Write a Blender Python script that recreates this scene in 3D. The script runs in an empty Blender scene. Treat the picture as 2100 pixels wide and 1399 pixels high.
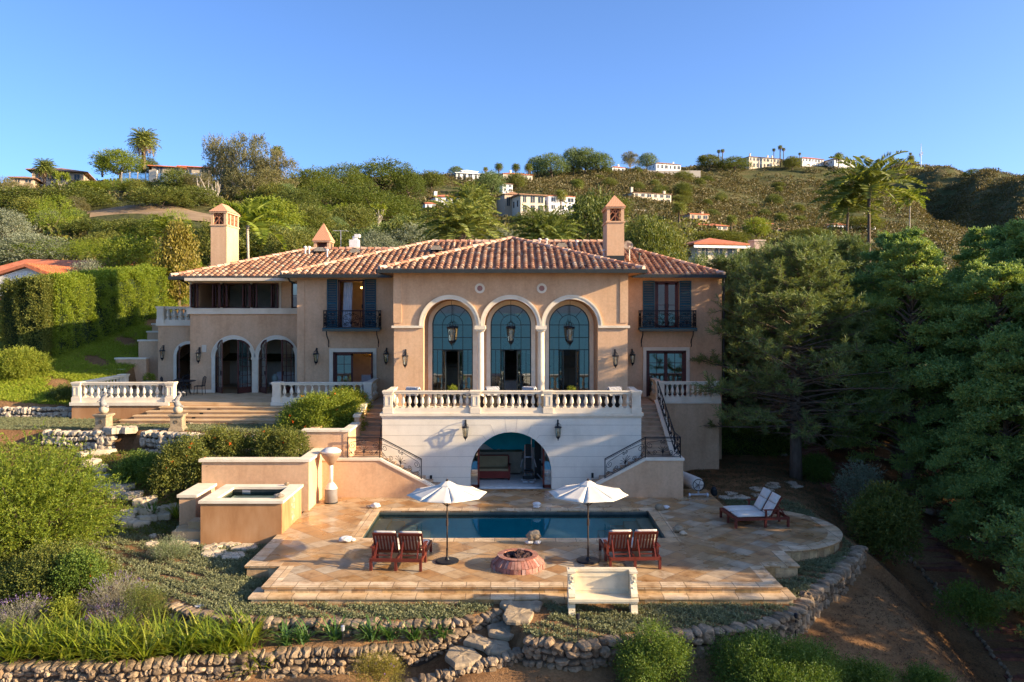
import bpy, math, random
import numpy as np
from math import sin, cos, pi, radians, sqrt, atan2, exp
from mathutils import Vector, Matrix
from mathutils import noise as mnoise

SC = bpy.context.scene
COL = SC.collection
# ------------------------------------------------------------------ camera, world, sun, exposure
F, PX0, PY0, CAMZ = 1650.0, 1056.0, 630.0, 8.0
cd = bpy.data.cameras.new("camera")
cam = bpy.data.objects.new("camera", cd)
COL.objects.link(cam)
cam.location = (0, 0, CAMZ)
cam.rotation_euler = (radians(90), 0, 0)
cd.sensor_width = 36.0
cd.lens = 36.0 * F / 2100.0
cd.shift_x = -(PX0 - 1050.0) / 2100.0
cd.shift_y = -(699.5 - PY0) / 2100.0
cd.clip_start = 0.5
cd.clip_end = 30000
SC.camera = cam

SUN = Vector((5.6, -1.15, 2.0)).normalized()
SUN_EL = math.asin(SUN.z)
SUN_ROT = atan2(SUN.x, SUN.y)
world = bpy.data.worlds.new("World")
SC.world = world
world.use_nodes = True
wn = world.node_tree
sky = wn.nodes.new("ShaderNodeTexSky")
sky.sky_type = 'NISHITA'
sky.sun_disc = False
sky.sun_elevation = SUN_EL
sky.sun_rotation = SUN_ROT
sky.air_density = 0.65
sky.dust_density = 1.7
sky.ozone_density = 5.5
bg = wn.nodes["Background"]
bg.inputs["Strength"].default_value = 0.15
tint = wn.nodes.new("ShaderNodeMix"); tint.data_type = 'RGBA'; tint.blend_type = 'MULTIPLY'; tint.inputs[0].default_value = 1
tint.inputs[7].default_value = (0.80, 0.81, 0.83, 1)
wn.links.new(sky.outputs[0], tint.inputs[6])
wn.links.new(tint.outputs[2], bg.inputs["Color"])

sl = bpy.data.lights.new("sun", 'SUN')
sl.energy = 4.7
sl.angle = radians(0.5)
sl.color = (1.0, 0.77, 0.48)
so = bpy.data.objects.new("sun", sl)
COL.objects.link(so)
so.rotation_euler = SUN.to_track_quat('Z', 'Y').to_euler()
so.location = (60, -10, 60)

SC.view_settings.view_transform = 'Standard'
SC.view_settings.look = 'None'
SC.view_settings.exposure = 1.48
SC.view_settings.gamma = 1.0
SC.cycles.use_denoising = True
SC.cycles.max_bounces = 6
SC.cycles.diffuse_bounces = 3
SC.cycles.glossy_bounces = 3
SC.cycles.transmission_bounces = 4
SC.cycles.transparent_max_bounces = 8
SC.cycles.caustics_reflective = False
SC.cycles.caustics_refractive = False

R = random.Random(7)
NP = np.random.default_rng(11)

def X(px, Y): return (px - PX0) / F * Y
def Z(py, Y): return CAMZ - (py - PY0) / F * Y

# ------------------------------------------------------------------ materials
MATS = {}
def new_mat(name):
 m = bpy.data.materials.new(name)
 m.use_nodes = True
 nt = m.node_tree
 b = nt.nodes["Principled BSDF"]
 return m, nt, b

def N(nt, typ, **kw):
 n = nt.nodes.new(typ)
 for k, v in kw.items():
  if k.startswith("i_"):
   n.inputs[k[2:].replace("_", " ")].default_value = v
  else:
   setattr(n, k, v)
 return n

def ramp(nt, stops, fac=None, interp='LINEAR'):
 r = nt.nodes.new("ShaderNodeValToRGB")
 r.color_ramp.interpolation = interp
 el = r.color_ramp.elements
 while len(el) < len(stops): el.new(0.5)
 for e, (p, c) in zip(el, stops):
  e.position = p
  e.color = (c[0], c[1], c[2], 1)
 if fac is not None: nt.links.new(fac, r.inputs[0])
 return r

def pos_scaled(nt, sc=(1, 1, 1), rot=(0, 0, 0)):
 g = nt.nodes.new("ShaderNodeNewGeometry")
 mp = nt.nodes.new("ShaderNodeMapping")
 mp.inputs["Scale"].default_value = sc
 mp.inputs["Rotation"].default_value = rot
 nt.links.new(g.outputs["Position"], mp.inputs[0])
 return mp.outputs[0]

def noise_tex(nt, vec, scale, detail=5, rough=0.6):
 n = nt.nodes.new("ShaderNodeTexNoise")
 n.inputs["Scale"].default_value = scale
 n.inputs["Detail"].default_value = detail
 n.inputs["Roughness"].default_value = rough
 if vec is not None: nt.links.new(vec, n.inputs["Vector"])
 return n.outputs["Fac"]

def bump(nt, b, height, strength=0.3, dist=0.02):
 bp = nt.nodes.new("ShaderNodeBump")
 bp.inputs["Strength"].default_value = strength
 bp.inputs["Distance"].default_value = dist
 nt.links.new(height, bp.inputs["Height"])
 nt.links.new(bp.outputs[0], b.inputs["Normal"])

def mat_noise(name, stops, scale=3.0, rough=0.8, bumps=0.2, bscale=60, sc=(1, 1, 1), detail=6, spec=0.3, metal=0.0, bdist=0.02):
 if name in MATS: return MATS[name]
 m, nt, b = new_mat(name)
 v = pos_scaled(nt, sc)
 f = noise_tex(nt, v, scale, detail)
 r = ramp(nt, stops, f)
 nt.links.new(r.outputs[0], b.inputs["Base Color"])
 b.inputs["Roughness"].default_value = rough
 b.inputs["Metallic"].default_value = metal
 b.inputs["Specular IOR Level"].default_value = spec
 if bumps > 0:
  f2 = noise_tex(nt, pos_scaled(nt), bscale, 4)
  bump(nt, b, f2, bumps, bdist)
 MATS[name] = m
 return m

def mat_plain(name, c, rough=0.6, metal=0.0, var=0.12, scale=4.0):
 return mat_noise(name, [(0.3, [x * (1 - var) for x in c]), (0.7, [min(1, x * (1 + var)) for x in c])], scale, rough, 0.05, 80, metal=metal)

def mat_island(name, cols, rough=0.85, bumps=0.3, bscale=25, noise_amt=0.35, nscale=6):
 """colour picked per loose piece (stones, tiles)"""
 if name in MATS: return MATS[name]
 m, nt, b = new_mat(name)
 g = nt.nodes.new("ShaderNodeNewGeometry")
 st = [(i / (len(cols) - 1), c) for i, c in enumerate(cols)]
 r = ramp(nt, st, g.outputs["Random Per Island"])
 f = noise_tex(nt, pos_scaled(nt), nscale, 6, 0.65)
 r2 = ramp(nt, [(0.3, (1 - noise_amt,) * 3), (0.7, (1 + noise_amt * 0.4,) * 3)], f)
 mx = N(nt, "ShaderNodeMix", data_type='RGBA', blend_type='MULTIPLY')
 mx.inputs[0].default_value = 1
 nt.links.new(r.outputs[0], mx.inputs[6]); nt.links.new(r2.outputs[0], mx.inputs[7])
 nt.links.new(mx.outputs[2], b.inputs["Base Color"])
 b.inputs["Roughness"].default_value = rough
 b.inputs["Specular IOR Level"].default_value = 0.25
 f2 = noise_tex(nt, pos_scaled(nt), bscale, 5)
 bump(nt, b, f2, bumps, 0.03)
 MATS[name] = m
 return m

def mat_leaf(name, cols, trans=0.35, rough=0.55, spec=0.25):
 """leaf colours vary per leaf, per plant and in slow patches"""
 if name in MATS: return MATS[name]
 m, nt, b = new_mat(name)
 g = nt.nodes.new("ShaderNodeNewGeometry")
 oi = nt.nodes.new("ShaderNodeObjectInfo")
 nf = noise_tex(nt, pos_scaled(nt), 0.45, 3)
 a = N(nt, "ShaderNodeMath", operation='MULTIPLY'); a.inputs[1].default_value = 0.5
 nt.links.new(g.outputs["Random Per Island"], a.inputs[0])
 a2 = N(nt, "ShaderNodeMath", operation='MULTIPLY_ADD'); a2.inputs[1].default_value = 0.25
 nt.links.new(oi.outputs["Random"], a2.inputs[0]); nt.links.new(a.outputs[0], a2.inputs[2])
 a3 = N(nt, "ShaderNodeMath", operation='MULTIPLY_ADD'); a3.inputs[1].default_value = 0.3
 nt.links.new(nf, a3.inputs[0]); nt.links.new(a2.outputs[0], a3.inputs[2])
 r = ramp(nt, [(i / (len(cols) - 1), c) for i, c in enumerate(cols)], a3.outputs[0])
 nt.links.new(r.outputs[0], b.inputs["Base Color"])
 b.inputs["Roughness"].default_value = rough
 b.inputs["Specular IOR Level"].default_value = spec
 tr = nt.nodes.new("ShaderNodeBsdfTranslucent")
 mm = N(nt, "ShaderNodeMix", data_type='RGBA', blend_type='MULTIPLY'); mm.inputs[0].default_value = 1
 nt.links.new(r.outputs[0], mm.inputs[6]); mm.inputs[7].default_value = (1.5, 1.4, 0.6, 1)
 nt.links.new(mm.outputs[2], tr.inputs[0])
 mx = nt.nodes.new("ShaderNodeMixShader"); mx.inputs[0].default_value = trans
 nt.links.new(b.outputs[0], mx.inputs[1]); nt.links.new(tr.outputs[0], mx.inputs[2])
 nt.links.new(mx.outputs[0], nt.nodes["Material Output"].inputs["Surface"])
 MATS[name] = m
 return m

def mat_glass(name, tint=(0.55, 0.62, 0.62), refl=0.35):
 if name in MATS: return MATS[name]
 m, nt, b = new_mat(name)
 t = nt.nodes.new("ShaderNodeBsdfTransparent"); t.inputs[0].default_value = (*tint, 1)
 gl = nt.nodes.new("ShaderNodeBsdfGlossy"); gl.inputs["Roughness"].default_value = 0.02
 gl.inputs["Color"].default_value = (0.85, 0.95, 0.98, 1)
 lw = nt.nodes.new("ShaderNodeLayerWeight"); lw.inputs[0].default_value = refl
 ad = N(nt, "ShaderNodeMath", operation='ADD', use_clamp=True); ad.inputs[1].default_value = refl
 nt.links.new(lw.outputs["Fresnel"], ad.inputs[0])
 mx = nt.nodes.new("ShaderNodeMixShader")
 nt.links.new(ad.outputs[0], mx.inputs[0])
 nt.links.new(t.outputs[0], mx.inputs[1]); nt.links.new(gl.outputs[0], mx.inputs[2])
 nt.links.new(mx.outputs[0], nt.nodes["Material Output"].inputs["Surface"])
 MATS[name] = m
 return m

def mat_emit(name, c, s):
 if name in MATS: return MATS[name]
 m, nt, b = new_mat(name)
 b.inputs["Base Color"].default_value = (*c, 1)
 b.inputs["Emission Color"].default_value = (*c, 1)
 b.inputs["Emission Strength"].default_value = s
 MATS[name] = m
 return m

def mat_stucco():
 m, nt, b = new_mat("stucco")
 f = noise_tex(nt, pos_scaled(nt, (1, 1, 0.55)), 0.55, 9, 0.68)
 r = ramp(nt, [(0.25, (0.49, 0.285, 0.150)), (0.5, (0.66, 0.415, 0.24)), (0.78, (0.74, 0.50, 0.31))], f)
 f2 = noise_tex(nt, pos_scaled(nt), 9, 6, 0.7)
 r2 = ramp(nt, [(0.3, (0.86, 0.86, 0.86)), (0.7, (1.06, 1.06, 1.06))], f2)
 # faint rain streaks running down
 f3 = noise_tex(nt, pos_scaled(nt, (5, 5, 0.18)), 1.0, 4, 0.5)
 r3 = ramp(nt, [(0.40, (0.84, 0.82, 0.80)), (0.56, (1, 1, 1))], f3)
 m1 = N(nt, "ShaderNodeMix", data_type='RGBA', blend_type='MULTIPLY'); m1.inputs[0].default_value = 1
 m2 = N(nt, "ShaderNodeMix", data_type='RGBA', blend_type='MULTIPLY'); m2.inputs[0].default_value = 0.28
 nt.links.new(r.outputs[0], m1.inputs[6]); nt.links.new(r2.outputs[0], m1.inputs[7])
 nt.links.new(m1.outputs[2], m2.inputs[6]); nt.links.new(r3.outputs[0], m2.inputs[7])
 nt.links.new(m2.outputs[2], b.inputs["Base Color"])
 b.inputs["Roughness"].default_value = 0.9
 b.inputs["Specular IOR Level"].default_value = 0.15
 bump(nt, b, noise_tex(nt, pos_scaled(nt), 45, 5), 0.25, 0.02)
 return m

def mat_blocks():
 """pale ashlar: long courses with thin joints"""
 m, nt, b = new_mat("pale_block_stone")
 f = noise_tex(nt, pos_scaled(nt, (1, 1, 0.6)), 1.3, 8, 0.65)
 r = ramp(nt, [(0.25, (0.64, 0.575, 0.455)), (0.5, (0.76, 0.69, 0.555)), (0.8, (0.82, 0.755, 0.62))], f)
 f2 = noise_tex(nt, pos_scaled(nt), 30, 4)
 r2 = ramp(nt, [(0.35, (0.9, 0.9, 0.9)), (0.65, (1.03, 1.03, 1.03))], f2)
 m1 = N(nt, "ShaderNodeMix", data_type='RGBA', blend_type='MULTIPLY'); m1.inputs[0].default_value = 1
 nt.links.new(r.outputs[0], m1.inputs[6]); nt.links.new(r2.outputs[0], m1.inputs[7])
 nt.links.new(m1.outputs[2], b.inputs["Base Color"])
 b.inputs["Roughness"].default_value = 0.85
 bump(nt, b, f2, 0.15, 0.01)
 return m

def mat_deck(name, rot, size, border=False):
 m, nt, b = new_mat(name)
 v = pos_scaled(nt, (1 / size, 1 / size, 1), (0, 0, rot))
 fl = N(nt, "ShaderNodeVectorMath", operation='FLOOR'); nt.links.new(v, fl.inputs[0])
 fr = N(nt, "ShaderNodeVectorMath", operation='FRACTION'); nt.links.new(v, fr.inputs[0])
 wnz = N(nt, "ShaderNodeTexWhiteNoise", noise_dimensions='2D'); nt.links.new(fl.outputs[0], wnz.inputs["Vector"])
 if border:
  st = [(0, (0.54, 0.38, 0.21)), (0.4, (0.62, 0.47, 0.29)), (0.75, (0.68, 0.54, 0.36)), (1, (0.58, 0.41, 0.22))]
 else:
  st = [(0, (0.36, 0.205, 0.085)), (0.2, (0.43, 0.265, 0.12)), (0.42, (0.39, 0.26, 0.135)), (0.6, (0.45, 0.32, 0.18)), (0.78, (0.50, 0.395, 0.26)), (0.88, (0.42, 0.35, 0.245)), (1, (0.33, 0.19, 0.08))]
 r = ramp(nt, st, wnz.outputs["Value"])
 # veining and weather stains
 f = noise_tex(nt, pos_scaled(nt), 2.2, 8, 0.7)
 r2 = ramp(nt, [(0.30, (0.48, 0.37, 0.27)), (0.48, (0.92, 0.86, 0.80)), (0.70, (1.20, 1.18, 1.15))], f)
 m1 = N(nt, "ShaderNodeMix", data_type='RGBA', blend_type='MULTIPLY'); m1.inputs[0].default_value = 1
 nt.links.new(r.outputs[0], m1.inputs[6]); nt.links.new(r2.outputs[0], m1.inputs[7])
 fp = noise_tex(nt, pos_scaled(nt), 26, 4, 0.6)
 rp = ramp(nt, [(0.30, (0.60, 0.5, 0.42)), (0.40, (1, 1, 1))], fp)
 mp_ = N(nt, "ShaderNodeMix", data_type='RGBA', blend_type='MULTIPLY'); mp_.inputs[0].default_value = 0.8
 nt.links.new(m1.outputs[2], mp_.inputs[6]); nt.links.new(rp.outputs[0], mp_.inputs[7])
 # grout
 sp = N(nt, "ShaderNodeSeparateXYZ"); nt.links.new(fr.outputs[0], sp.inputs[0])
 def edge(o):
  a = N(nt, "ShaderNodeMath", operation='SUBTRACT'); nt.links.new(o, a.inputs[0]); a.inputs[1].default_value = 0.5
  c = N(nt, "ShaderNodeMath", operation='ABSOLUTE'); nt.links.new(a.outputs[0], c.inputs[0])
  return c.outputs[0]
 mxm = N(nt, "ShaderNodeMath", operation='MAXIMUM')
 nt.links.new(edge(sp.outputs[0]), mxm.inputs[0]); nt.links.new(edge(sp.outputs[1]), mxm.inputs[1])
 g = N(nt, "ShaderNodeMath", operation='GREATER_THAN'); nt.links.new(mxm.outputs[0], g.inputs[0]); g.inputs[1].default_value = 0.483
 m3 = N(nt, "ShaderNodeMix", data_type='RGBA'); nt.links.new(g.outputs[0], m3.inputs[0])
 nt.links.new(mp_.outputs[2], m3.inputs[6]); m3.inputs[7].default_value = (0.20, 0.13, 0.075, 1)
 nt.links.new(m3.outputs[2], b.inputs["Base Color"])
 wet = noise_tex(nt, pos_scaled(nt), 0.55, 4, 0.6)
 rr = ramp(nt, [(0.42, (0.22,) * 3), (0.60, (0.62,) * 3)], wet)
 nt.links.new(rr.outputs[0], b.inputs["Roughness"])
 inv = N(nt, "ShaderNodeMath", operation='SUBTRACT'); inv.inputs[0].default_value = 1; nt.links.new(g.outputs[0], inv.inputs[1])
 bump(nt, b, inv.outputs[0], 0.4, 0.006)
 return m

M = {}
M['stucco'] = mat_stucco()
M['stucco_ochre'] = mat_noise("stained_stucco", [(0.25, (0.30, 0.135, 0.05)), (0.5, (0.43, 0.22, 0.095)), (0.8, (0.52, 0.31, 0.16))], 1.1, 0.9, 0.25, 45, sc=(1.6, 1.6, 0.5), detail=8)
M['cream'] = mat_noise("cream_stone", [(0.25, (0.64, 0.54, 0.39)), (0.5, (0.74, 0.64, 0.48)), (0.8, (0.80, 0.71, 0.56))], 2.0, 0.8, 0.15, 60)
M['block'] = mat_blocks()
M['joint'] = mat_plain("joint", (0.47, 0.42, 0.34), 0.9)
M['tile'] = mat_island("roof_tile", [(0.14, 0.066, 0.0378), (0.335, 0.165, 0.0944), (0.419, 0.231, 0.136), (0.372, 0.182, 0.1), (0.484, 0.33, 0.218), (0.279, 0.127, 0.0708), (0.512, 0.407, 0.295)], 0.8, 0.25, 30, 0.4, 3)
M['tilebase'] = mat_noise("roof_pan", [(0.3, (0.26, 0.090, 0.045)), (0.7, (0.40, 0.155, 0.08))], 4, 0.85, 0.3, 20)
M['ridge'] = mat_island("ridge_tile", [(0.50, 0.22, 0.12), (0.64, 0.40, 0.27), (0.66, 0.48, 0.35), (0.44, 0.17, 0.09)], 0.85, 0.25, 30)
M['gutter'] = mat_plain("bronze_gutter", (0.035, 0.040, 0.038), 0.5, 0.3)
M['soffit'] = mat_plain("timber_soffit", (0.22, 0.12, 0.06), 0.8)
M['shutter'] = mat_plain("blue_green_paint", (0.02, 0.0736, 0.0968), 0.5)
M['iron'] = mat_plain("dark_iron", (0.020, 0.021, 0.026), 0.5, 0.4)
M['mahog'] = mat_plain("mahogany", (0.085, 0.028, 0.022), 0.45)
M['redwood'] = mat_noise("red_stained_wood", [(0.3, (0.0936, 0.0165, 0.0105)), (0.7, (0.151, 0.03, 0.018))], 6, 0.45, 0.1, 50, sc=(3, 3, 1))
M['bronze_win'] = mat_plain("bronze_frame", (0.040, 0.055, 0.055), 0.4, 0.4)
M['glass'] = mat_glass("window_glass", (0.45, 0.56, 0.58), 0.34)
M['glass2'] = mat_glass("door_glass", (0.55, 0.58, 0.56), 0.22)
M['lampglass'] = mat_glass("lamp_glass", (0.8, 0.78, 0.7), 0.12)
M['room'] = mat_plain("room_plaster", (0.64, 0.55, 0.43), 0.9)
M['room_dark'] = mat_plain("room_dark_wood", (0.10, 0.07, 0.05), 0.7)
M['floor'] = mat_plain("room_floor", (0.34, 0.25, 0.16), 0.4)
M['deck'] = mat_deck("travertine_diagonal", radians(45), 0.62)
M['border'] = mat_deck("travertine_border", 0.0, 0.70, True)
M['step'] = mat_noise("sandstone_step", [(0.25, (0.44, 0.27, 0.12)), (0.5, (0.56, 0.38, 0.20)), (0.8, (0.62, 0.45, 0.27))], 1.6, 0.8, 0.2, 40, detail=8)
M['riser'] = mat_island("travertine_riser", [(0.42, 0.25, 0.09), (0.55, 0.36, 0.16), (0.62, 0.46, 0.27), (0.36, 0.20, 0.08)], 0.75, 0.2, 30, 0.5, 5)
M['stair'] = mat_noise("stair_stone", [(0.25, (0.30, 0.19, 0.11)), (0.5, (0.40, 0.27, 0.17)), (0.8, (0.47, 0.34, 0.22))], 2.0, 0.85, 0.2, 40)
M['rock'] = mat_island("retaining_stone", [(0.143, 0.098, 0.0581), (0.264, 0.185, 0.11), (0.341, 0.25, 0.154), (0.198, 0.14, 0.088), (0.407, 0.3, 0.189), (0.242, 0.155, 0.0836)], 0.95, 0.6, 14, 0.55, 5)
M['rock_pale'] = mat_island("pale_limestone", [(0.386, 0.312, 0.222), (0.504, 0.424, 0.318), (0.336, 0.272, 0.192), (0.554, 0.472, 0.363)], 0.95, 0.6, 12, 0.4, 4)
M['slab'] = mat_noise("flagstone", [(0.25, (0.31, 0.24, 0.158)), (0.5, (0.473, 0.384, 0.266)), (0.75, (0.542, 0.448, 0.324))], 2.6, 0.95, 0.5, 14, detail=8)
M['boulder'] = mat_noise("grey_boulder", [(0.25, (0.168, 0.125, 0.0765)), (0.5, (0.302, 0.23, 0.145)), (0.75, (0.414, 0.32, 0.204))], 3.2, 0.95, 0.6, 12, detail=8)
M['pebble'] = mat_noise("white_pebble", [(0.3, (0.56, 0.54, 0.50)), (0.7, (0.72, 0.70, 0.66))], 5, 0.7, 0.2, 30)
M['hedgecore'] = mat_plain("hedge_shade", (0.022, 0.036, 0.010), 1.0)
M['mortar'] = mat_plain("earth_core", (0.075, 0.052, 0.034), 1.0)
M['canvas'] = mat_noise("umbrella_canvas", [(0.3, (0.63, 0.576, 0.475)), (0.7, (0.702, 0.648, 0.546))], 3, 0.9, 0.1, 120)
M['pole'] = mat_plain("bronze_pole", (0.055, 0.040, 0.030), 0.45, 0.3)
M['blackiron'] = mat_plain("cast_base", (0.012, 0.014, 0.018), 0.4)
M['cushion'] = mat_noise("cushion_fabric", [(0.3, (0.56, 0.51, 0.43)), (0.7, (0.66, 0.61, 0.53))], 6, 0.95, 0.2, 60)
M['brick_pit'] = mat_island("pink_firebrick", [(0.289, 0.11, 0.0792), (0.357, 0.158, 0.114), (0.408, 0.211, 0.158), (0.323, 0.123, 0.088), (0.442, 0.299, 0.255)], 0.85, 0.3, 20, 0.4, 7)
M['lava'] = mat_plain("lava_rock", (0.055, 0.030, 0.028), 0.95)
M['bench'] = mat_noise("carved_limestone", [(0.25, (0.54, 0.45, 0.302)), (0.5, (0.691, 0.585, 0.403)), (0.8, (0.778, 0.67, 0.47))], 3, 0.85, 0.3, 40)
M['statue'] = mat_noise("weathered_bronze", [(0.3, (0.16, 0.155, 0.15)), (0.7, (0.34, 0.32, 0.30))], 8, 0.8, 0.3, 40)
M['cover_white'] = mat_plain("vinyl_white", (0.66, 0.62, 0.56), 0.6)
M['cover_tan'] = mat_plain("vinyl_tan", (0.30, 0.20, 0.13), 0.7)
M['cover_grey'] = mat_plain("vinyl_grey", (0.20, 0.175, 0.155), 0.7)
M['white_wall'] = mat_plain("white_plaster", (0.78, 0.76, 0.71), 0.9, var=0.05)
M['farcream'] = mat_plain("cream_plaster", (0.62, 0.53, 0.40), 0.9, var=0.06)
M['fartan'] = mat_plain("tan_plaster", (0.48, 0.36, 0.25), 0.9, var=0.06)
M['fargrey'] = mat_plain("grey_stone_wall", (0.30, 0.26, 0.21), 0.9)
M['farroof'] = mat_noise("red_clay_roof", [(0.3, (0.42, 0.12, 0.055)), (0.7, (0.56, 0.20, 0.10))], 3, 0.85, 0.2, 20)
M['farroof2'] = mat_noise("brown_clay_roof", [(0.3, (0.24, 0.13, 0.08)), (0.7, (0.36, 0.21, 0.13))], 3, 0.85, 0.2, 20)
M['farwin'] = mat_plain("dark_window_glass", (0.035, 0.045, 0.055), 0.15)
M['bark'] = mat_noise("bark", [(0.3, (0.085, 0.060, 0.042)), (0.7, (0.17, 0.125, 0.09))], 3, 0.95, 0.8, 8, sc=(3, 3, 0.6), bdist=0.05)
M['barkwarm'] = mat_noise("dead_branch", [(0.3, (0.13, 0.085, 0.055)), (0.7, (0.26, 0.18, 0.12))], 3, 0.95, 0.5, 10)
M['barkpale'] = mat_noise("pale_bark", [(0.3, (0.30, 0.25, 0.20)), (0.7, (0.52, 0.46, 0.38))], 2, 0.95, 0.3, 12)
M['brickpath'] = mat_island("path_brick", [(0.17, 0.068, 0.042), (0.25, 0.105, 0.065), (0.21, 0.085, 0.05)], 0.9, 0.3, 20)
M['black'] = mat_plain("black_plastic", (0.012, 0.016, 0.018), 0.4)
M['steel'] = mat_plain("pale_steel", (0.50, 0.52, 0.54), 0.3, 0.5)
M['wicker'] = mat_plain("dark_wicker", (0.030, 0.024, 0.020), 0.8)
M['bulb'] = mat_emit("warm_bulb", (1.0, 0.50, 0.12), 6.0)

# leaf palettes
L = {}
L['cypress'] = mat_leaf("cypress_spray", [(0.0979, 0.179, 0.0624), (0.164, 0.268, 0.084), (0.273, 0.357, 0.0918), (0.466, 0.445, 0.0824)], 0.25)
L['pine'] = mat_leaf("pine_needles", [(0.0616, 0.106, 0.0421), (0.104, 0.156, 0.0562), (0.161, 0.206, 0.0617), (0.246, 0.245, 0.059)], 0.25)
L['deep'] = mat_leaf("deep_green_leaf", [(0.0459, 0.0718, 0.0183), (0.0875, 0.12, 0.0261), (0.156, 0.167, 0.0313), (0.25, 0.216, 0.0391)], 0.3)
L['bright'] = mat_leaf("bright_green_leaf", [(0.0751, 0.123, 0.0174), (0.141, 0.196, 0.0232), (0.233, 0.268, 0.0319), (0.35, 0.326, 0.0508)], 0.4)
L['olive'] = mat_leaf("olive_leaf", [(0.0938, 0.112, 0.0625), (0.15, 0.175, 0.106), (0.225, 0.244, 0.163), (0.3, 0.306, 0.213)], 0.25)
L['euc'] = mat_leaf("grey_green_leaf", [(0.081, 0.0878, 0.0378), (0.135, 0.135, 0.0567), (0.203, 0.182, 0.0783), (0.27, 0.223, 0.101)], 0.3)
L['gold'] = mat_leaf("golden_leaf", [(0.11, 0.10, 0.020), (0.18, 0.16, 0.028), (0.27, 0.22, 0.045), (0.22, 0.13, 0.038)], 0.35)
L['scrub'] = mat_leaf("scrub_leaf", [(0.030, 0.038, 0.013), (0.068, 0.070, 0.023), (0.118, 0.098, 0.034), (0.18, 0.125, 0.050)], 0.2)
L['pinehill'] = mat_leaf("pine_crown_leaf", [(0.038, 0.068, 0.014), (0.078, 0.112, 0.018), (0.13, 0.155, 0.022), (0.20, 0.20, 0.034)], 0.3)
L['palm'] = mat_leaf("palm_leaf", [(0.0585, 0.091, 0.0208), (0.111, 0.15, 0.0312), (0.195, 0.221, 0.0455), (0.312, 0.286, 0.0715)], 0.3)
L['palmdry'] = mat_leaf("dry_palm_leaf", [(0.16, 0.1, 0.045), (0.26, 0.17, 0.075), (0.32, 0.22, 0.11)], 0.2)
L['lav'] = mat_leaf("lavender_leaf", [(0.12, 0.12, 0.085), (0.18, 0.175, 0.125), (0.25, 0.23, 0.165), (0.22, 0.185, 0.17)], 0.2)
L['rosemary'] = mat_leaf("lavender_green", [(0.123, 0.16, 0.0798), (0.203, 0.239, 0.123), (0.29, 0.319, 0.174)], 0.25)
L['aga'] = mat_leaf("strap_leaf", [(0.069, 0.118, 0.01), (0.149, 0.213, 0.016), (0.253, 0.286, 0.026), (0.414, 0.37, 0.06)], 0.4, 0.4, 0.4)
L['agadark'] = mat_leaf("strap_leaf_shade", [(0.048, 0.114, 0.024), (0.084, 0.168, 0.036), (0.132, 0.216, 0.048)], 0.35, 0.4, 0.4)  # darker copy of the strap leaf; shade is painted into its colour
L['juniper'] = mat_leaf("feathery_leaf", [(0.0734, 0.121, 0.0157), (0.138, 0.194, 0.0209), (0.235, 0.264, 0.0261), (0.342, 0.321, 0.0391)], 0.4)
L['cover'] = mat_leaf("silver_ground_cover", [(0.0822, 0.0982, 0.044), (0.139, 0.156, 0.0748), (0.202, 0.214, 0.11), (0.215, 0.191, 0.0748)], 0.15)
L['lawn'] = mat_leaf("hill_grass", [(0.135, 0.209, 0.0174), (0.215, 0.299, 0.0232), (0.304, 0.344, 0.0362), (0.358, 0.307, 0.058)], 0.35)
L['flower'] = mat_leaf("orange_blossom", [(0.62, 0.085, 0.01), (0.75, 0.14, 0.015), (0.7, 0.1, 0.02)], 0.3)
L['violet'] = mat_leaf("violet_blossom", [(0.2, 0.12, 0.34), (0.3, 0.19, 0.45)], 0.3)
L['hedge'] = mat_leaf("hedge_leaf", [(0.0646, 0.12, 0.0131), (0.129, 0.196, 0.0183), (0.225, 0.272, 0.0235), (0.344, 0.333, 0.0391)], 0.35)
L['darkshrub'] = mat_leaf("dark_shrub_leaf", [(0.0401, 0.0852, 0.0153), (0.0751, 0.136, 0.021), (0.131, 0.187, 0.0287), (0.214, 0.238, 0.0335)], 0.3)
# ------------------------------------------------------------------ object helpers
def link(o, parent=None):
 COL.objects.link(o)
 if parent is not None: o.parent = parent
 return o

def tag(o, label=None, cat=None, group=None, kind=None):
 if label: o["label"] = label
 if cat: o["category"] = cat
 if group: o["group"] = group
 if kind: o["kind"] = kind
 return o

def thing(name, label, cat, loc=(0, 0, 0), rz=0.0, group=None):
 o = bpy.data.objects.new(name, None)
 o.empty_display_size = 0.3
 link(o)
 o.location = loc
 o.rotation_euler = (0, 0, rz)
 return tag(o, label, cat, group)

def dup(root, loc=None, rz=None, label=None, scale=None, group=None):
 """copy of a thing with copies of its parts and their sub-parts"""
 r = root.copy(); COL.objects.link(r)
 if loc is not None: r.location = loc
 if rz is not None: r.rotation_euler = (0, 0, rz)
 if scale is not None: r.scale = scale
 if label: r["label"] = label
 if group: r["group"] = group
 for ch in list(root.children):
  c = ch.copy(); COL.objects.link(c); c.parent = r
  for g in list(ch.children):
   d = g.copy(); COL.objects.link(d); d.parent = c
 return r

def mesh_np(name, V, Fc, mat, parent=None, smooth=False):
 V = np.asarray(V, dtype=np.float32); Fc = np.asarray(Fc, dtype=np.int32)
 k = Fc.shape[1]
 me = bpy.data.meshes.new(name)
 me.vertices.add(len(V)); me.vertices.foreach_set("co", V.ravel())
 me.loops.add(Fc.size); me.loops.foreach_set("vertex_index", Fc.ravel())
 me.polygons.add(len(Fc))
 me.polygons.foreach_set("loop_start", np.arange(0, Fc.size, k, dtype=np.int32))
 me.polygons.foreach_set("loop_total", np.full(len(Fc), k, dtype=np.int32))
 if smooth: me.polygons.foreach_set("use_smooth", np.ones(len(Fc), dtype=bool))
 me.update(calc_edges=True)
 me.materials.append(mat)
 o = bpy.data.objects.new(name, me)
 return link(o, parent)

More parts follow.
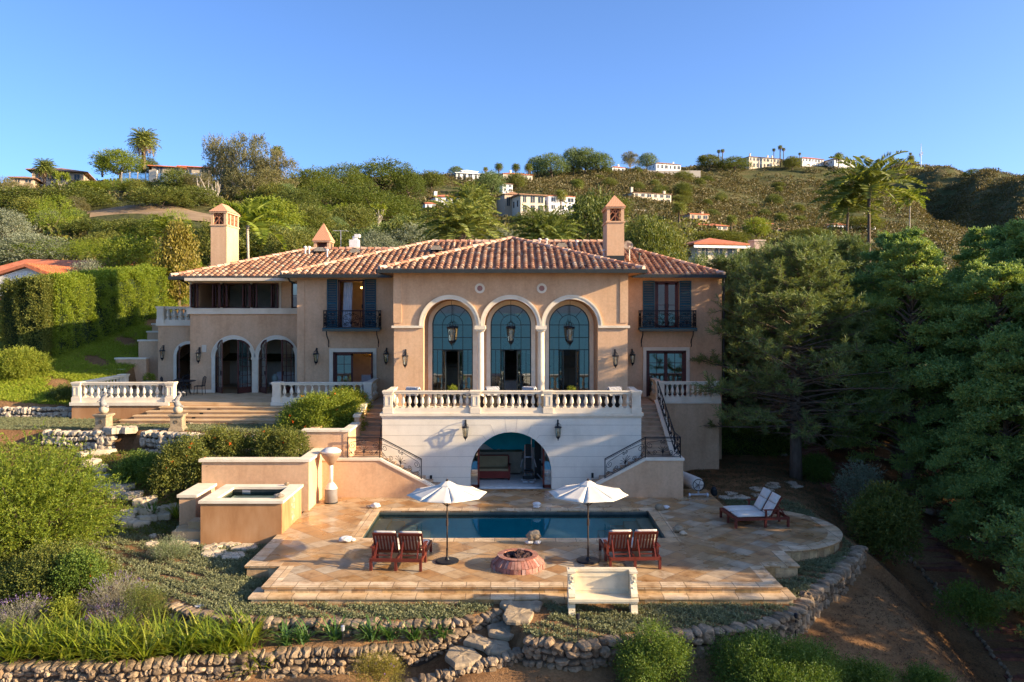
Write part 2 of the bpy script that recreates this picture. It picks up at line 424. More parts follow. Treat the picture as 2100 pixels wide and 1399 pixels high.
class MB:
 def __init__(s): s.v = []; s.f = []
 def add(s, vs, fs):
  b = len(s.v); s.v.extend([tuple(p) for p in vs]); s.f.extend([tuple(i + b for i in f) for f in fs]); return s
 def poly(s, pts): return s.add(pts, [tuple(range(len(pts)))])
 def box(s, x0, x1, y0, y1, z0, z1):
  x0, x1 = min(x0, x1), max(x0, x1); y0, y1 = min(y0, y1), max(y0, y1); z0, z1 = min(z0, z1), max(z0, z1)
  return s.add([(x0, y0, z0), (x1, y0, z0), (x1, y1, z0), (x0, y1, z0), (x0, y0, z1), (x1, y0, z1), (x1, y1, z1), (x0, y1, z1)],
      [(0, 3, 2, 1), (4, 5, 6, 7), (0, 1, 5, 4), (1, 2, 6, 5), (2, 3, 7, 6), (3, 0, 4, 7)])
 def beam(s, a, b, w, h, up=(0, 0, 1)):
  a = Vector(a); b = Vector(b); d = (b - a).normalized(); up = Vector(up)
  sd = d.cross(up)
  if sd.length < 1e-4: sd = d.cross(Vector((0, 1, 0)))
  sd.normalize(); u = sd.cross(d).normalized()
  sd *= w / 2; u *= h / 2
  vs = [a - sd - u, a + sd - u, a + sd + u, a - sd + u, b - sd - u, b + sd - u, b + sd + u, b - sd + u]
  return s.add(vs, [(0, 3, 2, 1), (4, 5, 6, 7), (0, 1, 5, 4), (1, 2, 6, 5), (2, 3, 7, 6), (3, 0, 4, 7)][:])
 def prism(s, pts, axis, a, b):
  n = len(pts)
  def mk(p, t):
   return (p[0], t, p[1]) if axis == 'y' else ((p[0], p[1], t) if axis == 'z' else (t, p[0], p[1]))
  vs = [mk(p, a) for p in pts] + [mk(p, b) for p in pts]
  fs = [tuple(range(n)), tuple(range(2 * n - 1, n - 1, -1))] + [(i, i + n, (i + 1) % n + n, (i + 1) % n) for i in range(n)]
  return s.add(vs, fs)
 def tube(s, pts, r, n=6, cap=True):
  pts = [Vector(p) for p in pts]; m = len(pts)
  rr = r if isinstance(r, (list, tuple)) else [r] * m
  vs = []; u = None
  for i, p in enumerate(pts):
   d = (pts[min(i + 1, m - 1)] - pts[max(i - 1, 0)])
   if d.length < 1e-9: d = Vector((0, 0, 1))
   d.normalize()
   if u is None:
    u = d.cross(Vector((0, 0, 1)))
    if u.length < 1e-3: u = d.cross(Vector((0, 1, 0)))
   else: u = u - d * u.dot(d)
   if u.length < 1e-6: u = d.orthogonal()
   u.normalize(); w = d.cross(u)
   for k in range(n):
    a = 2 * pi * k / n
    vs.append(p + (u * cos(a) + w * sin(a)) * rr[i])
  fs = [(i * n + k, i * n + (k + 1) % n, (i + 1) * n + (k + 1) % n, (i + 1) * n + k) for i in range(m - 1) for k in range(n)]
  if cap: fs += [tuple(range(n - 1, -1, -1)), tuple((m - 1) * n + k for k in range(n))]
  return s.add(vs, fs)
 def lathe(s, prof, n=16, c=(0, 0, 0)):
  vs = []
  for r, z in prof:
   for k in range(n):
    a = 2 * pi * k / n
    vs.append((c[0] + r * cos(a), c[1] + r * sin(a), c[2] + z))
  m = len(prof)
  fs = [(i * n + k, i * n + (k + 1) % n, (i + 1) * n + (k + 1) % n, (i + 1) * n + k) for i in range(m - 1) for k in range(n)]
  fs += [tuple(range(n - 1, -1, -1)), tuple((m - 1) * n + k for k in range(n))]
  return s.add(vs, fs)
 def arcband(s, cx, cz, r0, r1, y0, y1, a0=0.0, a1=pi, n=24):
  P = []
  for i in range(n + 1):
   a = a0 + (a1 - a0) * i / n
   for r in (r0, r1):
    for y in (y0, y1): P.append((cx + r * cos(a), y, cz + r * sin(a)))
  fs = []
  for i in range(n):
   b = i * 4; c = b + 4
   fs += [(b, b + 2, c + 2, c), (b + 1, c + 1, c + 3, b + 3), (b, c, c + 1, b + 1), (b + 2, b + 3, c + 3, c + 2)]
  fs += [(0, 1, 3, 2), (n * 4, n * 4 + 2, n * 4 + 3, n * 4 + 1)]
  return s.add(P, fs)
 def blob(s, c, rad, seed=0, amp=0.2, freq=1.2, sub=2, flat=None):
  V, Fc = ico(sub)
  o = Vector((seed * 3.17, seed * 1.71, seed * 0.77)); vs = []
  for p in V:
   q = Vector(p); k = 1 + amp * mnoise.noise(q * freq + o) + amp * 0.4 * mnoise.noise(q * freq * 2.7 + o)
   x, y, z = q.x * k, q.y * k, q.z * k
   if flat is not None: z = max(-flat, min(flat, z))
   vs.append((c[0] + x * rad[0], c[1] + y * rad[1], c[2] + z * rad[2]))
  return s.add(vs, Fc)
 def wall(s, x0, x1, z0, z1, ya, yb, ops):
  """wall in the XZ plane from y=ya (front) to yb with rect or arched openings
  ops: (cx0, cx1, bottom, spring, arched)"""
  xs = {x0, x1}
  for (a, b, zb, zt, arch) in ops:
   xs |= {a, b}
   if arch:
    c, r = (a + b) / 2, (b - a) / 2
    for i in range(1, 20): xs.add(c - r * cos(pi * i / 20))
  xs = sorted(x for x in xs if x0 - 1e-6 <= x <= x1 + 1e-6)
  def top(o, x):
   a, b, zb, zt, arch = o
   if not arch: return zt
   c, r = (a + b) / 2, (b - a) / 2
   return zt + sqrt(max(0, r * r - (x - c) ** 2))
  for xa, xb in zip(xs[:-1], xs[1:]):
   if xb - xa < 1e-6: continue
   mid = (xa + xb) / 2
   hs = sorted([o for o in ops if o[0] < mid < o[1]], key=lambda o: o[2])
   cur = (z0, z0)
   segs = []
   for o in hs:
    if o[2] > min(cur) + 1e-6: segs.append((cur, (o[2], o[2])))
    cur = (top(o, xa), top(o, xb))
   segs.append((cur, (z1, z1)))
   for (la, lb), (ta, tb) in segs:
    s.poly([(xa, ya, la), (xb, ya, lb), (xb, ya, tb), (xa, ya, ta)])
    s.poly([(xb, yb, lb), (xa, yb, la), (xa, yb, ta), (xb, yb, tb)])
    s.poly([(xa, ya, la), (xa, yb, la), (xb, yb, lb), (xb, ya, lb)])
    s.poly([(xa, ya, ta), (xb, ya, tb), (xb, yb, tb), (xa, yb, ta)])
  for (a, b, zb, zt, arch) in ops:
   for x in (a, b): s.poly([(x, ya, zb), (x, yb, zb), (x, yb, zt), (x, ya, zt)])
  for x in (x0, x1): s.poly([(x, ya, z0), (x, yb, z0), (x, yb, z1), (x, ya, z1)])
  return s
 def build(s, name, mat, parent=None, smooth=False):
  me = bpy.data.meshes.new(name)
  me.from_pydata([tuple(p) for p in s.v], [], s.f)
  if smooth: me.polygons.foreach_set("use_smooth", [True] * len(me.polygons))
  me.materials.append(mat)
  me.update()
  return link(bpy.data.objects.new(name, me), parent)

_ico = {}
def ico(sub):
 if sub in _ico: return _ico[sub]
 t = (1 + sqrt(5)) / 2
 V = [Vector(p).normalized() for p in [(-1, t, 0), (1, t, 0), (-1, -t, 0), (1, -t, 0), (0, -1, t), (0, 1, t), (0, -1, -t), (0, 1, -t), (t, 0, -1), (t, 0, 1), (-t, 0, -1), (-t, 0, 1)]]
 Fs = [(0, 11, 5), (0, 5, 1), (0, 1, 7), (0, 7, 10), (0, 10, 11), (1, 5, 9), (5, 11, 4), (11, 10, 2), (10, 7, 6), (7, 1, 8), (3, 9, 4), (3, 4, 2), (3, 2, 6), (3, 6, 8), (3, 8, 9), (4, 9, 5), (2, 4, 11), (6, 2, 10), (8, 6, 7), (9, 8, 1)]
 for _ in range(sub):
  c = {}; G = []
  def mid(a, b):
   k = (min(a, b), max(a, b))
   if k not in c:
    V.append(((V[a] + V[b]) / 2).normalized()); c[k] = len(V) - 1
   return c[k]
  for a, b, d in Fs:
   x, y, z = mid(a, b), mid(b, d), mid(d, a)
   G += [(a, x, z), (b, y, x), (d, z, y), (x, y, z)]
  Fs = G
 _ico[sub] = ([tuple(v) for v in V], Fs)
 return _ico[sub]

# ------------------------------------------------------------------ foliage
def unit(a): return a / np.maximum(np.linalg.norm(a, axis=-1, keepdims=True), 1e-9)
def rnd(n): return unit(NP.normal(size=(n, 3)))

class Leaves:
 """gathers many small leaf faces (diamonds) into one mesh"""
 def __init__(s): s.V = []
 def leaves(s, p, d, ln, wd):
  n = len(p); sd = unit(np.cross(d, rnd(n)))
  ln = np.broadcast_to(np.asarray(ln, dtype=float), (n,))[:, None]; wd = np.broadcast_to(np.asarray(wd, dtype=float), (n,))[:, None]
  m = p + d * ln * 0.5
  s.V.append(np.stack([p, m + sd * wd * 0.5, p + d * ln, m - sd * wd * 0.5], 1).reshape(-1, 3))
  return s
 def shoots(s, st, di, ln, nl, ll, lw, spread=0.8, droop=0.0, t0=0.1):
  """leaves along shoots: st, di (n,3), ln (n,)"""
  n = len(st); ln = np.broadcast_to(np.asarray(ln, dtype=float), (n,))
  t = np.linspace(t0, 1, nl)[None, :] + NP.uniform(-.5, .5, (n, nl)) * (1 - t0) / nl
  P = st[:, None, :] + di[:, None, :] * (ln[:, None] * t)[:, :, None]
  P[:, :, 2] -= droop * ln[:, None] * t * t
  D = np.repeat(di[:, None, :], nl, 1) + NP.normal(size=(n, nl, 3)) * spread
  s.leaves(P.reshape(-1, 3), unit(D.reshape(-1, 3)), ll * NP.uniform(0.7, 1.3, n * nl), lw)
  return s
 def build(s, name, mat, parent=None):
  V = np.concatenate(s.V); n = len(V) // 4
  return mesh_np(name, V, np.arange(n * 4).reshape(n, 4), mat, parent)

def clump_leaves(Lv, c, rad, n, nl, ln, ll, lw, up=0.25, spread=0.8, low=-0.5):
 """shoots growing outward over the skin of an ellipsoid clump"""
 u = rnd(int(n * 1.6)); u = u[u[:, 2] > low][:n]
 rad = np.asarray(rad, dtype=float); c = np.asarray(c, dtype=float)
 st = c + u * rad * NP.uniform(0.55, 0.92, (len(u), 1))
 di = unit(u / rad * rad.mean() + np.array([0, 0, up]) + NP.normal(size=u.shape) * 0.35)
 Lv.shoots(st, di, ln * NP.uniform(0.6, 1.3, len(u)), nl, ll, lw, spread)

def limb(a, b, bend=0.1, n=5, seed=None):
 a = Vector(a); b = Vector(b); L_ = (b - a).length; pts = []
 j = Vector((R.uniform(-1, 1), R.uniform(-1, 1), R.uniform(-.3, .6))) * bend * L_
 for i in range(n + 1):
  t = i / n
  pts.append(a.lerp(b, t) + j * sin(pi * t))
 return pts

def make_crown(nclump, shape='round', leaf=0.05, per=60, nl=5, wl=0.5, seed=0, gap=0.0, clump=0.3, flat=0.8):
 """unit crown: about 1 wide (radius 0.5), from z 0..1; clumps on an uneven shell. returns clump list"""
 rr = random.Random(seed); cl = []
 for i in range(nclump):
  a = i * 2.399963 + rr.uniform(-.3, .3); h = (i + 0.5) / nclump
  if shape == 'round':
   ph = math.acos(1 - 1.7 * h); r = 0.36 * sin(ph) * rr.uniform(0.75, 1.12); z = 0.52 + 0.36 * cos(ph) * rr.uniform(0.85, 1.12)
  elif shape == 'umbrella':
   r = 0.40 * sqrt(h) * rr.uniform(0.8, 1.12); z = 0.80 - 0.45 * r * r * 4 * 0.5 + rr.uniform(-.10, .10)
  elif shape == 'tall':
   z = 0.12 + 0.80 * h + rr.uniform(-.03, .03); r = 0.34 * (sin(pi * min(1, 0.18 + h * 0.8)) ** 0.7) * rr.uniform(0.6, 1.15)
  elif shape == 'mound':
   ph = pi / 2 * sqrt(h); r = 0.40 * sin(ph) * rr.uniform(0.8, 1.1); z = 0.20 + 0.55 * cos(ph) * rr.uniform(0.85, 1.1)
  else:
   z = rr.uniform(0.35, 0.95); r = 0.42 * rr.uniform(0.1, 1) ** 0.6 * (1.25 - z * 0.45)
  q = clump * rr.uniform(0.65, 1.25)
  cl.append(((r * cos(a), r * sin(a), z), (q * 0.56, q * 0.56, q * 0.56 * flat)))
 return cl

def tree_proto(name, mat, bark, shape, nclump, clump, per, nl, leaf, lw, flat=0.8, trunk_h=0.45, trunk_r=0.03, seed=1, up=0.25, limbs=9, show=0.9, low=-0.6):
 """a tree one unit tall with a crown one unit wide: returns (crown mesh, trunk mesh)"""
 cl = make_crown(nclump, shape, seed=seed, clump=clump, flat=flat)
 Lv = Leaves()
 for c, r in cl: clump_leaves(Lv, c, r, per, nl, leaf * 2.4, leaf, leaf * lw, up, low=low)
 co = Lv.build("crown", mat)
 tb = MB()
 top = (R.uniform(-.04, .04), R.uniform(-.04, .04), trunk_h)
 tb.tube(limb((0, 0, -0.06), top, 0.06), [trunk_r * (1.25 - 0.5 * i / 5) for i in range(6)], 8)
 rr = random.Random(seed + 50); pick = rr.sample(cl, min(limbs, len(cl)))
 for c, r in pick:
  s0 = Vector(top) * rr.uniform(0.6, 1.0)
  tb.tube(limb(s0, Vector(c) * show + Vector((0, 0, (1 - show) * c[2])), 0.12), [trunk_r * (0.55 - 0.08 * i) for i in range(6)], 5)
 to = tb.build("trunk", bark, None, True)
 me = (co.data, to.data)
 bpy.data.objects.remove(co); bpy.data.objects.remove(to)
 return me

def place_tree(proto, name, label, cat, loc, w, h, rz=None, group=None, wy=None):
 t = thing(name, label, cat, loc, R.uniform(0, 6.28) if rz is None else rz, group)
 t.scale = (w, wy or w, h)
 for nm, me in zip(("crown", "trunk"), proto):
  if me is not None: link(bpy.data.objects.new(nm, me), t)
 return t

# ------------------------------------------------------------------ terrain
def sstep(a, b, x):
 t = np.clip((x - a) / (b - a), 0, 1); return t * t * (3 - 2 * t)

PLAT = np.array([(12.1, 28.2), (11.2, 26.9), (10.1, 25.3), (8.9, 23.9), (7.7, 22.2), (6.94, 21.6), (5.65, 21.0), (3.43, 20.7), (1.54, 20.0), (.33, 20.4), (-.43, 22.2),
     (-1.6, 21.5), (-3.1, 21.45), (-5.96, 21.6), (-7.9, 21.8), (-9.85, 22.8), (-12, 24.0), (-16, 25), (-22, 25.5), (-45, 26), (-45, 70), (12.1, 70)], dtype=float)
W2 = np.array([(-16, 20.0), (-12.8, 20.0), (-9.6, 19.9), (-8.3, 20.2), (-6.85, 20.4), (-4.9, 20.7), (-3.9, 20.75), (-2.9, 20.9), (-1.85, 21.2), (-1.0, 21.8), (-.5, 22.1)], dtype=float)

def inside_plat(x, y):
 c = np.zeros(x.shape, bool); n = len(PLAT)
 for i in range(n):
  x0, y0 = PLAT[i]; x1, y1 = PLAT[(i + 1) % n]
  k = ((y0 > y) != (y1 > y)) & (x < (x1 - x0) * (y - y0) / ((y1 - y0) or 1e-9) + x0)
  c ^= k
 return c

def dist_plat(x, y):
 d = np.full(x.shape, 1e9)
 for i in range(len(PLAT)):
  a = PLAT[i]; b = PLAT[(i + 1) % len(PLAT)]; ab = b - a
  t = np.clip(((x - a[0]) * ab[0] + (y - a[1]) * ab[1]) / (ab @ ab), 0, 1)
  d = np.minimum(d, np.hypot(x - a[0] - t * ab[0], y - a[1] - t * ab[1]))
 return d

def lawn_edge(x): return 35.75 - 1.4 * sstep(-17.0, -9.0, x)

def site_z(x, y):
 x = np.asarray(x, dtype=float); y = np.asarray(y, dtype=float)
 x, y = np.broadcast_arrays(x, y); x = x.copy(); y = y.copy()
 # pool garden level and the slope up on the left
 zin = np.full(x.shape, -0.38)
 zin += sstep(31, 37, y) * sstep(7.3, 9, x) * 0.36
 zin += np.maximum(0, y - 42.5) * 0.14 * sstep(9, 12, x)
 k = sstep(-8.6, -12.5, x)
 zin += k * sstep(29.2, 35.6, y) * 2.0
 zin += k * sstep(-17, -26, x) * 0.5 * sstep(26, 34, y)
 up = (y > lawn_edge(x)) & (x < -8.7)
 zl = np.full(x.shape, 2.5)
 g = (x < -21.9) & (y > 40.2)
 zg = 2.95 + np.maximum(0, y - 40.2) * 0.27 + np.maximum(0, -22 - x) * 0.07
 zl = np.where(g, zg, zl)
 zl = np.where((y > 46) & ~g, 3.2 + (y - 46) * 0.2, zl)
 zin = np.where(up, zl, zin)
 # right: slope down to the brick path and the ravine
 zp = np.where(y < 41, -0.25 - 0.27 * (41 - y), -0.25 + (y - 41) * 0.15)
 d = dist_plat(x, y)
 zout = -0.92 - 0.26 * d
 yw2 = np.interp(x, W2[:, 0], W2[:, 1])
 bed = np.where(y > yw2, -0.72 - .15 * sstep(-4, -9, x), -1.28 - 0.30 * (yw2 - y))
 zout = np.where(x < -1.4, bed, zout)
 pth = -0.40 - 0.26 * (22.6 - y)
 kk = sstep(-2.6, -1.2, x) * (1 - sstep(.1, .6, x))
 zout = np.where((y < yw2) | (x > -.6), zout * (1 - kk) + pth * kk, zout)
 q = sstep(11.5, 16.2, x)
 zin2 = np.where(inside_plat(x, y), zin, zout)
 zr0 = np.where(y > 28.2, -0.38 + sstep(31, 37, y) * 0.36 + np.maximum(0, y - 42.5) * 0.14, np.minimum(zout, -0.9))
 z = np.where(x > 11.5, zr0 * (1 - q) + zp * q, zin2 * (1 - q) + zp * q)
 rav = sstep(17.6, 20.5, x)
 z = z - rav * 0.9 + np.maximum(0, x - 24) * 0.2
 hx = np.clip((x + 18.5) / 1.0, 0, 1) * np.clip((11.2 - x) / 1.0, 0, 1)
 z = np.where((y > 41) & (hx > 0.9), np.minimum(z, 0.0), z)
 # lowered under the pool
 pool = (x > -6.2) & (x < 6.2) & (y > 27) & (y < 32.4)
 z = np.where(pool, -3.6, z)
 return z

def gz(x, y): return float(site_z(np.array([x]), np.array([y]))[0])

# hill: per azimuth (photo column) a list of (depth, photo row) the ground passes through
HILL = {
 -900: [(48, 745), (53, 690), (60, 655), (90, 590), (130, 500), (180, 440), (240, 420), (400, 430), (2000, 470)],
 0: [(48, 745), (53, 690), (58, 640), (82, 560), (120, 480), (160, 415), (200, 378), (240, 374), (400, 395), (2000, 470)],
 300: [(48, 745), (53, 690), (58, 640), (82, 550), (120, 475), (160, 410), (195, 372), (240, 368), (400, 385), (2000, 470)],
 600: [(48, 745), (53, 690), (58, 640), (90, 540), (150, 450), (220, 385), (300, 372), (450, 385), (2000, 470)],
 850: [(48, 745), (53, 690), (58, 640), (90, 545), (200, 470), (320, 420), (450, 376), (600, 372), (800, 385), (2000, 470)],
 1050: [(48, 745), (53, 690), (58, 640), (100, 540), (250, 465), (330, 432), (450, 385), (550, 368), (700, 372), (2000, 470)],
 1300: [(48, 880), (58, 760), (80, 640), (120, 540), (300, 450), (450, 392), (600, 360), (750, 350), (900, 356), (2000, 470)],
 1600: [(48, 890), (58, 800), (80, 680), (120, 550), (300, 482), (450, 452), (600, 395), (740, 338), (850, 342), (1200, 390), (2000, 470)],
 1760: [(48, 890), (58, 800), (80, 680), (120, 560), (300, 490), (450, 462), (600, 408), (740, 346), (850, 352), (1200, 400), (2000, 470)],
 1850: [(48, 890), (58, 800), (80, 680), (120, 560), (300, 495), (420, 475), (560, 430), (680, 392), (780, 425), (960, 420), (1100, 335), (1300, 345), (2000, 470)],
 1930: [(48, 890), (58, 800), (80, 680), (120, 570), (300, 505), (420, 485), (520, 465), (620, 458), (760, 472), (860, 440), (980, 342), (1200, 352), (2000, 470)],
 2020: [(48, 890), (58, 800), (80, 680), (120, 570), (300, 515), (420, 500), (520, 490), (600, 480), (690, 440), (820, 356), (1000, 366), (2000, 470)],
 2120: [(48, 890), (58, 800), (80, 680), (120, 575), (300, 525), (400, 512), (460, 500), (560, 436), (700, 364), (900, 376), (2000, 470)],
 3000: [(48, 890), (58, 800), (80, 680), (120, 590), (300, 540), (400, 512), (440, 490), (520, 430), (620, 364), (900, 390), (2000, 480)],
}
_hk = sorted(HILL)
_HY = np.exp(np.linspace(math.log(48), math.log(2000), 200))
_HT = np.array([np.interp(_HY, [a for a, b in HILL[k]], [b for a, b in HILL[k]]) for k in _hk])
def hill_row(px, Y):
 """photo row of the hill surface at column px and depth Y (arrays)"""
 px = np.asarray(px, dtype=float); Y = np.asarray(Y, dtype=float)
 fy = np.interp(np.log(Y), np.log(_HY), np.arange(200)); iy = np.clip(fy.astype(int), 0, 198); ty = fy - iy
 fx = np.interp(px, _hk, np.arange(len(_hk))); ix = np.clip(fx.astype(int), 0, len(_hk) - 2); tx = fx - ix
 tx = tx * tx * (3 - 2 * tx)
 a = _HT[ix, iy] * (1 - ty) + _HT[ix, iy + 1] * ty; b = _HT[ix + 1, iy] * (1 - ty) + _HT[ix + 1, iy + 1] * ty
 return a * (1 - tx) + b * tx
def hnoise(x, y):
 r = np.zeros(np.shape(x))
 for k, (f, a) in enumerate([(0.011, 1.0), (0.027, 0.6), (0.06, 0.35), (0.13, 0.2)]):
  r = r + a * np.sin(x * f * 1.3 + 1.7 * k + 1.2 * np.sin(y * f + k)) * np.sin(y * f * 1.1 + 0.9 * k + 1.4 * np.sin(x * f * 0.8))
 return r
def hill_z(x, y):
 x = np.asarray(x, dtype=float); y = np.asarray(y, dtype=float)
 px = PX0 + x / y * F
 z = CAMZ - (hill_row(px, y) - PY0) / F * y
 return z + hnoise(x, y) * np.clip(y / 420, 0.05, 1.0) * 2.2
def hz(px, Y):
 x = X(px, Y); return x, float(hill_z(np.array([x]), np.array([float(Y)]))[0])
# ------------------------------------------------------------------ SETTING: ground, hill, sea, deck, pool
def ground_mat():
 m, nt, b = new_mat("garden_earth")
 f = noise_tex(nt, pos_scaled(nt), 0.5, 8, 0.65)
 r = ramp(nt, [(0.3, (0.16, 0.082, 0.036)), (0.5, (0.24, 0.132, 0.060)), (0.7, (0.31, 0.185, 0.088))], f)
 f2 = noise_tex(nt, pos_scaled(nt), 14, 6, 0.7)
 r2 = ramp(nt, [(0.3, (0.6, 0.58, 0.55)), (0.7, (1.2, 1.2, 1.2))], f2)
 m1 = N(nt, "ShaderNodeMix", data_type='RGBA', blend_type='MULTIPLY'); m1.inputs[0].default_value = 1
 nt.links.new(r.outputs[0], m1.inputs[6]); nt.links.new(r2.outputs[0], m1.inputs[7])
 nt.links.new(m1.outputs[2], b.inputs["Base Color"])
 b.inputs["Roughness"].default_value = 1.0
 b.inputs["Specular IOR Level"].default_value = 0.1
 bump(nt, b, f2, 0.7, 0.06)
 return m
M['earth'] = ground_mat()
M['hillearth'] = mat_noise("hill_earth", [(0.28, (0.042, 0.050, 0.016)), (0.5, (0.075, 0.078, 0.027)), (0.66, (0.12, 0.10, 0.042)), (0.82, (0.22, 0.165, 0.085))], 0.05, 1.0, 0.8, 0.6, detail=9, spec=0.1, bdist=0.8)

def grid_mesh(name, xs, ys, zfun, mat, warp=None):
 gx, gy = np.meshgrid(xs, ys)
 if warp: gx, gy = warp(gx, gy)
 z = zfun(gx, gy); nx, ny = len(xs), len(ys)
 V = np.stack([gx, gy, z], -1).reshape(-1, 3)
 i = np.arange(nx - 1)[None, :] + np.arange(ny - 1)[:, None] * nx
 Fc = np.stack([i, i + 1, i + 1 + nx, i + nx], -1).reshape(-1, 4)
 return mesh_np(name, V, Fc, mat, None, True)

go = grid_mesh("garden_ground", np.arange(-46, 40.01, 0.25), np.arange(9, 60.01, 0.25),
    lambda x, y: site_z(x, y) + 0.03 * np.sin(x * 3.1 + y) * np.sin(y * 2.7 - x * 1.3) * (np.abs(x) > 9), M['earth'])
tag(go, kind="structure")
ho = grid_mesh("hillside", np.linspace(-2.2, 2.0, 420), _HY, hill_z, M['hillearth'], lambda u, y: (u * y, y))
tag(ho, kind="structure")

def cut(u, y): return np.interp(u, [0, 1], [X(178, 1), X(445, 1)]) * y, y
o = grid_mesh("slope_cut", np.linspace(0, 1, 60), np.linspace(132, 150, 24), lambda x, y: hill_z(x, y) + .35 - 1.2 * np.abs((y - 141) / 9 + .5 * np.sin(x * .21)) ** 3, mat_noise("pale_cut_earth", [(0.3, (0.20, 0.13, 0.07)), (0.7, (0.34, 0.24, 0.14))], 0.4, 1.0, 0.6, 3), cut)
tag(o, kind="structure")

# low land, sea and far coast behind the viewer (seen in the window glass) and the land around
m, nt, b = new_mat("sea_water")
b.inputs["Base Color"].default_value = (0.026, 0.105, 0.140, 1); b.inputs["Roughness"].default_value = 0.7; b.inputs["Specular IOR Level"].default_value = 0.15
bump(nt, b, noise_tex(nt, pos_scaled(nt), 0.05, 6), 0.3, 1.0)
sea = MB().poly([(-20000, -20000, -70), (20000, -20000, -70), (20000, -300, -70), (-20000, -300, -70)]).build("sea", m)
tag(sea, kind="structure")
base = MB().poly([(-9000, -400, -69), (9000, -400, -69), (9000, 9, -24), (-9000, 9, -24)])
base.poly([(-9000, 9, -24), (9000, 9, -24), (9000, 12000, -24), (-9000, 12000, -24)])
tag(base.build("lowland", mat_noise("warm_bounce_land", [(0.3, (0.24, 0.18, 0.10)), (0.7, (0.40, 0.31, 0.19))], 0.02, 1.0, 0)), kind="structure")  # pale tan chosen to bounce warm light up at the shaded facade
xs = np.linspace(-14000, 14000, 160)
def coast(x, y):
 r = 620 + 260 * np.sin(x / 2300) + 150 * np.sin(x / 900 + 1) + 70 * np.sin(x / 380 + 2)
 return -75 + r * np.clip(1 - np.abs(y + 12000) / 2200, 0, 1)
tag(grid_mesh("far_coast", xs, np.linspace(-14200, -9800, 18), coast, mat_plain("far_coast_land", (0.075, 0.10, 0.13), 1.0)), kind="structure")

# ---- pool deck
DK = MB()
def slab(x0, x1, y0, y1, z1=0.0, th=0.065): DK.box(x0, x1, y0, y1, z1 - th, z1)
slab(-7.24, 7.65, 23.0, 24.86); slab(-8.35, 8.80, 24.86, 27.85)
slab(-8.25, -5.33, 27.85, 31.65); slab(5.25, 8.80, 27.85, 31.65); slab(-8.2, 8.40, 31.65, 35.4)
ap = [(8.80 + 2.9 * cos(a), 29.3 + 2.9 * sin(a)) for a in [(-pi / 2 + pi * i / 30) for i in range(31)]]
DK.prism(ap, 'z', -0.065, 0.0)
tag(DK.build("pool_deck", M['deck']), kind="structure")
# support body under the slabs
SB = MB()
for r_ in [(-7.16, 7.57, 23.06, 24.92), (-8.28, 8.74, 24.92, 27.80), (-8.2, -5.38, 27.8, 31.7), (5.3, 8.74, 27.8, 31.7), (-8.2, 8.35, 31.7, 35.4)]:
 SB.box(r_[0], r_[1], r_[2], r_[3], -0.7, -0.067)
SB.prism([(8.7 + 2.84 * cos(a), 29.3 + 2.84 * sin(a)) for a in [(-pi / 2 + pi * i / 30) for i in range(31)]], 'z', -0.7, -0.067)
tag(SB.build("deck_base", M['mortar']), kind="structure")
# edging stones 4 mm above the field
BD = MB(); E = 0.004
def strip(x0, x1, y0, y1): BD.box(x0, x1, y0, y1, -0.01, E)
strip(-7.25, 7.66, 22.99, 23.42); strip(-7.25, -6.82, 23.42, 24.87); strip(7.23, 7.66, 23.42, 24.87)
strip(-8.36, -7.25, 24.85, 25.27); strip(-8.36, -7.94, 25.27, 28.3); strip(7.66, 8.81, 24.85, 25.27); strip(8.39, 8.81, 25.27, 26.4)
strip(-5.76, 5.68, 27.43, 27.87); strip(-5.76, 5.68, 31.63, 32.05); strip(-5.76, -5.31, 27.87, 31.63); strip(5.23, 5.68, 27.87, 31.63)
for i in range(30):
 a, c = -pi / 2 + pi * i / 30, -pi / 2 + pi * (i + 1) / 30
 q = [(8.8 + r * cos(t), 29.3 + r * sin(t)) for r, t in ((2.42, a), (2.91, a), (2.91, c), (2.42, c))]
 BD.prism(q, 'z', -0.01, E)
tag(BD.build("deck_edging", M['border']), kind="structure")
# risers: rows of small stones
RS = MB()
def riser(x0, y0, x1, y1, z0, z1, n_out, L0=0.42):
 a = Vector((x0, y0, 0)); c = Vector((x1, y1, 0)); d = c - a; ln = d.length; k = max(1, int(ln / L0)); nrm = Vector((n_out[0], n_out[1], 0))
 ts = [0] + sorted((i + R.uniform(-.2, .2)) / k for i in range(1, k)) + [1]
 for t0, t1 in zip(ts[:-1], ts[1:]):
  p = a + d * (t0 + 0.003 / ln); q = a + d * (t1 - 0.003 / ln); o = nrm * R.uniform(0.008, 0.02)
  RS.poly([(p.x + o.x, p.y + o.y, z0), (q.x + o.x, q.y + o.y, z0), (q.x + o.x, q.y + o.y, z1), (p.x + o.x, p.y + o.y, z1)])
riser(-7.18, 23.05, 7.59, 23.05, -0.19, -0.066, (0, -1)); riser(-7.18, 24.9, -7.18, 23.05, -0.45, -0.066, (-1, 0)); riser(7.59, 23.05, 7.59, 24.9, -0.45, -0.066, (1, 0))
riser(-8.3, 24.91, -7.1, 24.91, -0.6, -0.066, (0, -1)); riser(-8.3, 28.4, -8.3, 24.91, -0.6, -0.066, (-1, 0))
riser(7.5, 24.91, 8.75, 24.91, -0.6, -0.066, (0, -1)); riser(8.75, 24.91, 8.75, 26.5, -0.6, -0.066, (1, 0))
for i in range(26):
 a, c = -pi / 2 + pi * i / 26, -pi / 2 + pi * (i + 1) / 26
 riser(8.74 + 2.84 * cos(a), 29.3 + 2.84 * sin(a), 8.74 + 2.84 * cos(c), 29.3 + 2.84 * sin(c), -0.6, -0.066, (cos(a), sin(a)), 0.6)
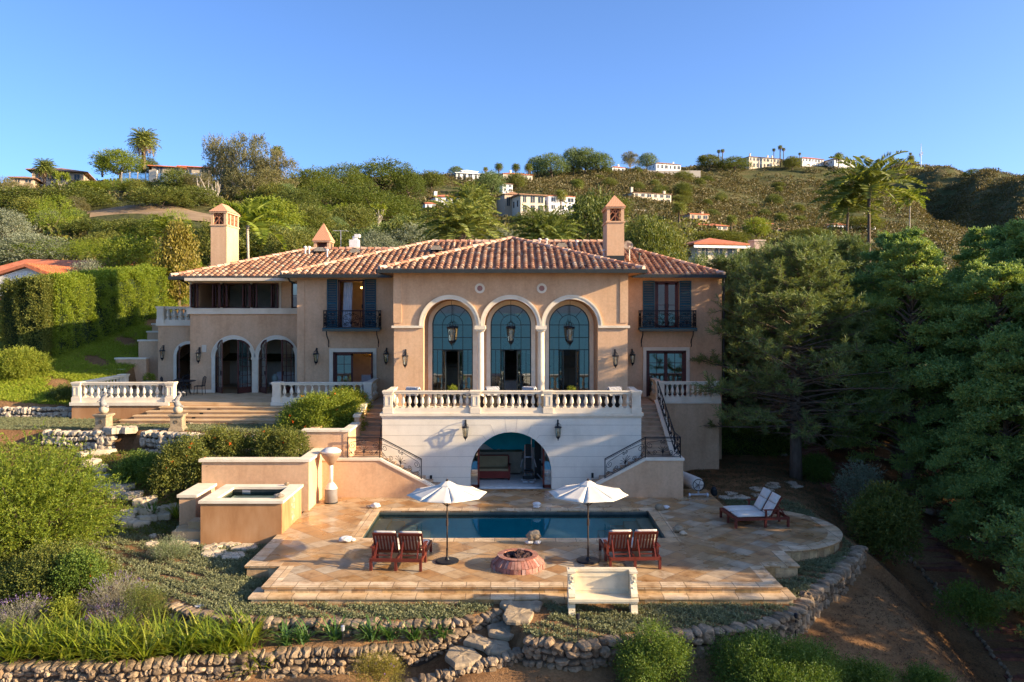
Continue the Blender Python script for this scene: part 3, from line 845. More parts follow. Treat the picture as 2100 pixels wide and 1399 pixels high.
riser(-7.45, 22.72, 7.86, 22.72, -0.55, -0.235, (0, -1)); riser(-7.45, 23.4, -7.45, 22.72, -0.55, -0.235, (-1, 0)); riser(7.86, 22.72, 7.86, 23.4, -0.55, -0.235, (1, 0))
tag(RS.build("deck_risers", M['riser']), kind="structure")
ST = MB().box(-7.52, 7.93, 22.66, 23.06, -0.235, -0.18).box(-7.40, 7.81, 22.74, 23.04, -0.6, -0.236)
ST.box(-7.52, -7.17, 23.06, 23.5, -0.235, -0.18).box(7.58, 7.93, 23.06, 23.5, -0.235, -0.18)
tag(ST.build("deck_step", M['border']), kind="structure")

# ---- pool
PW = mat_noise("waterline_tile", [(0.3, (0.05, 0.065, 0.060)), (0.7, (0.085, 0.105, 0.095))], 5, 0.3, 0.05, 40)
PT = mat_noise("pool_tile", [(0.3, (0.06, 0.66, 0.66)), (0.7, (0.09, 0.78, 0.76))], 3, 0.3, 0.05, 40)
PS = mat_noise("pool_ledge", [(0.3, (0.20, 0.165, 0.14)), (0.7, (0.27, 0.225, 0.19))], 3, 0.4, 0.05, 40)
x0, x1, y0, y1 = -5.33, 5.25, 27.85, 31.65
pb = MB()
def rim(za, zb_): pb.box(x0 - .2, x0, y0 - .2, y1 + .2, za, zb_).box(x1, x1 + .2, y0 - .2, y1 + .2, za, zb_).box(x0, x1, y0 - .2, y0, za, zb_).box(x0, x1, y1, y1 + .2, za, zb_)
rim(-.30, -.068)
tag(pb.build("pool_walls", PW), kind="structure"); pb = MB(); rim(-2.6, -.30)
pb.box(x0, x1, y0, y1, -2.6, -2.4); pb.box(x0, -1.8, y0, y1, -2.4, -1.3); pb.box(2.0, x1, y0, y1, -2.4, -1.3)
tag(pb.build("pool_basin", PT), kind="structure")
pl = MB()
for i, zt in enumerate((-0.30, -0.42, -0.58, -0.78)):
 pl.box(x0 + i * 0.5, x0 + (i + 1) * 0.5 if i else x0 + 0.5, y0, y1, -1.3, zt); pl.box(x1 - (i + 1) * 0.5, x1 - i * 0.5, y0, y1, -1.3, zt)
tag(pl.build("pool_ledges", PS), kind="structure")
m, nt, b = new_mat("pool_water")
tr = nt.nodes.new("ShaderNodeBsdfTransparent"); tr.inputs[0].default_value = (0.72, 0.97, 1.0, 1)
gl = nt.nodes.new("ShaderNodeBsdfGlossy"); gl.inputs["Roughness"].default_value = 0.02; gl.inputs["Color"].default_value = (0.60, 0.93, 0.96, 1)
bp = nt.nodes.new("ShaderNodeBump"); bp.inputs["Strength"].default_value = 0.10; bp.inputs["Distance"].default_value = 0.02
nt.links.new(noise_tex(nt, pos_scaled(nt), 2.5, 3), bp.inputs["Height"]); nt.links.new(bp.outputs[0], gl.inputs["Normal"])
fr = nt.nodes.new("ShaderNodeFresnel"); fr.inputs[0].default_value = 1.33
mx = nt.nodes.new("ShaderNodeMixShader")
nt.links.new(fr.outputs[0], mx.inputs[0]); nt.links.new(tr.outputs[0], mx.inputs[1]); nt.links.new(gl.outputs[0], mx.inputs[2])
nt.links.new(mx.outputs[0], nt.nodes["Material Output"].inputs["Surface"])
M['water'] = m
tag(MB().poly([(x0, y0, -0.16), (x1, y0, -0.16), (x1, y1, -0.16), (x0, y1, -0.16)]).build("pool_water", m), kind="structure")

# ---- upper left terrace with its broad steps, right terrace
TZ = 3.3
tm = MB()
tm.box(-21.75, -7.15, 39.6, 47.5, 2.3, TZ)
tag(tm.build("left_terrace", M['step']), kind="structure")
sm = MB()
for i in range(5):
 z = TZ - 0.16 * (i + 1) if i else TZ - 0.16
 xl = -17.3 - 0.46 * i if i else -17.3
 sm.box(xl, -10.4, 39.6 - 0.38 * (i + 1), 39.6 - 0.38 * i + (0.02 if i else 0), 2.2, z - 0.05)
 sm.box(xl - .04, -10.36, 39.6 - 0.38 * (i + 1) - .05, 39.6 - 0.38 * i - (.05 if i else 0.002), z - 0.05, z)
tag(sm.build("terrace_steps", M['step']), kind="structure")
lv = MB()
for i in range(4):
 z = TZ - 0.16 * (i + 1) - 0.11; y = 39.6 - 0.38 * (i + 1) - 0.001
 x = -15.0 - 0.22 * i
 lv.box(x, x + .17, y - 0.006, y + .02, z - .035, z + .035)
tag(lv.build("step_light", M['black']), "small black lights set into the risers of the broad terrace steps", "step lights")
# ------------------------------------------------------------------ THE MANSION
H = thing("mansion", "large terracotta stucco villa with red tiled hip roofs and three tall glazed arches", "mansion", (0, 42, 0))
def P(mb, name, mat, parent=None, smooth=False, label=None):
 o = mb.build(name, mat, None, smooth)
 par = parent if parent is not None else H
 o.parent = par
 if par is H: o.matrix_parent_inverse = Matrix.Translation((0, -42, 0))
 if label: o["label"] = label
 return o

YB, YC, YW, YL = 35.4, 37.9, 42.3, 44.3
AX = -0.20                                   # axis of the three arches
ARC = [AX - 2.87, AX, AX + 2.87]
SPR = 7.13
# central block
w = MB().wall(-5.70, 5.31, 3.3, 9.62, YC, YC + 0.42, [(ARC[0] - 1.24, ARC[2] + 1.24, 3.3, 6.9, False)] + [(c - 1.24, c + 1.24, 6.9, SPR, True) for c in ARC])
w.box(-5.70, -5.28, YC + .42, YW + .4, 3.3, 9.62).box(4.89, 5.31, YC + .42, YW + .4, 3.3, 9.62)
w.box(-5.28, -4.55, YC + .42, 39.6, 3.3, 9.5).box(4.16, 4.89, YC + .42, 39.6, 3.3, 9.5)   # sides of the loggia
# window wall of the loggia
w.wall(-5.28, 4.89, 3.3, 9.62, 39.6, 39.95, [(c - 1.2, c + 1.2, 3.3, 7.12, True) for c in ARC])
# corner strips standing a little proud
for a, c in ((-5.72, -5.34), (4.95, 5.33)): w.box(a, c, YC - 0.035, YC, 7.26, 9.62)
P(w, "central_wall", M['stucco'])
P(MB().box(-5.28, 4.89, YC + .42, 39.6, 8.66, 8.78), "loggia_ceiling", M['stucco'])
# wings
w = MB().wall(-11.43, -5.70, 2.9, 9.62, YW, YW + .35, [(-9.31, -7.90, 6.92, 9.44, False), (-9.56, -7.46, 3.3, 5.64, False)])
w.box(-11.43, -11.08, YW + .35, 55, 2.9, 9.62)
w.box(-11.45, -11.07, YW - .03, YW, 3.3, 9.62)
P(w, "left_middle_wall", M['stucco'])
w = MB().wall(5.31, 10.87, 0.0, 9.62, YW, YW + .35, [(7.36, 8.62, 6.92, 9.36, False), (6.90, 9.0, 3.3, 5.72, False)])
w.box(10.52, 10.87, YW + .35, 55, 0.0, 9.62)
P(w, "right_wing_wall", M['stucco'])
bandops = [(-17.70, -16.22, 7.94, 9.32, False), (-16.10, -14.56, 7.94, 9.32, False), (-14.44, -13.02, 7.94, 9.32, False)]
LA = (-15.49, -13.10)
w = MB().wall(-17.88, -11.43, 2.9, 9.62, YL, YL + .35, bandops + [(c - 1.0, c + 1.0, 3.3, 5.23, True) for c in LA] + [(-12.32, -11.80, 7.94, 9.36, False), (-11.99, -11.55, 3.3, 5.55, False)])
w.box(-17.88, -17.53, YL + .35, 55, 2.9, 9.62)
P(w, "left_wing_wall", M['stucco'])
# low arcade at the far left with a roof terrace
w = MB().wall(-20.4, -17.88, 2.9, 6.94, 46.0, 46.35, [(-19.33, -17.95, 3.3, 5.2, True)])
w.box(-20.4, -20.05, 46.35, 52, 2.9, 6.94)
P(w, "arcade_wall", M['stucco'])
P(MB().box(-20.5, -17.88, 45.9, 52, 6.94, 7.06), "arcade_cornice", M['cream'])
# rear shell
w = MB().wall(-11.08, 10.52, 2.9, 9.62, 50.0, 50.3, [(-.75, -.32, 5.1, 7.6, False), (-.06, .37, 5.1, 7.6, False)])
w.box(-17.53, -11.08, 54, 54.3, 2.9, 9.62)
P(w, "rear_wall", M['room'])
# floors, ceilings, inner partitions
w = MB()
w.box(-17.53, 10.52, 42.66, 54, 3.05, 3.298).box(-5.28, 4.89, 39.95, 42.66, 3.05, 3.298).box(-5.28, 4.89, 36, 39.95, 3.0, 3.296)
P(w, "floor_slab", M['floor'])
w = MB()
w.box(-17.53, -5.28, 44.66, 54, 6.3, 6.6).box(-11.08, -5.28, 42.66, 44.66, 6.3, 6.6).box(4.89, 10.52, 42.66, 50, 6.3, 6.6)
w.box(-17.53, 10.52, 42.66, 54, 9.40, 9.55).box(-5.28, 4.89, 39.95, 42.66, 9.40, 9.55)
w.box(-11.30, -11.08, 44.7, 54, 3.3, 9.4).box(-5.5, -5.28, 42.7, 50, 3.3, 9.4).box(4.89, 5.1, 42.7, 50, 3.3, 9.4)
w.box(-11.0, -5.5, 46.4, 46.55, 3.3, 9.4).box(5.1, 10.5, 46.4, 46.55, 3.3, 9.4).box(-17.5, -11.3, 49.4, 49.55, 3.3, 9.4)
P(w, "inner_walls", M['room'])

# ---- stone trim
t = MB()
for c in ARC: t.arcband(c, SPR, 1.24, 1.43, YC - 0.06, YC + 0.10, 0, pi, 40)
for c in ARC: t.arcband(c, SPR, 1.37, 1.445, YC - 0.085, YC - 0.058, 0, pi, 40)
P(t, "arch_trim", M['cream'])
t = MB()
t.box(-5.80, ARC[0] - 1.24, YC - 0.10, YC + 0.12, 7.02, SPR).box(ARC[2] + 1.24, 5.41, YC - 0.10, YC + 0.12, 7.02, SPR)
t.box(-5.80, -5.70, YC + .12, YC + 1.5, 7.02, SPR).box(5.31, 5.41, YC + .12, YC + 1.5, 7.02, SPR)
P(t, "impost_band", M['cream'])
for c in ((ARC[0] + ARC[1]) / 2, (ARC[1] + ARC[2]) / 2):
 col = MB()
 col.lathe([(0.19, 0), (0.19, .12), (0.165, .16), (0.165, 1.7), (0.155, 3.5), (0.16, 3.56)], 24, (c, YC + 0.2, 3.3))
 col.box(c - .26, c + .26, YC - .08, YC + .46, 6.95, SPR).box(c - .21, c + .21, YC - .03, YC + .42, 6.86, 6.95)
 P(col, "column", M['cream'], smooth=False)
for px in (984, 1111):
 x = X(px, YC); z = Z(591.5, YC)
 md = MB()
 for r0, r1, y in ((0.15, 0.235, -0.05), (0.13, 0.16, -0.03)): md.arcband(x, z, r0, r1, YC + y, YC + .01, 0, 2 * pi, 28)
 mo = P(md, "medallion", M['cream'])
 P(MB().prism([(x + .145 * cos(2 * pi * i / 24), z + .145 * sin(2 * pi * i / 24)) for i in range(24)], 'y', YC - .02, YC + .01), "medallion_disc", mat_noise("rosy_stone", [(0.3, (0.30, 0.13, 0.10)), (0.7, (0.42, 0.21, 0.17))], 14, 0.8, 0.2, 40), mo)
# cornices of the left wing
t = MB().box(-18.02, -11.43, YL - 0.12, YL + .02, 7.62, 7.92).box(-18.06, -11.43, YL - 0.16, YL + .02, 7.86, 7.94)
for x in (-17.84, -16.16, -14.50, -12.92): t.box(x - .06, x + .06, YL - .05, YL + .02, 7.94, 9.36)
t.box(-17.98, -12.8, YL - .07, YL + .02, 9.36, 9.60)
P(t, "window_cornice", M['cream'])
for c in LA:
 t = MB().arcband(c, 5.23, 1.0, 1.21, YL - .06, YL + .12, 0, pi, 32).arcband(c, 5.23, 1.15, 1.225, YL - .085, YL - .058, 0, pi, 32)
 if c == LA[0]: t.box(c - 1.2, c - 1.0, YL - .06, YL + .12, 3.3, 5.23)
 else: t.box(c + 1.0, c + 1.11, YL - .06, YL + .12, 3.3, 5.23)
 P(t, "door_arch_trim", M['cream'])
cx = (LA[0] + LA[1]) / 2
P(MB().box(cx - .17, cx + .17, YL - .05, YL + .3, 3.3, 5.15).box(cx - .21, cx + .21, YL - .09, YL + .34, 5.11, 5.23), "column", M['cream'])
P(MB().arcband(-18.64, 5.2, .69, .86, 45.94, 46.1, 0, pi, 24).box(-19.5, -19.33, 45.94, 46.1, 3.3, 5.2), "door_arch_trim", M['cream'])
P(MB().box(-17.9, LA[0] - 1.21, YL - .05, YL + .01, 3.3, 3.46), "wall_plinth", M['cream'])
def frame_rect(x0, x1, z0, z1, wd, Y, mat, name="door_surround", bottom=False):
 t = MB().box(x0 - wd, x0, Y - .06, Y + .1, z0, z1).box(x1, x1 + wd, Y - .06, Y + .1, z0, z1).box(x0 - wd, x1 + wd, Y - .065, Y + .1, z1, z1 + wd)
 t.box(x0 - wd, x1 + wd, Y - .085, Y - .06, z1 + wd * .7, z1 + wd * 1.02)
 return P(t, name, mat)
frame_rect(-9.56, -7.46, 3.3, 5.64, .19, YW, M['cream'])
frame_rect(6.90, 9.0, 3.3, 5.72, .17, YW, M['cream'])

# ---- doors and windows
def leaf(name, hx, hy, ang, wd, z0, z1, nx, nz, frame, glass, arch=False, flip=False, rail=0.07, kick=0.0):
 """a glazed leaf hinged at (hx, hy) and swung to angle ang (0 = +X, -90 = towards the camera)"""
 d = Vector((cos(ang), sin(ang), 0)); n = Vector((-d.y, d.x, 0))
 def pt(s, z): return (hx + d.x * s, hy + d.y * s, z)
 def top(s):
  if not arch: return z1
  q = (wd - s) if not flip else s
  return z1 + sqrt(max(0, wd * wd - q * q))
 fb = MB(); th = 0.05
 def bm(a, c, wdt=rail, t_=th):
  fb.beam(a, c, wdt, t_, up=tuple(n))
 bm(pt(rail / 2, z0), pt(rail / 2, top(rail / 2 + .02))); bm(pt(wd - rail / 2, z0), pt(wd - rail / 2, top(wd - rail / 2)))
 bm(pt(0, z0 + rail / 2 + kick / 2), pt(wd, z0 + rail / 2 + kick / 2), rail + kick)
 if not arch: bm(pt(0, z1 - rail / 2), pt(wd, z1 - rail / 2))
 else:
  pr = [pt(wd * i / 8, top(wd * i / 8) - .03) for i in range(9)]
  for a, c in zip(pr[:-1], pr[1:]): bm(a, c)
 for i in range(1, nx): bm(pt(wd * i / nx, z0), pt(wd * i / nx, top(wd * i / nx)), .026, .03)
 for i in range(1, nz): bm(pt(0, z0 + (z1 - z0) * i / nz), pt(wd, z0 + (z1 - z0) * i / nz), .026, .03)
 if arch: bm(pt(0, z1), pt(wd, z1), .03, .03)
 o = P(fb, name, frame)
 g = MB()
 k = 8 if arch else 1
 q = [pt(wd * i / k, top(wd * i / k)) for i in range(k + 1)]
 g.poly([pt(0, z0 + kick)] + [pt(wd, z0 + kick)] + q[::-1])
 P(g, "pane", glass, o)
 hd = MB().beam(pt(wd - .09, z0 + 1.0), pt(wd - .09, z0 + 1.22), .03, .12, up=tuple(n))
 P(hd, "handle", M['iron'], o)
 return o

# three tall arched windows
for c in ARC:
 r, zs, y, wb = 1.0, 7.12, 39.62, M['bronze_win']
 tr_ = MB().arcband(c, zs, 1.0, 1.2, y - .08, y + .2, 0, pi, 32).box(c - 1.2, c - 1.0, y - .08, y + .2, 3.3, zs).box(c + 1.0, c + 1.2, y - .08, y + .2, 3.3, zs)
 P(tr_, "window_surround", M['cream'])
 f = MB(); yf = y + .06
 f.arcband(c, zs, r - .05, r, yf, yf + .06, 0, pi, 32); f.arcband(c, zs, .485, .515, yf + .01, yf + .05, 0, pi, 24)
 for s in (-1, 1): f.box(c + s * r - (.05 if s > 0 else 0), c + s * r + (0 if s > 0 else .05), yf, yf + .06, 3.3, zs)
 for s in (-.5, .5): f.box(c + s - .015, c + s + .015, yf + .01, yf + .05, 3.3, zs)
 for z in (zs, 6.50, 5.90): f.box(c - r, c + r, yf + .008, yf + .052, z - .018, z + .018)
 f.box(c - .012, c + .012, yf + .01, yf + .05, zs - 1.2, zs + .0)
 for a in (pi * .28, pi * .5, pi * .72): f.beam((c + .5 * cos(a), yf + .03, zs + .5 * sin(a)), (c + .97 * cos(a), yf + .03, zs + .97 * sin(a)), .028, .03, up=(0, 1, 0))
 for s in (-.75, .75): f.box(c + s - .012, c + s + .012, yf + .01, yf + .05, 3.3, 5.9)
 for z in (4.6,):
  f.box(c - r, c - .5, yf + .01, yf + .05, z - .015, z + .015).box(c + .5, c + r, yf + .01, yf + .05, z - .015, z + .015)
 fo = P(f, "arched_window", wb)
 g = MB(); pts = [(c + r * cos(pi * i / 28), yf + .03, zs + r * sin(pi * i / 28)) for i in range(29)]
 g.poly([(c + r, yf + .03, 5.9)] + pts + [(c - r, yf + .03, 5.9)])
 g.poly([(c - r, yf + .03, 3.3), (c - .5, yf + .03, 3.3), (c - .5, yf + .03, 5.88), (c - r, yf + .03, 5.88)])
 g.poly([(c + .5, yf + .03, 3.3), (c + r, yf + .03, 3.3), (c + r, yf + .03, 5.88), (c + .5, yf + .03, 5.88)])
 P(g, "pane", M['glass'], fo)
 leaf("glazed_door", c - .5, yf, radians(-68), .5, 3.32, 5.88, 1, 3, wb, M['glass'], rail=.05, kick=.2)
 leaf("glazed_door", c + .5, yf, radians(-112), .5, 3.32, 5.88, 1, 3, wb, M['glass'], rail=.05, kick=.2)

# left wing arched doors, folded open
for c in LA:
 y = YL + .12
 leaf("arched_door", c - 1.0, y, radians(-52), 1.0, 3.32, 5.23, 3, 4, M['mahog'], M['glass2'], arch=True, kick=.25)
 leaf("arched_door", c + 1.0, y, radians(-122), 1.0, 3.32, 5.23, 3, 4, M['mahog'], M['glass2'], arch=True, kick=.25)
leaf("side_light", -11.99, YL + .1, 0, .44, 3.32, 5.53, 1, 4, M['mahog'], M['glass'])
leaf("arched_door", -19.3, 46.2, radians(-65), .6, 3.32, 5.2, 2, 4, M['mahog'], M['glass2'], arch=True)
# left wing band windows with open casements
for (a, b_, z0, z1, _) in bandops:
 k = (b_ - a) / 4
 P(MB().box(a, a + .05, YL, YL + .2, z0, z1).box(b_ - .05, b_, YL, YL + .2, z0, z1).box(a, b_, YL + .02, YL + .2, z1 - .06, z1).box(a, b_, YL + .02, YL + .2, z0, z0 + .05), "casement_frame", M['mahog'])
 for hx, an in ((a + .04, -100), (a + .04 + k * .55, -80), (b_ - .04, -80), (b_ - .04 - k * .55, -100)):
  leaf("casement", hx, YL + .05, radians(an), k, z0 + .05, z1 - .07, 1, 2, M['mahog'], M['glass2'], rail=.055)
leaf("narrow_window", -12.3, YL + .1, 0, .5, 7.96, 9.34, 1, 2, M['mahog'], M['glass'], rail=.06)
leaf("narrow_window", -18.45, 47.2, 0, .55, 7.96, 9.34, 1, 2, M['mahog'], M['glass'], rail=.06)
# upper doors
P(MB().box(-9.31, -9.22, YW + .02, YW + .2, 6.92, 9.44).box(-7.99, -7.90, YW + .02, YW + .2, 6.92, 9.44).box(-9.31, -7.90, YW + .02, YW + .2, 9.36, 9.44), "door_frame", M['mahog'])
leaf("balcony_door", -9.22, YW + .2, radians(75), .60, 6.94, 9.36, 1, 2, M['mahog'], M['glass2'])
leaf("balcony_door", -7.99, YW + .2, radians(105), .60, 6.94, 9.36, 1, 2, M['mahog'], M['glass2'])
P(MB().box(7.36, 7.45, YW + .02, YW + .2, 6.92, 9.36).box(8.53, 8.62, YW + .02, YW + .2, 6.92, 9.36).box(7.36, 8.62, YW + .02, YW + .2, 9.28, 9.36), "door_frame", M['mahog'])
leaf("balcony_door", 7.45, YW + .12, 0, .54, 6.94, 9.28, 1, 2, M['mahog'], M['glass'], rail=.10)
leaf("balcony_door", 8.53, YW + .12, pi, .54, 6.94, 9.28, 1, 2, M['mahog'], M['glass'], rail=.10)
# lower doors
P(MB().box(-9.56, -9.47, YW + .02, YW + .2, 3.3, 5.64).box(-7.55, -7.46, YW + .02, YW + .2, 3.3, 5.64).box(-9.56, -7.46, YW + .02, YW + .2, 5.55, 5.64), "door_frame", M['mahog'])
leaf("terrace_door", -9.47, YW + .12, 0, .93, 3.32, 5.55, 2, 4, M['mahog'], M['glass'], rail=.10)
leaf("terrace_door", -7.55, YW + .12, radians(-80), .5, 3.32, 5.55, 1, 4, M['mahog'], M['glass2'], rail=.09)
P(MB().box(6.90, 7.0, YW + .02, YW + .2, 3.3, 5.72).box(8.9, 9.0, YW + .02, YW + .2, 3.3, 5.72).box(6.9, 9.0, YW + .02, YW + .2, 5.64, 5.72), "door_frame", M['mahog'])
leaf("terrace_door", 7.0, YW + .12, 0, .95, 3.32, 5.64, 2, 4, M['mahog'], M['glass'], rail=.09)
leaf("terrace_door", 8.9, YW + .12, pi, .95, 3.32, 5.64, 2, 4, M['mahog'], M['glass'], rail=.09)
P(MB().box(-18.2, -17.95, 47, 47.2, 3.3, 5.3), "arcade_pier", M['cream'])
# shutters
def shutter(x0, x1, z0, z1):
 s = MB().box(x0, x0 + .06, YW - .06, YW - .004, z0, z1).box(x1 - .06, x1, YW - .06, YW - .004, z0, z1)
 for z in (z0, z0 + (z1 - z0) * .47, z1 - .08): s.box(x0 + .06, x1 - .06, YW - .06, YW - .004, z, z + .08)
 n = 26
 for i in range(n):
  z = z0 + .09 + (z1 - z0 - .17) * i / n
  s.add([(x0 + .06, YW - .052, z), (x1 - .06, YW - .052, z), (x1 - .06, YW - .012, z + .075), (x0 + .06, YW - .012, z + .075)], [(0, 1, 2, 3)])
 P(s, "shutter", M['shutter'])
for a in ((-9.87, -9.33, 6.95, 9.46), (-7.88, -7.30, 6.95, 9.46), (6.72, 7.34, 6.95, 9.38), (8.64, 9.26, 6.95, 9.38)): shutter(*a)
# vent grille, gutters, downspouts
P(MB().box(-17.23, -16.98, YL - .03, YL, 5.52, 5.92), "wall_vent", M['farcream'])
g = MB()
def gut(x0, x1, y, z): g.box(x0, x1, y - .13, y + .02, z - .15, z + .02)
gut(-6.36, 6.05, 37.18, 9.73); gut(-12.2, -6.34, 41.58, 9.67); gut(6.03, 10.88, 41.58, 9.67); gut(-18.72, -11.9, 43.58, 9.64)
g.box(-6.44, -6.29, 37.2, 41.6, 9.58, 9.75).box(5.98, 6.13, 37.2, 41.6, 9.58, 9.75).box(10.8, 10.95, 41.6, 55, 9.52, 9.69).box(-12.26, -12.1, 41.6, 43.6, 9.52, 9.69).box(-18.8, -18.64, 43.6, 55, 9.49, 9.66)
P(g, "gutter", M['gutter'])
for pts in ([(-11.75, 41.6, 9.55), (-11.75, 42.0, 9.35), (-11.55, 42.22, 9.25)], [(-6.2, 41.6, 9.55), (-6.2, 41.9, 9.3), (-5.82, 42.2, 9.25)],
   [(10.95, 42.2, 9.5), (10.95, 42.2, 3.4)], [(-18.2, 43.7, 9.5), (-18.0, 44.2, 9.3), (-17.95, 44.25, 9.2)]):
 P(MB().tube(pts, .05, 8), "downspout", M['gutter'])
s = MB().box(-6.3, 5.98, 37.2, 41.6, 9.60, 9.64).box(-12.15, 10.8, 41.6, 55.5, 9.585, 9.60).box(-18.64, -12.15, 43.6, 55.5, 9.57, 9.585)
P(s, "soffit", M['soffit'])

# ---- tiled roofs
def roof_face(tb, base, pts, spacing=0.335, expo=0.40):
 """barrel tiles over a planar face; pts[0], pts[1] are the eave ends"""
 e0, e1 = Vector(pts[0]), Vector(pts[1]); PT_ = [Vector(p) for p in pts]
 u = (e1 - e0).normalized(); n = u.cross(PT_[2] - e0).normalized()
 if n.z < 0: n = -n
 v = n.cross(u)
 if v.z < 0: v = -v
 q = [((p - e0).dot(u), (p - e0).dot(v)) for p in PT_]
 base.poly([tuple(p - n * .02) for p in PT_])
 umin = min(a for a, _ in q); umax = max(a for a, _ in q)
 k = int((umax - umin) / spacing)
 for i in range(k + 1):
  a = umin + (i + .5) * (umax - umin) / (k + 1)
  cr = []
  for (a0, b0), (a1, b1) in zip(q, q[1:] + q[:1]):
   if (a0 > a) != (a1 > a): cr.append(b0 + (b1 - b0) * (a - a0) / (a1 - a0))
  if len(cr) < 2: continue
  lo, hi = min(cr), max(cr)
  if hi - lo < .12: continue
  nt_ = max(1, int((hi - lo) / expo))
  for j in range(nt_ + 1):
   b0 = lo - .05 + j * expo; b1 = min(b0 + expo + .07, hi)
   if b1 - b0 < .1: continue
   ja = R.uniform(-.012, .012); lift = .035; rr = (.112, .086)
   vs = []
   for (bb, r_, lf) in ((b0, rr[0], lift + R.uniform(-.006, .012)), (b1, rr[1], .004)):
    for m_ in range(6):
     t_ = pi * m_ / 5
     vs.append(e0 + u * (a + ja + r_ * cos(t_)) + v * bb + n * (lf + r_ * .95 * sin(t_) - .02))
   fs = [(m_, m_ + 1, m_ + 7, m_ + 6) for m_ in range(5)] + [(5, 4, 3, 2, 1, 0)]
   tb.add(vs, fs)
   # pan tile between the barrels
   vs = []
   for (bb, lf) in ((b0, .022), (b1, -.012)):
    for m_ in (-1, 0, 1): vs.append(e0 + u * (a + spacing / 2 + m_ * .10) + v * bb + n * (lf - .012 * (m_ == 0)))
   if a + spacing / 2 < umax - .02: tb.add(vs, [(0, 1, 4, 3), (1, 2, 5, 4), (0, 3, 3, 0)][:2])
def ridge(a, b, r=.13):
 rb = MB()
 a = Vector(a); b = Vector(b); d = (b - a); n = max(1, int(d.length / .42))
 for i in range(n):
  p = a + d * (i / n); q = a + d * (min(1, (i + 1.12) / n)); h = Vector((0, 0, .03 + R.uniform(0, .015)))
  rb.tube([p + h, q + h * .5], [r * 1.05, r * .88], 8)
 P(rb, "ridge_cap", M['ridge'], ro)
tb, bb = MB(), MB()
CL, CR, PK, RR = (-6.28, 37.2, 9.75), (5.96, 37.2, 9.75), (-.16, 43.31, 11.675), (-.16, 47.9, 11.675)
VL, VR = (-6.28, 41.79, 9.75), (5.96, 41.79, 9.75)
ML, MR, M1, M2 = (-12.1, 41.6, 9.69), (10.8, 41.6, 9.69), (-5.0, 48.7, 11.93), (5.43, 48.7, 11.93)
MLb, MRb = (-12.1, 55.8, 9.69), (10.8, 55.8, 9.69)
LL, L1, L2, LLb, LR = (-18.65, 43.6, 9.66), (-12.6, 49.6, 11.55), (-5.5, 49.6, 11.55), (-18.65, 55.6, 9.66), (-5.5, 43.6, 9.66)
roof_face(tb, bb, [CL, CR, PK]); roof_face(tb, bb, [VL, CL, PK, RR]); roof_face(tb, bb, [CR, VR, RR, PK])
roof_face(tb, bb, [ML, MR, M2, M1]); roof_face(tb, bb, [MLb, ML, M1]); roof_face(tb, bb, [MR, MRb, M2])
roof_face(tb, bb, [LL, LR, L2, L1]); roof_face(tb, bb, [LLb, LL, L1])
bb.poly([MLb, MRb, M2, M1]); bb.poly([LLb, (-5.5, 55.6, 9.66), L2, L1])
ro = P(bb, "roof", M['tilebase'])
P(tb, "barrel_tiles", M['tile'], ro)
for a, b_ in ((CL, PK), (CR, PK), (PK, RR), (ML, M1), (MR, M2), (M1, M2), (LL, L1), (L1, L2), (MLb, M1), (MRb, M2), (LLb, L1)): ridge(a, b_)
# half round louvre vents and pipes
def louvre(px, py, Y):
 x, z = X(px, Y), Z(py, Y)
 l = MB().prism([(x + .33 * cos(pi * i / 14), z + .30 * sin(pi * i / 14)) for i in range(15)], 'y', Y - .02, Y + .9)
 o = P(l, "roof_vent", M['gutter'], ro)
 s_ = MB()
 for i in range(4):
  zz = z + .03 + .06 * i; hw = .33 * sqrt(max(0.02, 1 - ((zz - z + .03) / .31) ** 2))
  s_.box(x - hw, x + hw, Y - .05, Y - .02, zz, zz + .025)
 P(s_, "louvre", M['cream'], ro)
for a in ((895, 513, 45.9), (1004, 517, 41.0), (1087, 518, 41.2), (727, 519, 48.6), (655, 516, 48.4), (1152, 507, 46.9)): louvre(*a)
def pipe(px, py, Y, h=.25, mat='cover_white'):
 x = X(px, Y); z = Z(py, Y)
 p = MB().tube([(x, Y, z - .1), (x, Y, z + h)], .05, 8).lathe([(.05, 0), (.10, .03), (.10, .10), (.03, .14)], 10, (x, Y, z + h))
 P(p, "vent_pipe", M[mat], ro)
for a in ((626, 518, 48.2), (634, 518, 48.3), (671, 524, 47.6), (1107, 502, 47.9), (1121, 502, 47.9), (1183, 506, 47.5), (1191, 508, 47.4, .25, 'gutter'), (1239, 526, 43.8), (1254, 529, 43.4), (1311, 531, 44.2, .2, 'gutter'), (931, 504, 47.6, .2, 'ridge'), (964, 503, 47.8, .2, 'ridge')): pipe(*a)

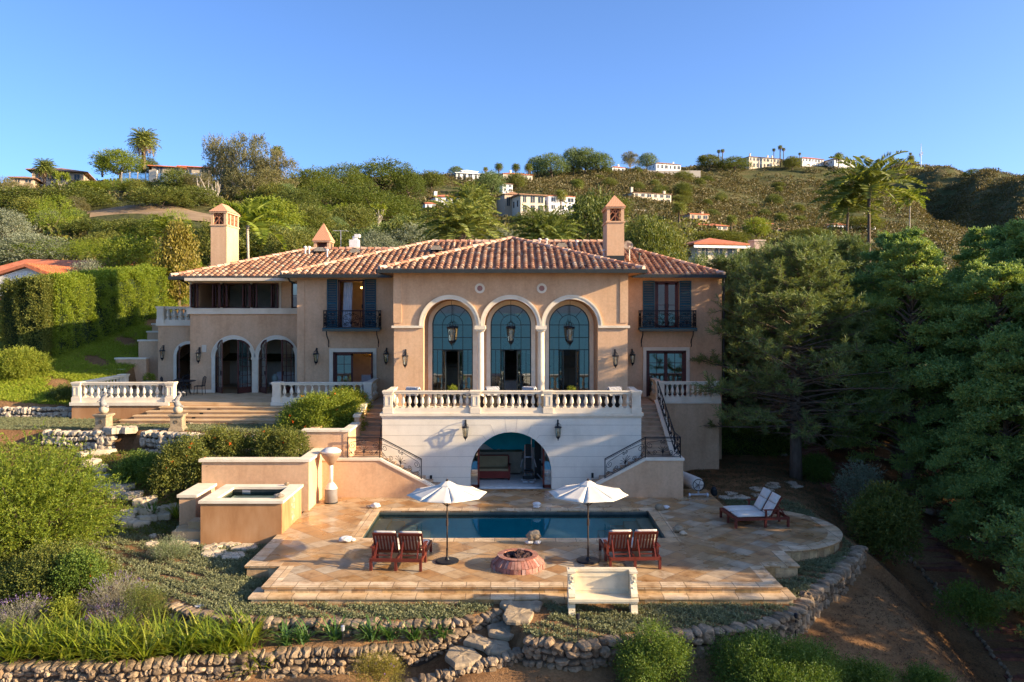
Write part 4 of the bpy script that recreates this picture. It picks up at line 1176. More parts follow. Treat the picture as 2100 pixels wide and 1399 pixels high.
# ---- chimneys
def chimney(x0, x1, y0, y1, zb, zc, zt, shaft=True, open_h=0.62, name="chimney"):
 c = MB()
 if shaft:
  c.box(x0, x1, y0, y1, zb, zc - open_h - .14)
  c.box(x0 - .05, x1 + .05, y0 - .05, y1 + .05, zc - open_h - .14, zc - open_h - .06)
 zo = zc - open_h - .06
 ps = .17
 for xx in (x0, x1 - ps):
  for yy in (y0, y1 - ps): c.box(xx, xx + ps, yy, yy + ps, zo, zc)
 n = 3 if y1 - y0 > 1.5 else 2
 for i in range(1, n):
  yy = y0 + (y1 - y0 - .14) * i / n
  for xx in (x0, x1 - ps): c.box(xx, xx + ps - .01, yy, yy + .14, zo, zc)
 c.box(x0 - .06, x1 + .06, y0 - .06, y1 + .06, zc, zc + .09)
 o = P(c, name, M['stucco'])
 k = MB()
 cx, cy = (x0 + x1) / 2, (y0 + y1) / 2; ry = max(0, (y1 - y0) - (x1 - x0)) / 2
 a = [(x0 - .1, y0 - .1, zc + .09), (x1 + .1, y0 - .1, zc + .09), (x1 + .1, y1 + .1, zc + .09), (x0 - .1, y1 + .1, zc + .09)]
 t1, t2 = (cx, cy - ry, zt), (cx, cy + ry, zt)
 k.add(a + [t1, t2], [(0, 1, 4), (1, 2, 5, 4), (2, 3, 5), (3, 0, 4, 5), (3, 2, 1, 0)])
 P(k, "chimney_cap", M['herring'], o)
 l = MB()
 zm = (zo + zc) / 2
 def lat(a0, a1, f):
  for s in (0, 1):
   l.beam(f(a0, zo if s else zc), f(a1, zc if s else zo), .05, .03, up=(0.3, 1, 0.2))
  am = (a0 + a1) / 2
  l.beam(f(am, zo), f(am, zc), .04, .03, up=(0.3, 1, 0.2)); l.beam(f(a0, zm), f(am, zc), .04, .03, up=(0.3, 1, 0.2)); l.beam(f(am, zc), f(a1, zm), .04, .03, up=(0.3, 1, 0.2))
 if open_h > .5:
  for yy in (y0 + .06, y1 - .06): lat(x0 + ps, x1 - ps, lambda a, z, yy=yy: (a, yy, z))
  yb = [y0 + ps * .5 + (y1 - y0 - ps) * i / n for i in range(n + 1)]
  for xx in (x0 + .06, x1 - .06):
   for ya, yc in zip(yb[:-1], yb[1:]): lat(ya + .08, yc - .08, lambda a, z, xx=xx: (xx, a, z))
  P(l, "chimney_lattice", mat_plain("clay_lattice", (0.40, 0.17, 0.085), 0.9), o)
 P(MB().box(x0 + .25, x1 - .25, y0 + .25, y1 - .25, zo, zc - .02), "flue", M['lava'], o)
 return o
def herring():
 m, nt, b = new_mat("herringbone_clay")
 v = pos_scaled(nt, (1, 1, 1))
 w1 = N(nt, "ShaderNodeTexWave", wave_type='BANDS', bands_direction='Z', i_Scale=3.2, i_Distortion=0.0)
 mp = N(nt, "ShaderNodeSeparateXYZ"); nt.links.new(v, mp.inputs[0])
 sm_ = N(nt, "ShaderNodeMath", operation='ADD'); nt.links.new(mp.outputs[0], sm_.inputs[0]); nt.links.new(mp.outputs[1], sm_.inputs[1])
 pp = N(nt, "ShaderNodeMath", operation='PINGPONG'); nt.links.new(sm_.outputs[0], pp.inputs[0]); pp.inputs[1].default_value = 0.16
 ad = N(nt, "ShaderNodeMath", operation='ADD'); nt.links.new(mp.outputs[2], ad.inputs[0]); nt.links.new(pp.outputs[0], ad.inputs[1])
 ml = N(nt, "ShaderNodeMath", operation='MULTIPLY'); nt.links.new(ad.outputs[0], ml.inputs[0]); ml.inputs[1].default_value = 9.0
 fr_ = N(nt, "ShaderNodeMath", operation='FRACT'); nt.links.new(ml.outputs[0], fr_.inputs[0])
 r = ramp(nt, [(0.0, (0.30, 0.13, 0.065)), (0.16, (0.52, 0.25, 0.13)), (0.6, (0.60, 0.32, 0.18)), (1.0, (0.50, 0.22, 0.11))], fr_.outputs[0])
 nt.links.new(r.outputs[0], b.inputs["Base Color"]); b.inputs["Roughness"].default_value = 0.9
 return m
M['herring'] = herring()
chimney(-18.15, -17.20, 48.0, 50.1, 9.3, 13.62, 14.25)
chimney(4.92, 5.84, 43.0, 45.0, 9.5, 13.28, 14.05)
P(MB().box(4.90, 5.86, 42.97, 43.02, 10.3, 10.75), "chimney_flashing", M['gutter'])
chimney(-12.55, -11.55, 50.2, 51.2, 10.5, 12.06, 13.3, open_h=.42)
P(MB().box(-10.3, -9.75, 50, 50.6, 11.3, 12.2).lathe([(.16, 0), (.16, .2), (.1, .25)], 10, (-10.0, 50.3, 12.2)).box(-10.0, -9.7, 50.1, 50.5, 12.35, 12.55), "flue_stack", M['white_wall'])

# ---- the pale stone base with the arched pool room
w = MB().wall(-5.84, 5.56, -0.05, 3.22, YB, YB + .4, [(-1.95, 1.61, -0.05, 0.72, True)])
w.box(-5.84, -5.44, YB + .4, YC + 2, -.05, 3.22).box(5.16, 5.56, YB + .4, YC + 2, -.05, 3.22)
P(w, "base_wall", M['block'])
P(MB().box(-5.93, 5.65, YB - .09, YC, 3.22, 3.34).box(-5.88, 5.60, YB - .05, YC, 3.15, 3.22), "balcony_slab", M['cream'])
j = MB(); cxa, ra = -.17, 1.78
for z in (2.81, 2.355, 1.89, 1.43, .97, .51):
 dz = z - .72; gap = sqrt(max(0, (ra + (.45 if z > 2 else .0)) ** 2 - dz * dz)) if dz > 0 else ra
 if z > 2.6: gap = .9
 elif z > 2.2: gap = 1.25
 for a, b_ in ((-5.84, cxa - gap), (cxa + gap, 5.56)): j.box(a, b_, YB - .004, YB, z - .008, z + .008)
for s in (-1, 1):
 for a0, a1 in (((.21, 2.50 + .0), (.27, 3.12)), ((.72, 2.38), (.9, 2.81)), ((1.08, 2.13), (1.25, 2.355))):
  j.beam((cxa + s * a0[0], YB - .002, a0[1]), (cxa + s * a1[0], YB - .002, a1[1]), .014, .004, up=(0, 1, 0))
P(j, "stone_joint", M['joint'])
# pool room behind it
w = MB().box(-4.5, 4.2, YB + .4, 39.4, -.2, -.012).box(-4.5, 4.2, 39.2, 39.4, 0, 3.1).box(-4.7, -4.5, YB + .4, 39.4, 0, 3.1).box(4.2, 4.4, YB + .4, 39.4, 0, 3.1)
P(w, "pool_room_walls", mat_plain("room_grey_plaster", (0.74, 0.72, 0.66), 0.9))
mu = MB()
up = [(-2.3, 2.95)] + [(-2.3 + 4.3 * i / 20, 1.28 - .30 * sin(pi * i / 20) ** 1.5 + .07 * sin(i * 1.9) + .35 * (abs(i - 10) / 10) ** 2) for i in range(21)] + [(2.0, 2.95)]
mu.prism(up, 'y', 39.15, 39.19)
P(mu, "painted_mural", mat_noise("turquoise_paint", [(0.3, (0.008, 0.40, 0.50)), (0.7, (0.02, 0.60, 0.66))], 1.2, 0.7, 0.0))
for hx, an, s in ((-1.93, 0, 1), (1.59, pi, -1)):
 d = MB().box(hx + s * .28, hx + s * .36, YB + .2, YB + .26, 0, 1.75).box(hx, hx + s * .36, YB + .2, YB + .26, 0, .14)
 dd = P(d, "sliding_door", M['redwood'])
 P(MB().poly([(hx, YB + .23, .14), (hx + s * .28, YB + .23, .14), (hx + s * .28, YB + .23, 1.6), (hx, YB + .23, .95)]), "pane", M['glass'], dd)
for px in (814, 1239 - 1):
 pass
P(MB().box(X(884, YB) - .05, X(884, YB) + .05, YB - .03, YB, Z(980, YB) - .11, Z(980, YB) + .11), "wall_speaker", M['black'])
P(MB().box(X(1215, YB) - .05, X(1215, YB) + .05, YB - .03, YB, Z(975, YB) - .11, Z(975, YB) + .11), "wall_speaker", M['black'])

# ---- staircases to the terraces
def stairs(side):
 # upper flight beside the base, landing, lower flight along the front
 s = MB(); xi = 5.58 if side > 0 else -5.86; xo = 6.85 if side > 0 else -7.05
 n = 11
 for i in range(n):
  z = 1.52 + (3.3 - 1.52) * (i + 1) / n; ya = 35.3 + 3.9 * i / n; yb_ = 35.3 + 3.9 * (i + 1) / n + .02
  s.box(xi, xo, ya, yb_, z - .3, z - .04); s.box(xi, xo, ya - .03, yb_, z - .04, z)
 s.box(xi, xo, 39.2, 42.3, 3.0, 3.3)
 s.box(xi, xo, 34.08, 35.3, 1.2, 1.52)
 m_ = 9
 for i in range(m_):
  z = 1.52 * (i + 1) / (m_ + 1); xx = 2.75 + (5.58 - 2.75) * i / m_; xx2 = 2.75 + (5.58 - 2.75) * (i + 1) / m_ + .01
  if side < 0: xx, xx2 = -2.95 - (5.86 - 2.95) * i / m_, -2.95 - (5.86 - 2.95) * (i + 1) / m_ - .01
  s.box(xx, xx2, 34.08, 35.38, z - .35, z)
 return P(s, "stair_flight", M['stair'])
stairs(1); stairs(-1)
# parapet walls with sloping cream copings
for p_, ax, a, b_ in (([(2.7, -.02), (7.07, -.02), (7.07, 1.56), (5.5, 1.56), (2.7, .1)], 'y', 33.8, 34.08), ([(-2.9, -.02), (-2.9, .1), (-5.7, 1.56), (-8.1, 1.56), (-8.1, -.02)], 'y', 33.8, 34.08),
      ([(34.08, -.02), (39.8, -.02), (39.8, 3.42), (39.2, 3.40), (35.2, 1.58), (34.08, 1.56)], 'x', 6.85, 7.07), ([(34.08, -.02), (34.08, 2.72), (36.4, 2.72), (36.4, 3.02), (38.2, 3.35), (39.8, 3.5), (39.8, -.02)], 'x', -7.27, -7.05)):
 P(MB().prism(p_, ax, a, b_), "stair_wall", M['stucco'])
def coping(path, wd, th=.09):
 c = MB()
 for a, b_ in zip(path[:-1], path[1:]): c.beam(a, b_, wd, th)
 P(c, "stair_coping", M['cream'])
coping([(7.12, 33.94, 1.6), (5.48, 33.94, 1.6), (2.66, 33.94, .14)], .36)
coping([(-8.15, 33.94, 1.6), (-5.68, 33.94, 1.6), (-2.86, 33.94, .14)], .36)
coping([(6.96, 34.1, 1.6), (6.96, 35.2, 1.62), (6.96, 39.2, 3.44)], .32)
coping([(-7.16, 34.02, 2.76), (-7.16, 36.4, 2.76)], .36); coping([(-7.16, 36.36, 3.06), (-7.16, 38.2, 3.39), (-7.16, 39.7, 3.52)], .32)
# handrail stub on the white wall
P(MB().tube([(-5.92, 35.5, 2.2), (-5.98, 35.9, 2.6), (-5.98, 37.2, 3.1)], .022, 6), "hand_rail", M['iron'])
# right terrace body
w = MB().box(7.07, 10.10, 39.8, 42.3, -.6, 3.24)
P(w, "terrace_wall", M['stucco'])
P(MB().box(7.0, 10.18, 39.72, 42.3, 3.24, 3.34), "terrace_cap", M['cream'])
P(MB().box(-21.80, -7.10, 39.57, 39.6, 2.2, 3.16).box(-21.80, -21.75, 39.6, 46, 2.2, 3.16), "terrace_wall", M['stucco_ochre'])
P(MB().box(-21.88, -17.0, 39.5, 39.9, 3.16, 3.32).box(-21.88, -21.6, 39.9, 46, 3.16, 3.32), "terrace_cap", M['cream'])
P(MB().box(-12.0, -7.0, 39.5, 39.9, 3.16, 3.32), "terrace_cap", M['cream'])
P(MB().box(-11.3, -7.1, 39.25, 39.57, 1.9, 3.2), "terrace_wall", M['stucco'])
# rails at the far left garden stair
def swall(px0, px1, pt, pb, Y, th=.35, name="garden_wall"):
 x0, x1 = X(px0, Y), X(px1, Y)
 o = P(MB().box(x0, x1, Y, Y + th, Z(pb, Y), Z(pt, Y)), name, M['stucco'])
 P(MB().box(x0 - .05, x1 + .02, Y - .05, Y + th + .05, Z(pt, Y), Z(pt, Y) + .09), "wall_coping", M['cream'], o)
swall(237, 300, 737, 812, 46.4); swall(210, 256, 760, 812, 45.6); swall(284, 326, 700, 812, 47.2); swall(302, 328, 682, 700, 50.0); swall(312, 330, 666, 690, 52)
P(MB().box(X(327, 53), X(352, 53), 53, 53.3, 3, 6), "garden_wall", M['stucco'])
# ------------------------------------------------------------------ BALUSTRADES
_bal = None
def baluster_mesh():
 global _bal
 if _bal is None:
  b = MB().lathe([(.045, .06), (.062, .075), (.045, .10), (.038, .13), (.05, .15), (.086, .22), (.090, .27), (.078, .34), (.05, .44), (.040, .52), (.042, .54), (.058, .56), (.046, .575)], 12)
  b.box(-.078, .078, -.078, .078, 0, .06).box(-.07, .07, -.07, .07, .575, .62)
  o = b.build("baluster", M['cream'], None, False); _bal = o.data
  bpy.data.objects.remove(o)
 return _bal

def balustrade(label, runs, zb, base_h=.22, group="stone balustrades", skip=()):
 """runs: list of (A, B, pierA, pierB, n) straight runs; A, B centre points in plan"""
 A0 = runs[0][0]
 t = thing("balustrade", label, "balustrade", (A0[0], A0[1], zb), 0, group)
 off = Vector((A0[0], A0[1], zb))
 rl, pl_ = MB(), MB()
 hz_ = base_h + .62
 for A, B, pa, pb_, n in runs:
  A = Vector((A[0], A[1], 0)); B = Vector((B[0], B[1], 0)); d = (B - A); ln = d.length; d.normalize(); s = Vector((-d.y, d.x, 0))
  a = A - Vector((off.x, off.y, 0)); b = B - Vector((off.x, off.y, 0))
  ra = a + d * (.2 if pa else 0); rb_ = b - d * (.2 if pb_ else 0)
  pl_.beam(ra + Vector((0, 0, base_h / 2)), rb_ + Vector((0, 0, base_h / 2)), .26, base_h)
  rl.beam(a + Vector((0, 0, hz_ + .04)), b + Vector((0, 0, hz_ + .04)), .24, .08)
  rl.beam(a + Vector((0, 0, hz_ + .105)), b + Vector((0, 0, hz_ + .105)), .30, .05)
  for q, on in ((a, pa), (b, pb_)):
   if on:
    p = MB(); w = .19
    p.box(q.x - w - .03, q.x + w + .03, q.y - w - .03, q.y + w + .03, 0, base_h + .02)
    p.box(q.x - w, q.x + w, q.y - w, q.y + w, base_h + .02, hz_)
    p.box(q.x - w - .03, q.x + w + .03, q.y - w - .03, q.y + w + .03, hz_ + .005, hz_ + .075).box(q.x - w - .055, q.x + w + .055, q.y - w - .055, q.y + w + .055, hz_ + .075, hz_ + .142)
    # raised panel frame on the front
    for (x0, x1, z0, z1) in ((-.12, -.09, .32, .76), (.09, .12, .32, .76), (-.09, .09, .32, .35), (-.09, .09, .73, .76)):
     p.box(q.x + x0, q.x + x1, q.y - w - .015, q.y - w + .01, z0, z1)
    p.build("pier", M['cream'], t)
  sa = .36 if pa else .12; sb = .36 if pb_ else .12
  for i in range(n):
   q = a + d * (sa + (ln - sa - sb) * (i / (n - 1) if n > 1 else .5))
   o = bpy.data.objects.new("baluster", baluster_mesh()); link(o, t); o.location = (q.x, q.y, base_h)
   o.rotation_euler = (0, 0, atan2(d.y, d.x))
 pl_.build("plinth", M['cream'], t); rl.build("hand_rail", M['cream'], t)
 return t
yb = YB + .12
xs_ = [X(796, YB), X(975, YB), X(1124, YB), X(1305, YB)]
balustrade("long cream balustrade along the front of the white arched base, facing the pool",
   [((xs_[0], yb), (xs_[1], yb), 1, 1, 12), ((xs_[1], yb), (xs_[2], yb), 0, 1, 10), ((xs_[2], yb), (xs_[3], yb), 0, 1, 12), ((xs_[0], yb), (xs_[0], 37.3), 0, 0, 5), ((xs_[3], yb), (xs_[3], 37.3), 0, 0, 5)], 3.34)
balustrade("sunlit cream balustrade at the left end of the broad terrace steps, above an ochre wall",
   [((-21.6, 39.78), (-17.0, 39.78), 1, 1, 13), ((-21.6, 39.78), (-21.6, 44.4), 0, 1, 13)], 3.32)
balustrade("cream balustrade behind the orange flowered bush on the left terrace",
   [((-11.75, 39.78), (-7.25, 39.78), 1, 1, 12), ((-7.25, 39.78), (-7.25, 42.0), 0, 0, 5)], 3.32)
balustrade("cream balustrade of the right terrace beside the pine branches",
   [((7.2, 39.95), (9.95, 39.95), 1, 1, 9), ((7.2, 39.95), (7.2, 42.0), 0, 0, 5)], 3.34)
balustrade("small shaded cream balustrade on the roof of the far left arcade",
   [((-20.25, 46.1), (-17.95, 46.1), 1, 0, 6), ((-20.25, 46.1), (-20.25, 50), 0, 0, 9)], 7.06, group="stone balustrades")

# ------------------------------------------------------------------ WROUGHT IRON
def spiral(cx, cy, r, a0, turns, d, n=22, shrink=.82):
 return [(cx + r * (1 - shrink * i / n) * cos(a0 + d * 2 * pi * turns * i / n), cy + r * (1 - shrink * i / n) * sin(a0 + d * 2 * pi * turns * i / n)) for i in range(n + 1)]
def scroll_set(W, Hh):
 """ironwork of one panel in (s, t) metres"""
 C = []; c = W / 2; k = Hh / .8
 C.append([(c, 0), (c, Hh * .55)])
 for sg in (-1, 1):
  for a, l in ((.25, .42), (.55, .38), (.9, .30)):
   C.append([(c + sg * sin(a * j / 8 * 1.0) * l * k * j / 8 * 1.1, .08 * k + cos(a * j / 8) * l * k * j / 8) for j in range(9)])
  e = min(.30 * k, W * .2)
  r = min(.16 * k, W * .14)
  cx = c + sg * (W * .5 - r - .05); C.append(spiral(cx, Hh * .62, r, pi / 2 if sg > 0 else pi / 2, 1.5, -sg))
  C.append([(cx + sg * 0, Hh * .62 + r), (c + sg * W * .2, Hh * .86), (c + sg * .03, Hh * .92)])
  C.append(spiral(c + sg * W * .22, Hh * .22, r * .72, -pi / 2, 1.5, sg))
  C.append([(c + sg * W * .22, Hh * .22 - r * .72), (c + sg * W * .12, .05), (c, .04)])
  C.append([(cx + sg * r, Hh * .62), (cx + sg * r * .9, Hh * .35), (c + sg * W * .32, Hh * .06), (c + sg * W * .22, Hh * .22 - r * .72)])
  C.append(spiral(c + sg * (W * .5 - r * .55 - .04), Hh * .17, r * .5, pi * .5, 1.4, sg))
  C.append(spiral(c + sg * .075 * k, Hh * .82, .07 * k, -pi / 2, 1.3, -sg))
 return C
def iron_panels(path, h, pw, root, off, rod=.011, r_post=.022):
 """posts, rails and scroll panels along a 3D path (list of points); geometry relative to off"""
 rails, scr = MB(), MB(); off = Vector(off)
 for A, B in zip(path[:-1], path[1:]):
  A = Vector(A) - off; B = Vector(B) - off; flat = Vector((B.x - A.x, B.y - A.y, 0)); Lh = flat.length; sl = (B.z - A.z) / Lh
  n = max(1, round(Lh / pw)); d = flat.normalized()
  for hh, r in ((.06, .016), (h - .06, .012), (h, .024)): rails.tube([A + Vector((0, 0, hh)), B + Vector((0, 0, hh))], r, 6)
  for i in range(n + 1):
   p = A.lerp(B, i / n); po = MB().tube([p, p + Vector((0, 0, h + .01))], r_post if i in (0, n) else r_post * .8, 6); po.build("post", M['iron'], root)
  for i in range(n):
   p = A.lerp(B, i / n); W = Lh / n
   for cv in scroll_set(W, h - .14):
    scr.tube([p + d * s + Vector((0, 0, .07 + t + sl * s)) for s, t in cv], rod, 4, cap=False)
 rails.build("rail", M['iron'], root); scr.build("scrollwork", M['iron'], root)
t = thing("iron_railing", "black wrought iron scroll railing of the left staircase beside the patio heater", "railing", (-5.7, 33.94, 1.64), 0, "wrought iron railings")
iron_panels([(-8.0 + .95, 33.94, 1.65), (-5.7, 33.94, 1.65), (-3.95, 33.94, .74)], .86, 1.2, t, (-5.7, 33.94, 1.64))
t = thing("iron_railing", "black wrought iron scroll railing of the right staircase climbing to the right terrace", "railing", (5.5, 33.94, 1.64), 0, "wrought iron railings")
iron_panels([(3.80, 33.94, .74), (5.5, 33.94, 1.65), (6.98, 33.94, 1.65), (6.98, 35.2, 1.67), (6.98, 39.3, 3.50)], .86, 1.2, t, (5.5, 33.94, 1.64))

def juliet(label, x0, x1):
 zb, y0, y1 = 6.80, YW - .62, YW
 t = thing("window_balcony", label, "balcony", ((x0 + x1) / 2, YW, zb), 0, "wrought iron window balconies")
 off = ((x0 + x1) / 2, YW, zb)
 iron_panels([(x0, y1 - .02, zb + .1), (x0, y0, zb + .1), (x1, y0, zb + .1), (x1, y1 - .02, zb + .1)], .92, .95, t, off, .012)
 f = MB().box(x0 - off[0] - .04, x1 - off[0] + .04, -.66, 0, .02, .12).box(x0 - off[0] - .06, x1 - off[0] + .06, -.68, -.62, -.05, .13)
 f.build("floor_plate", M['shutter'], t)
 f = MB().box(x0 - off[0] - .05, x1 - off[0] + .05, -.70, -.66, .0, .03); f.build("gilded_edge", mat_plain("brass_trim", (.28, .19, .07), .5, .3), t)
 for xx in (x0 + .12, x1 - .12):
  xl = xx - off[0]
  k = MB().tube([(xl, -.55, -.04), (xl, -.5, -.25), (xl, -.25, -.42), (xl, -.06, -.55), (xl, -.02, -.70)], .03, 6)
  k.tube([(xl, -.02 - .09 * sin(i * .6), -.70 + .09 * cos(i * .6) - .09) for i in range(9)], .022, 5)
  k.build("bracket", M['iron'], t)
 return t
juliet("wrought iron balcony under the open shuttered upper window with a blowing curtain", X(664, 41.7), X(777, 41.7))
juliet("wrought iron balcony under the closed upper window on the right wing, near the pines", X(1314, 41.7), X(1427, 41.7))

# ------------------------------------------------------------------ LANTERNS
def wall_lantern(label, px, py, Y, hang=0.0, sc=1.0):
 x, z = X(px, Y), Z(py, Y)
 t = thing("wall_lantern", label, "lantern", (x, Y - .22, z), 0, "wrought iron lanterns")
 f = MB(); r0, r1 = .13 * sc, .085 * sc
 for i in range(6):
  a = pi / 3 * i
  f.tube([(r1 * cos(a), r1 * sin(a), -.22 * sc), (r0 * cos(a), r0 * sin(a), .18 * sc)], .010, 4)
 f.lathe([(r0 + .02, .17 * sc), (r0 + .035, .19 * sc), (r0 + .02, .22 * sc), (r0 * .8, .23 * sc)], 12).lathe([(r1 + .015, -.24 * sc), (r1 + .02, -.22 * sc), (r1, -.21 * sc)], 12)
 f.lathe([(r1, -.24 * sc), (.05 * sc, -.30 * sc), (.015, -.34 * sc), (.025, -.36 * sc), (.008, -.39 * sc)], 10)
 for i in range(6):
  a = pi / 3 * i
  f.tube([(r0 * cos(a), r0 * sin(a), .22 * sc), (r0 * .75 * cos(a), r0 * .75 * sin(a), .32 * sc), (.02 * cos(a), .02 * sin(a), .38 * sc)], .008, 4)
 f.tube([(0, 0, .36 * sc), (0, 0, .44 * sc)], .016, 6)
 if hang: f.tube([(0, 0, .4 * sc), (0, 0, hang)], .009, 5)
 else:
  f.tube([(0, 0, .44 * sc), (0, .07, .50 * sc), (0, .16, .46 * sc), (0, .215, .40 * sc)], .014, 6); f.box(-.035, .035, .195, .22, .2 * sc, .5 * sc)
  f.tube([(0, .21, -.05), (0, .1, -.08), (0, .08, -.2)], .010, 5)
 f.build("frame", M['iron'], t)
 MB().lathe([(r1 * .93, -.21 * sc), (r0 * .93, .17 * sc)], 6).build("glass", M['lampglass'], t)
 c = MB()
 for i in range(3): c.tube([(.03 * cos(i * 2.1), .03 * sin(i * 2.1), -.2 * sc), (.03 * cos(i * 2.1), .03 * sin(i * 2.1), -.02 * sc)], .010, 5)
 c.build("candle_tubes", M['cream'], t)
 return t
wall_lantern("black wall lantern left of the shaded arcade arch, above the outdoor dining set", 336, 726, 46.0)
wall_lantern("black wall lantern left of the two arched living room doors", 410, 731, YL)
wall_lantern("black wall lantern left of the cream framed door in the left middle wall", 650, 733, YW)
wall_lantern("black wall lantern right of the cream framed door, in the corner beside the central block", 793, 733, YW)
wall_lantern("sunlit black wall lantern on the left pier of the three arches", 832, 738, YC)
wall_lantern("black wall lantern on the right pier of the three arches", 1261, 738, YC)
wall_lantern("black wall lantern in the shaded corner left of the right wing's door", 1296, 735, YW)
wall_lantern("black wall lantern left of the arch in the white stone base", 955, 884, YB, sc=1.0)
wall_lantern("black wall lantern right of the arch in the white stone base", 1144, 884, YB, sc=1.0)
wall_lantern("dim wall lantern in deep shade on the garden wall at the far left", 309, 714, 48.0)
for c, lb in zip(ARC, ("left", "middle", "right")):
 tl = wall_lantern("large black lantern hanging on a rod in the %s of the three arches" % lb, PX0, PY0, 39.2, hang=1.62, sc=1.55)
 tl.location = (c, 38.95, 6.70); tl.name = "hanging_lantern"

# ------------------------------------------------------------------ POOL SIDE OBJECTS
def umbrella(label, x, y, rz=0.0, zr=2.14, zt=2.47, rad=1.27, tilt=0.0):
 t = thing("patio_umbrella", label, "umbrella", (x, y, 0), rz, "patio umbrellas by the pool")
 c = MB(); n = 8
 ring = []
 for i in range(n):
  a = 2 * pi * i / n; ring.append((rad * cos(a), rad * sin(a), zr))
 V = [(0, 0, zt)]; Fs = []
 for i in range(n):
  a0, a1 = 2 * pi * i / n, 2 * pi * (i + 1) / n
  for j in range(1, 7):
   f_ = j / 6
   for k in range(5):
    s = k / 4; ang = a0 + (a1 - a0) * s
    rr = rad * f_ * (cos(pi / n) / cos(ang - (a0 + a1) / 2)); sag = .025 * sin(pi * s) * f_ + .10 * sin(pi * f_) * .35
    rr *= 1 - .02 * sin(pi * s) * f_
    V.append((rr * cos(ang), rr * sin(ang), zt + (zr - zt) * (f_ ** 1.12) - sag * .6))
  b0 = 1 + i * 30
  for k in range(4): Fs.append((0, b0 + k, b0 + k + 1))
  for j in range(5):
   for k in range(4): p = b0 + j * 5 + k; Fs.append((p, p + 5, p + 6, p + 1))
 c.add(V, Fs)
 co = c.build("canopy", M['canvas'], t, True)
 md = co.modifiers.new("thick", 'SOLIDIFY'); md.thickness = .006
 MB().lathe([(.30, zt - .10), (.26, zt - .035), (.10, zt + .05), (.02, zt + .07)], 8).build("top_vent", M['canvas'], t)
 MB().lathe([(.03, zt + .05), (.045, zt + .07), (.045, zt + .10), (.012, zt + .13)], 8).build("finial", M['pole'], t)
 MB().tube([(0, 0, .05), (0, 0, zt)], .024, 10).tube([(0, 0, 1.12), (0, 0, 1.32)], .04, 8).tube([(0, 0, .05), (0, 0, .42)], .034, 10).build("pole", M['pole'], t)
 MB().lathe([(.37, .008), (.37, .04), (.33, .055), (.08, .075), (.045, .14)], 28).build("base", M['blackiron'], t)
 rb_ = MB()
 for i in range(n):
  a = 2 * pi * i / n
  rb_.tube([(.03 * cos(a), .03 * sin(a), zt - .08), (rad * .98 * cos(a), rad * .98 * sin(a), zr - .012)], .010, 4)
  rb_.tube([(.03 * cos(a), .03 * sin(a), 1.75), (rad * .5 * cos(a), rad * .5 * sin(a), (zt + zr) / 2 - .06)], .008, 4)
 rb_.build("ribs", M['pole'], t)
 return t
u1 = umbrella("cream patio umbrella left of the fire pit, standing near the left red loungers", X(917, 25.3), 25.3, radians(10))
dup(u1, (X(1206, 25.35), 25.35, 0), radians(33), "cream patio umbrella right of the fire pit, standing near the right red loungers")

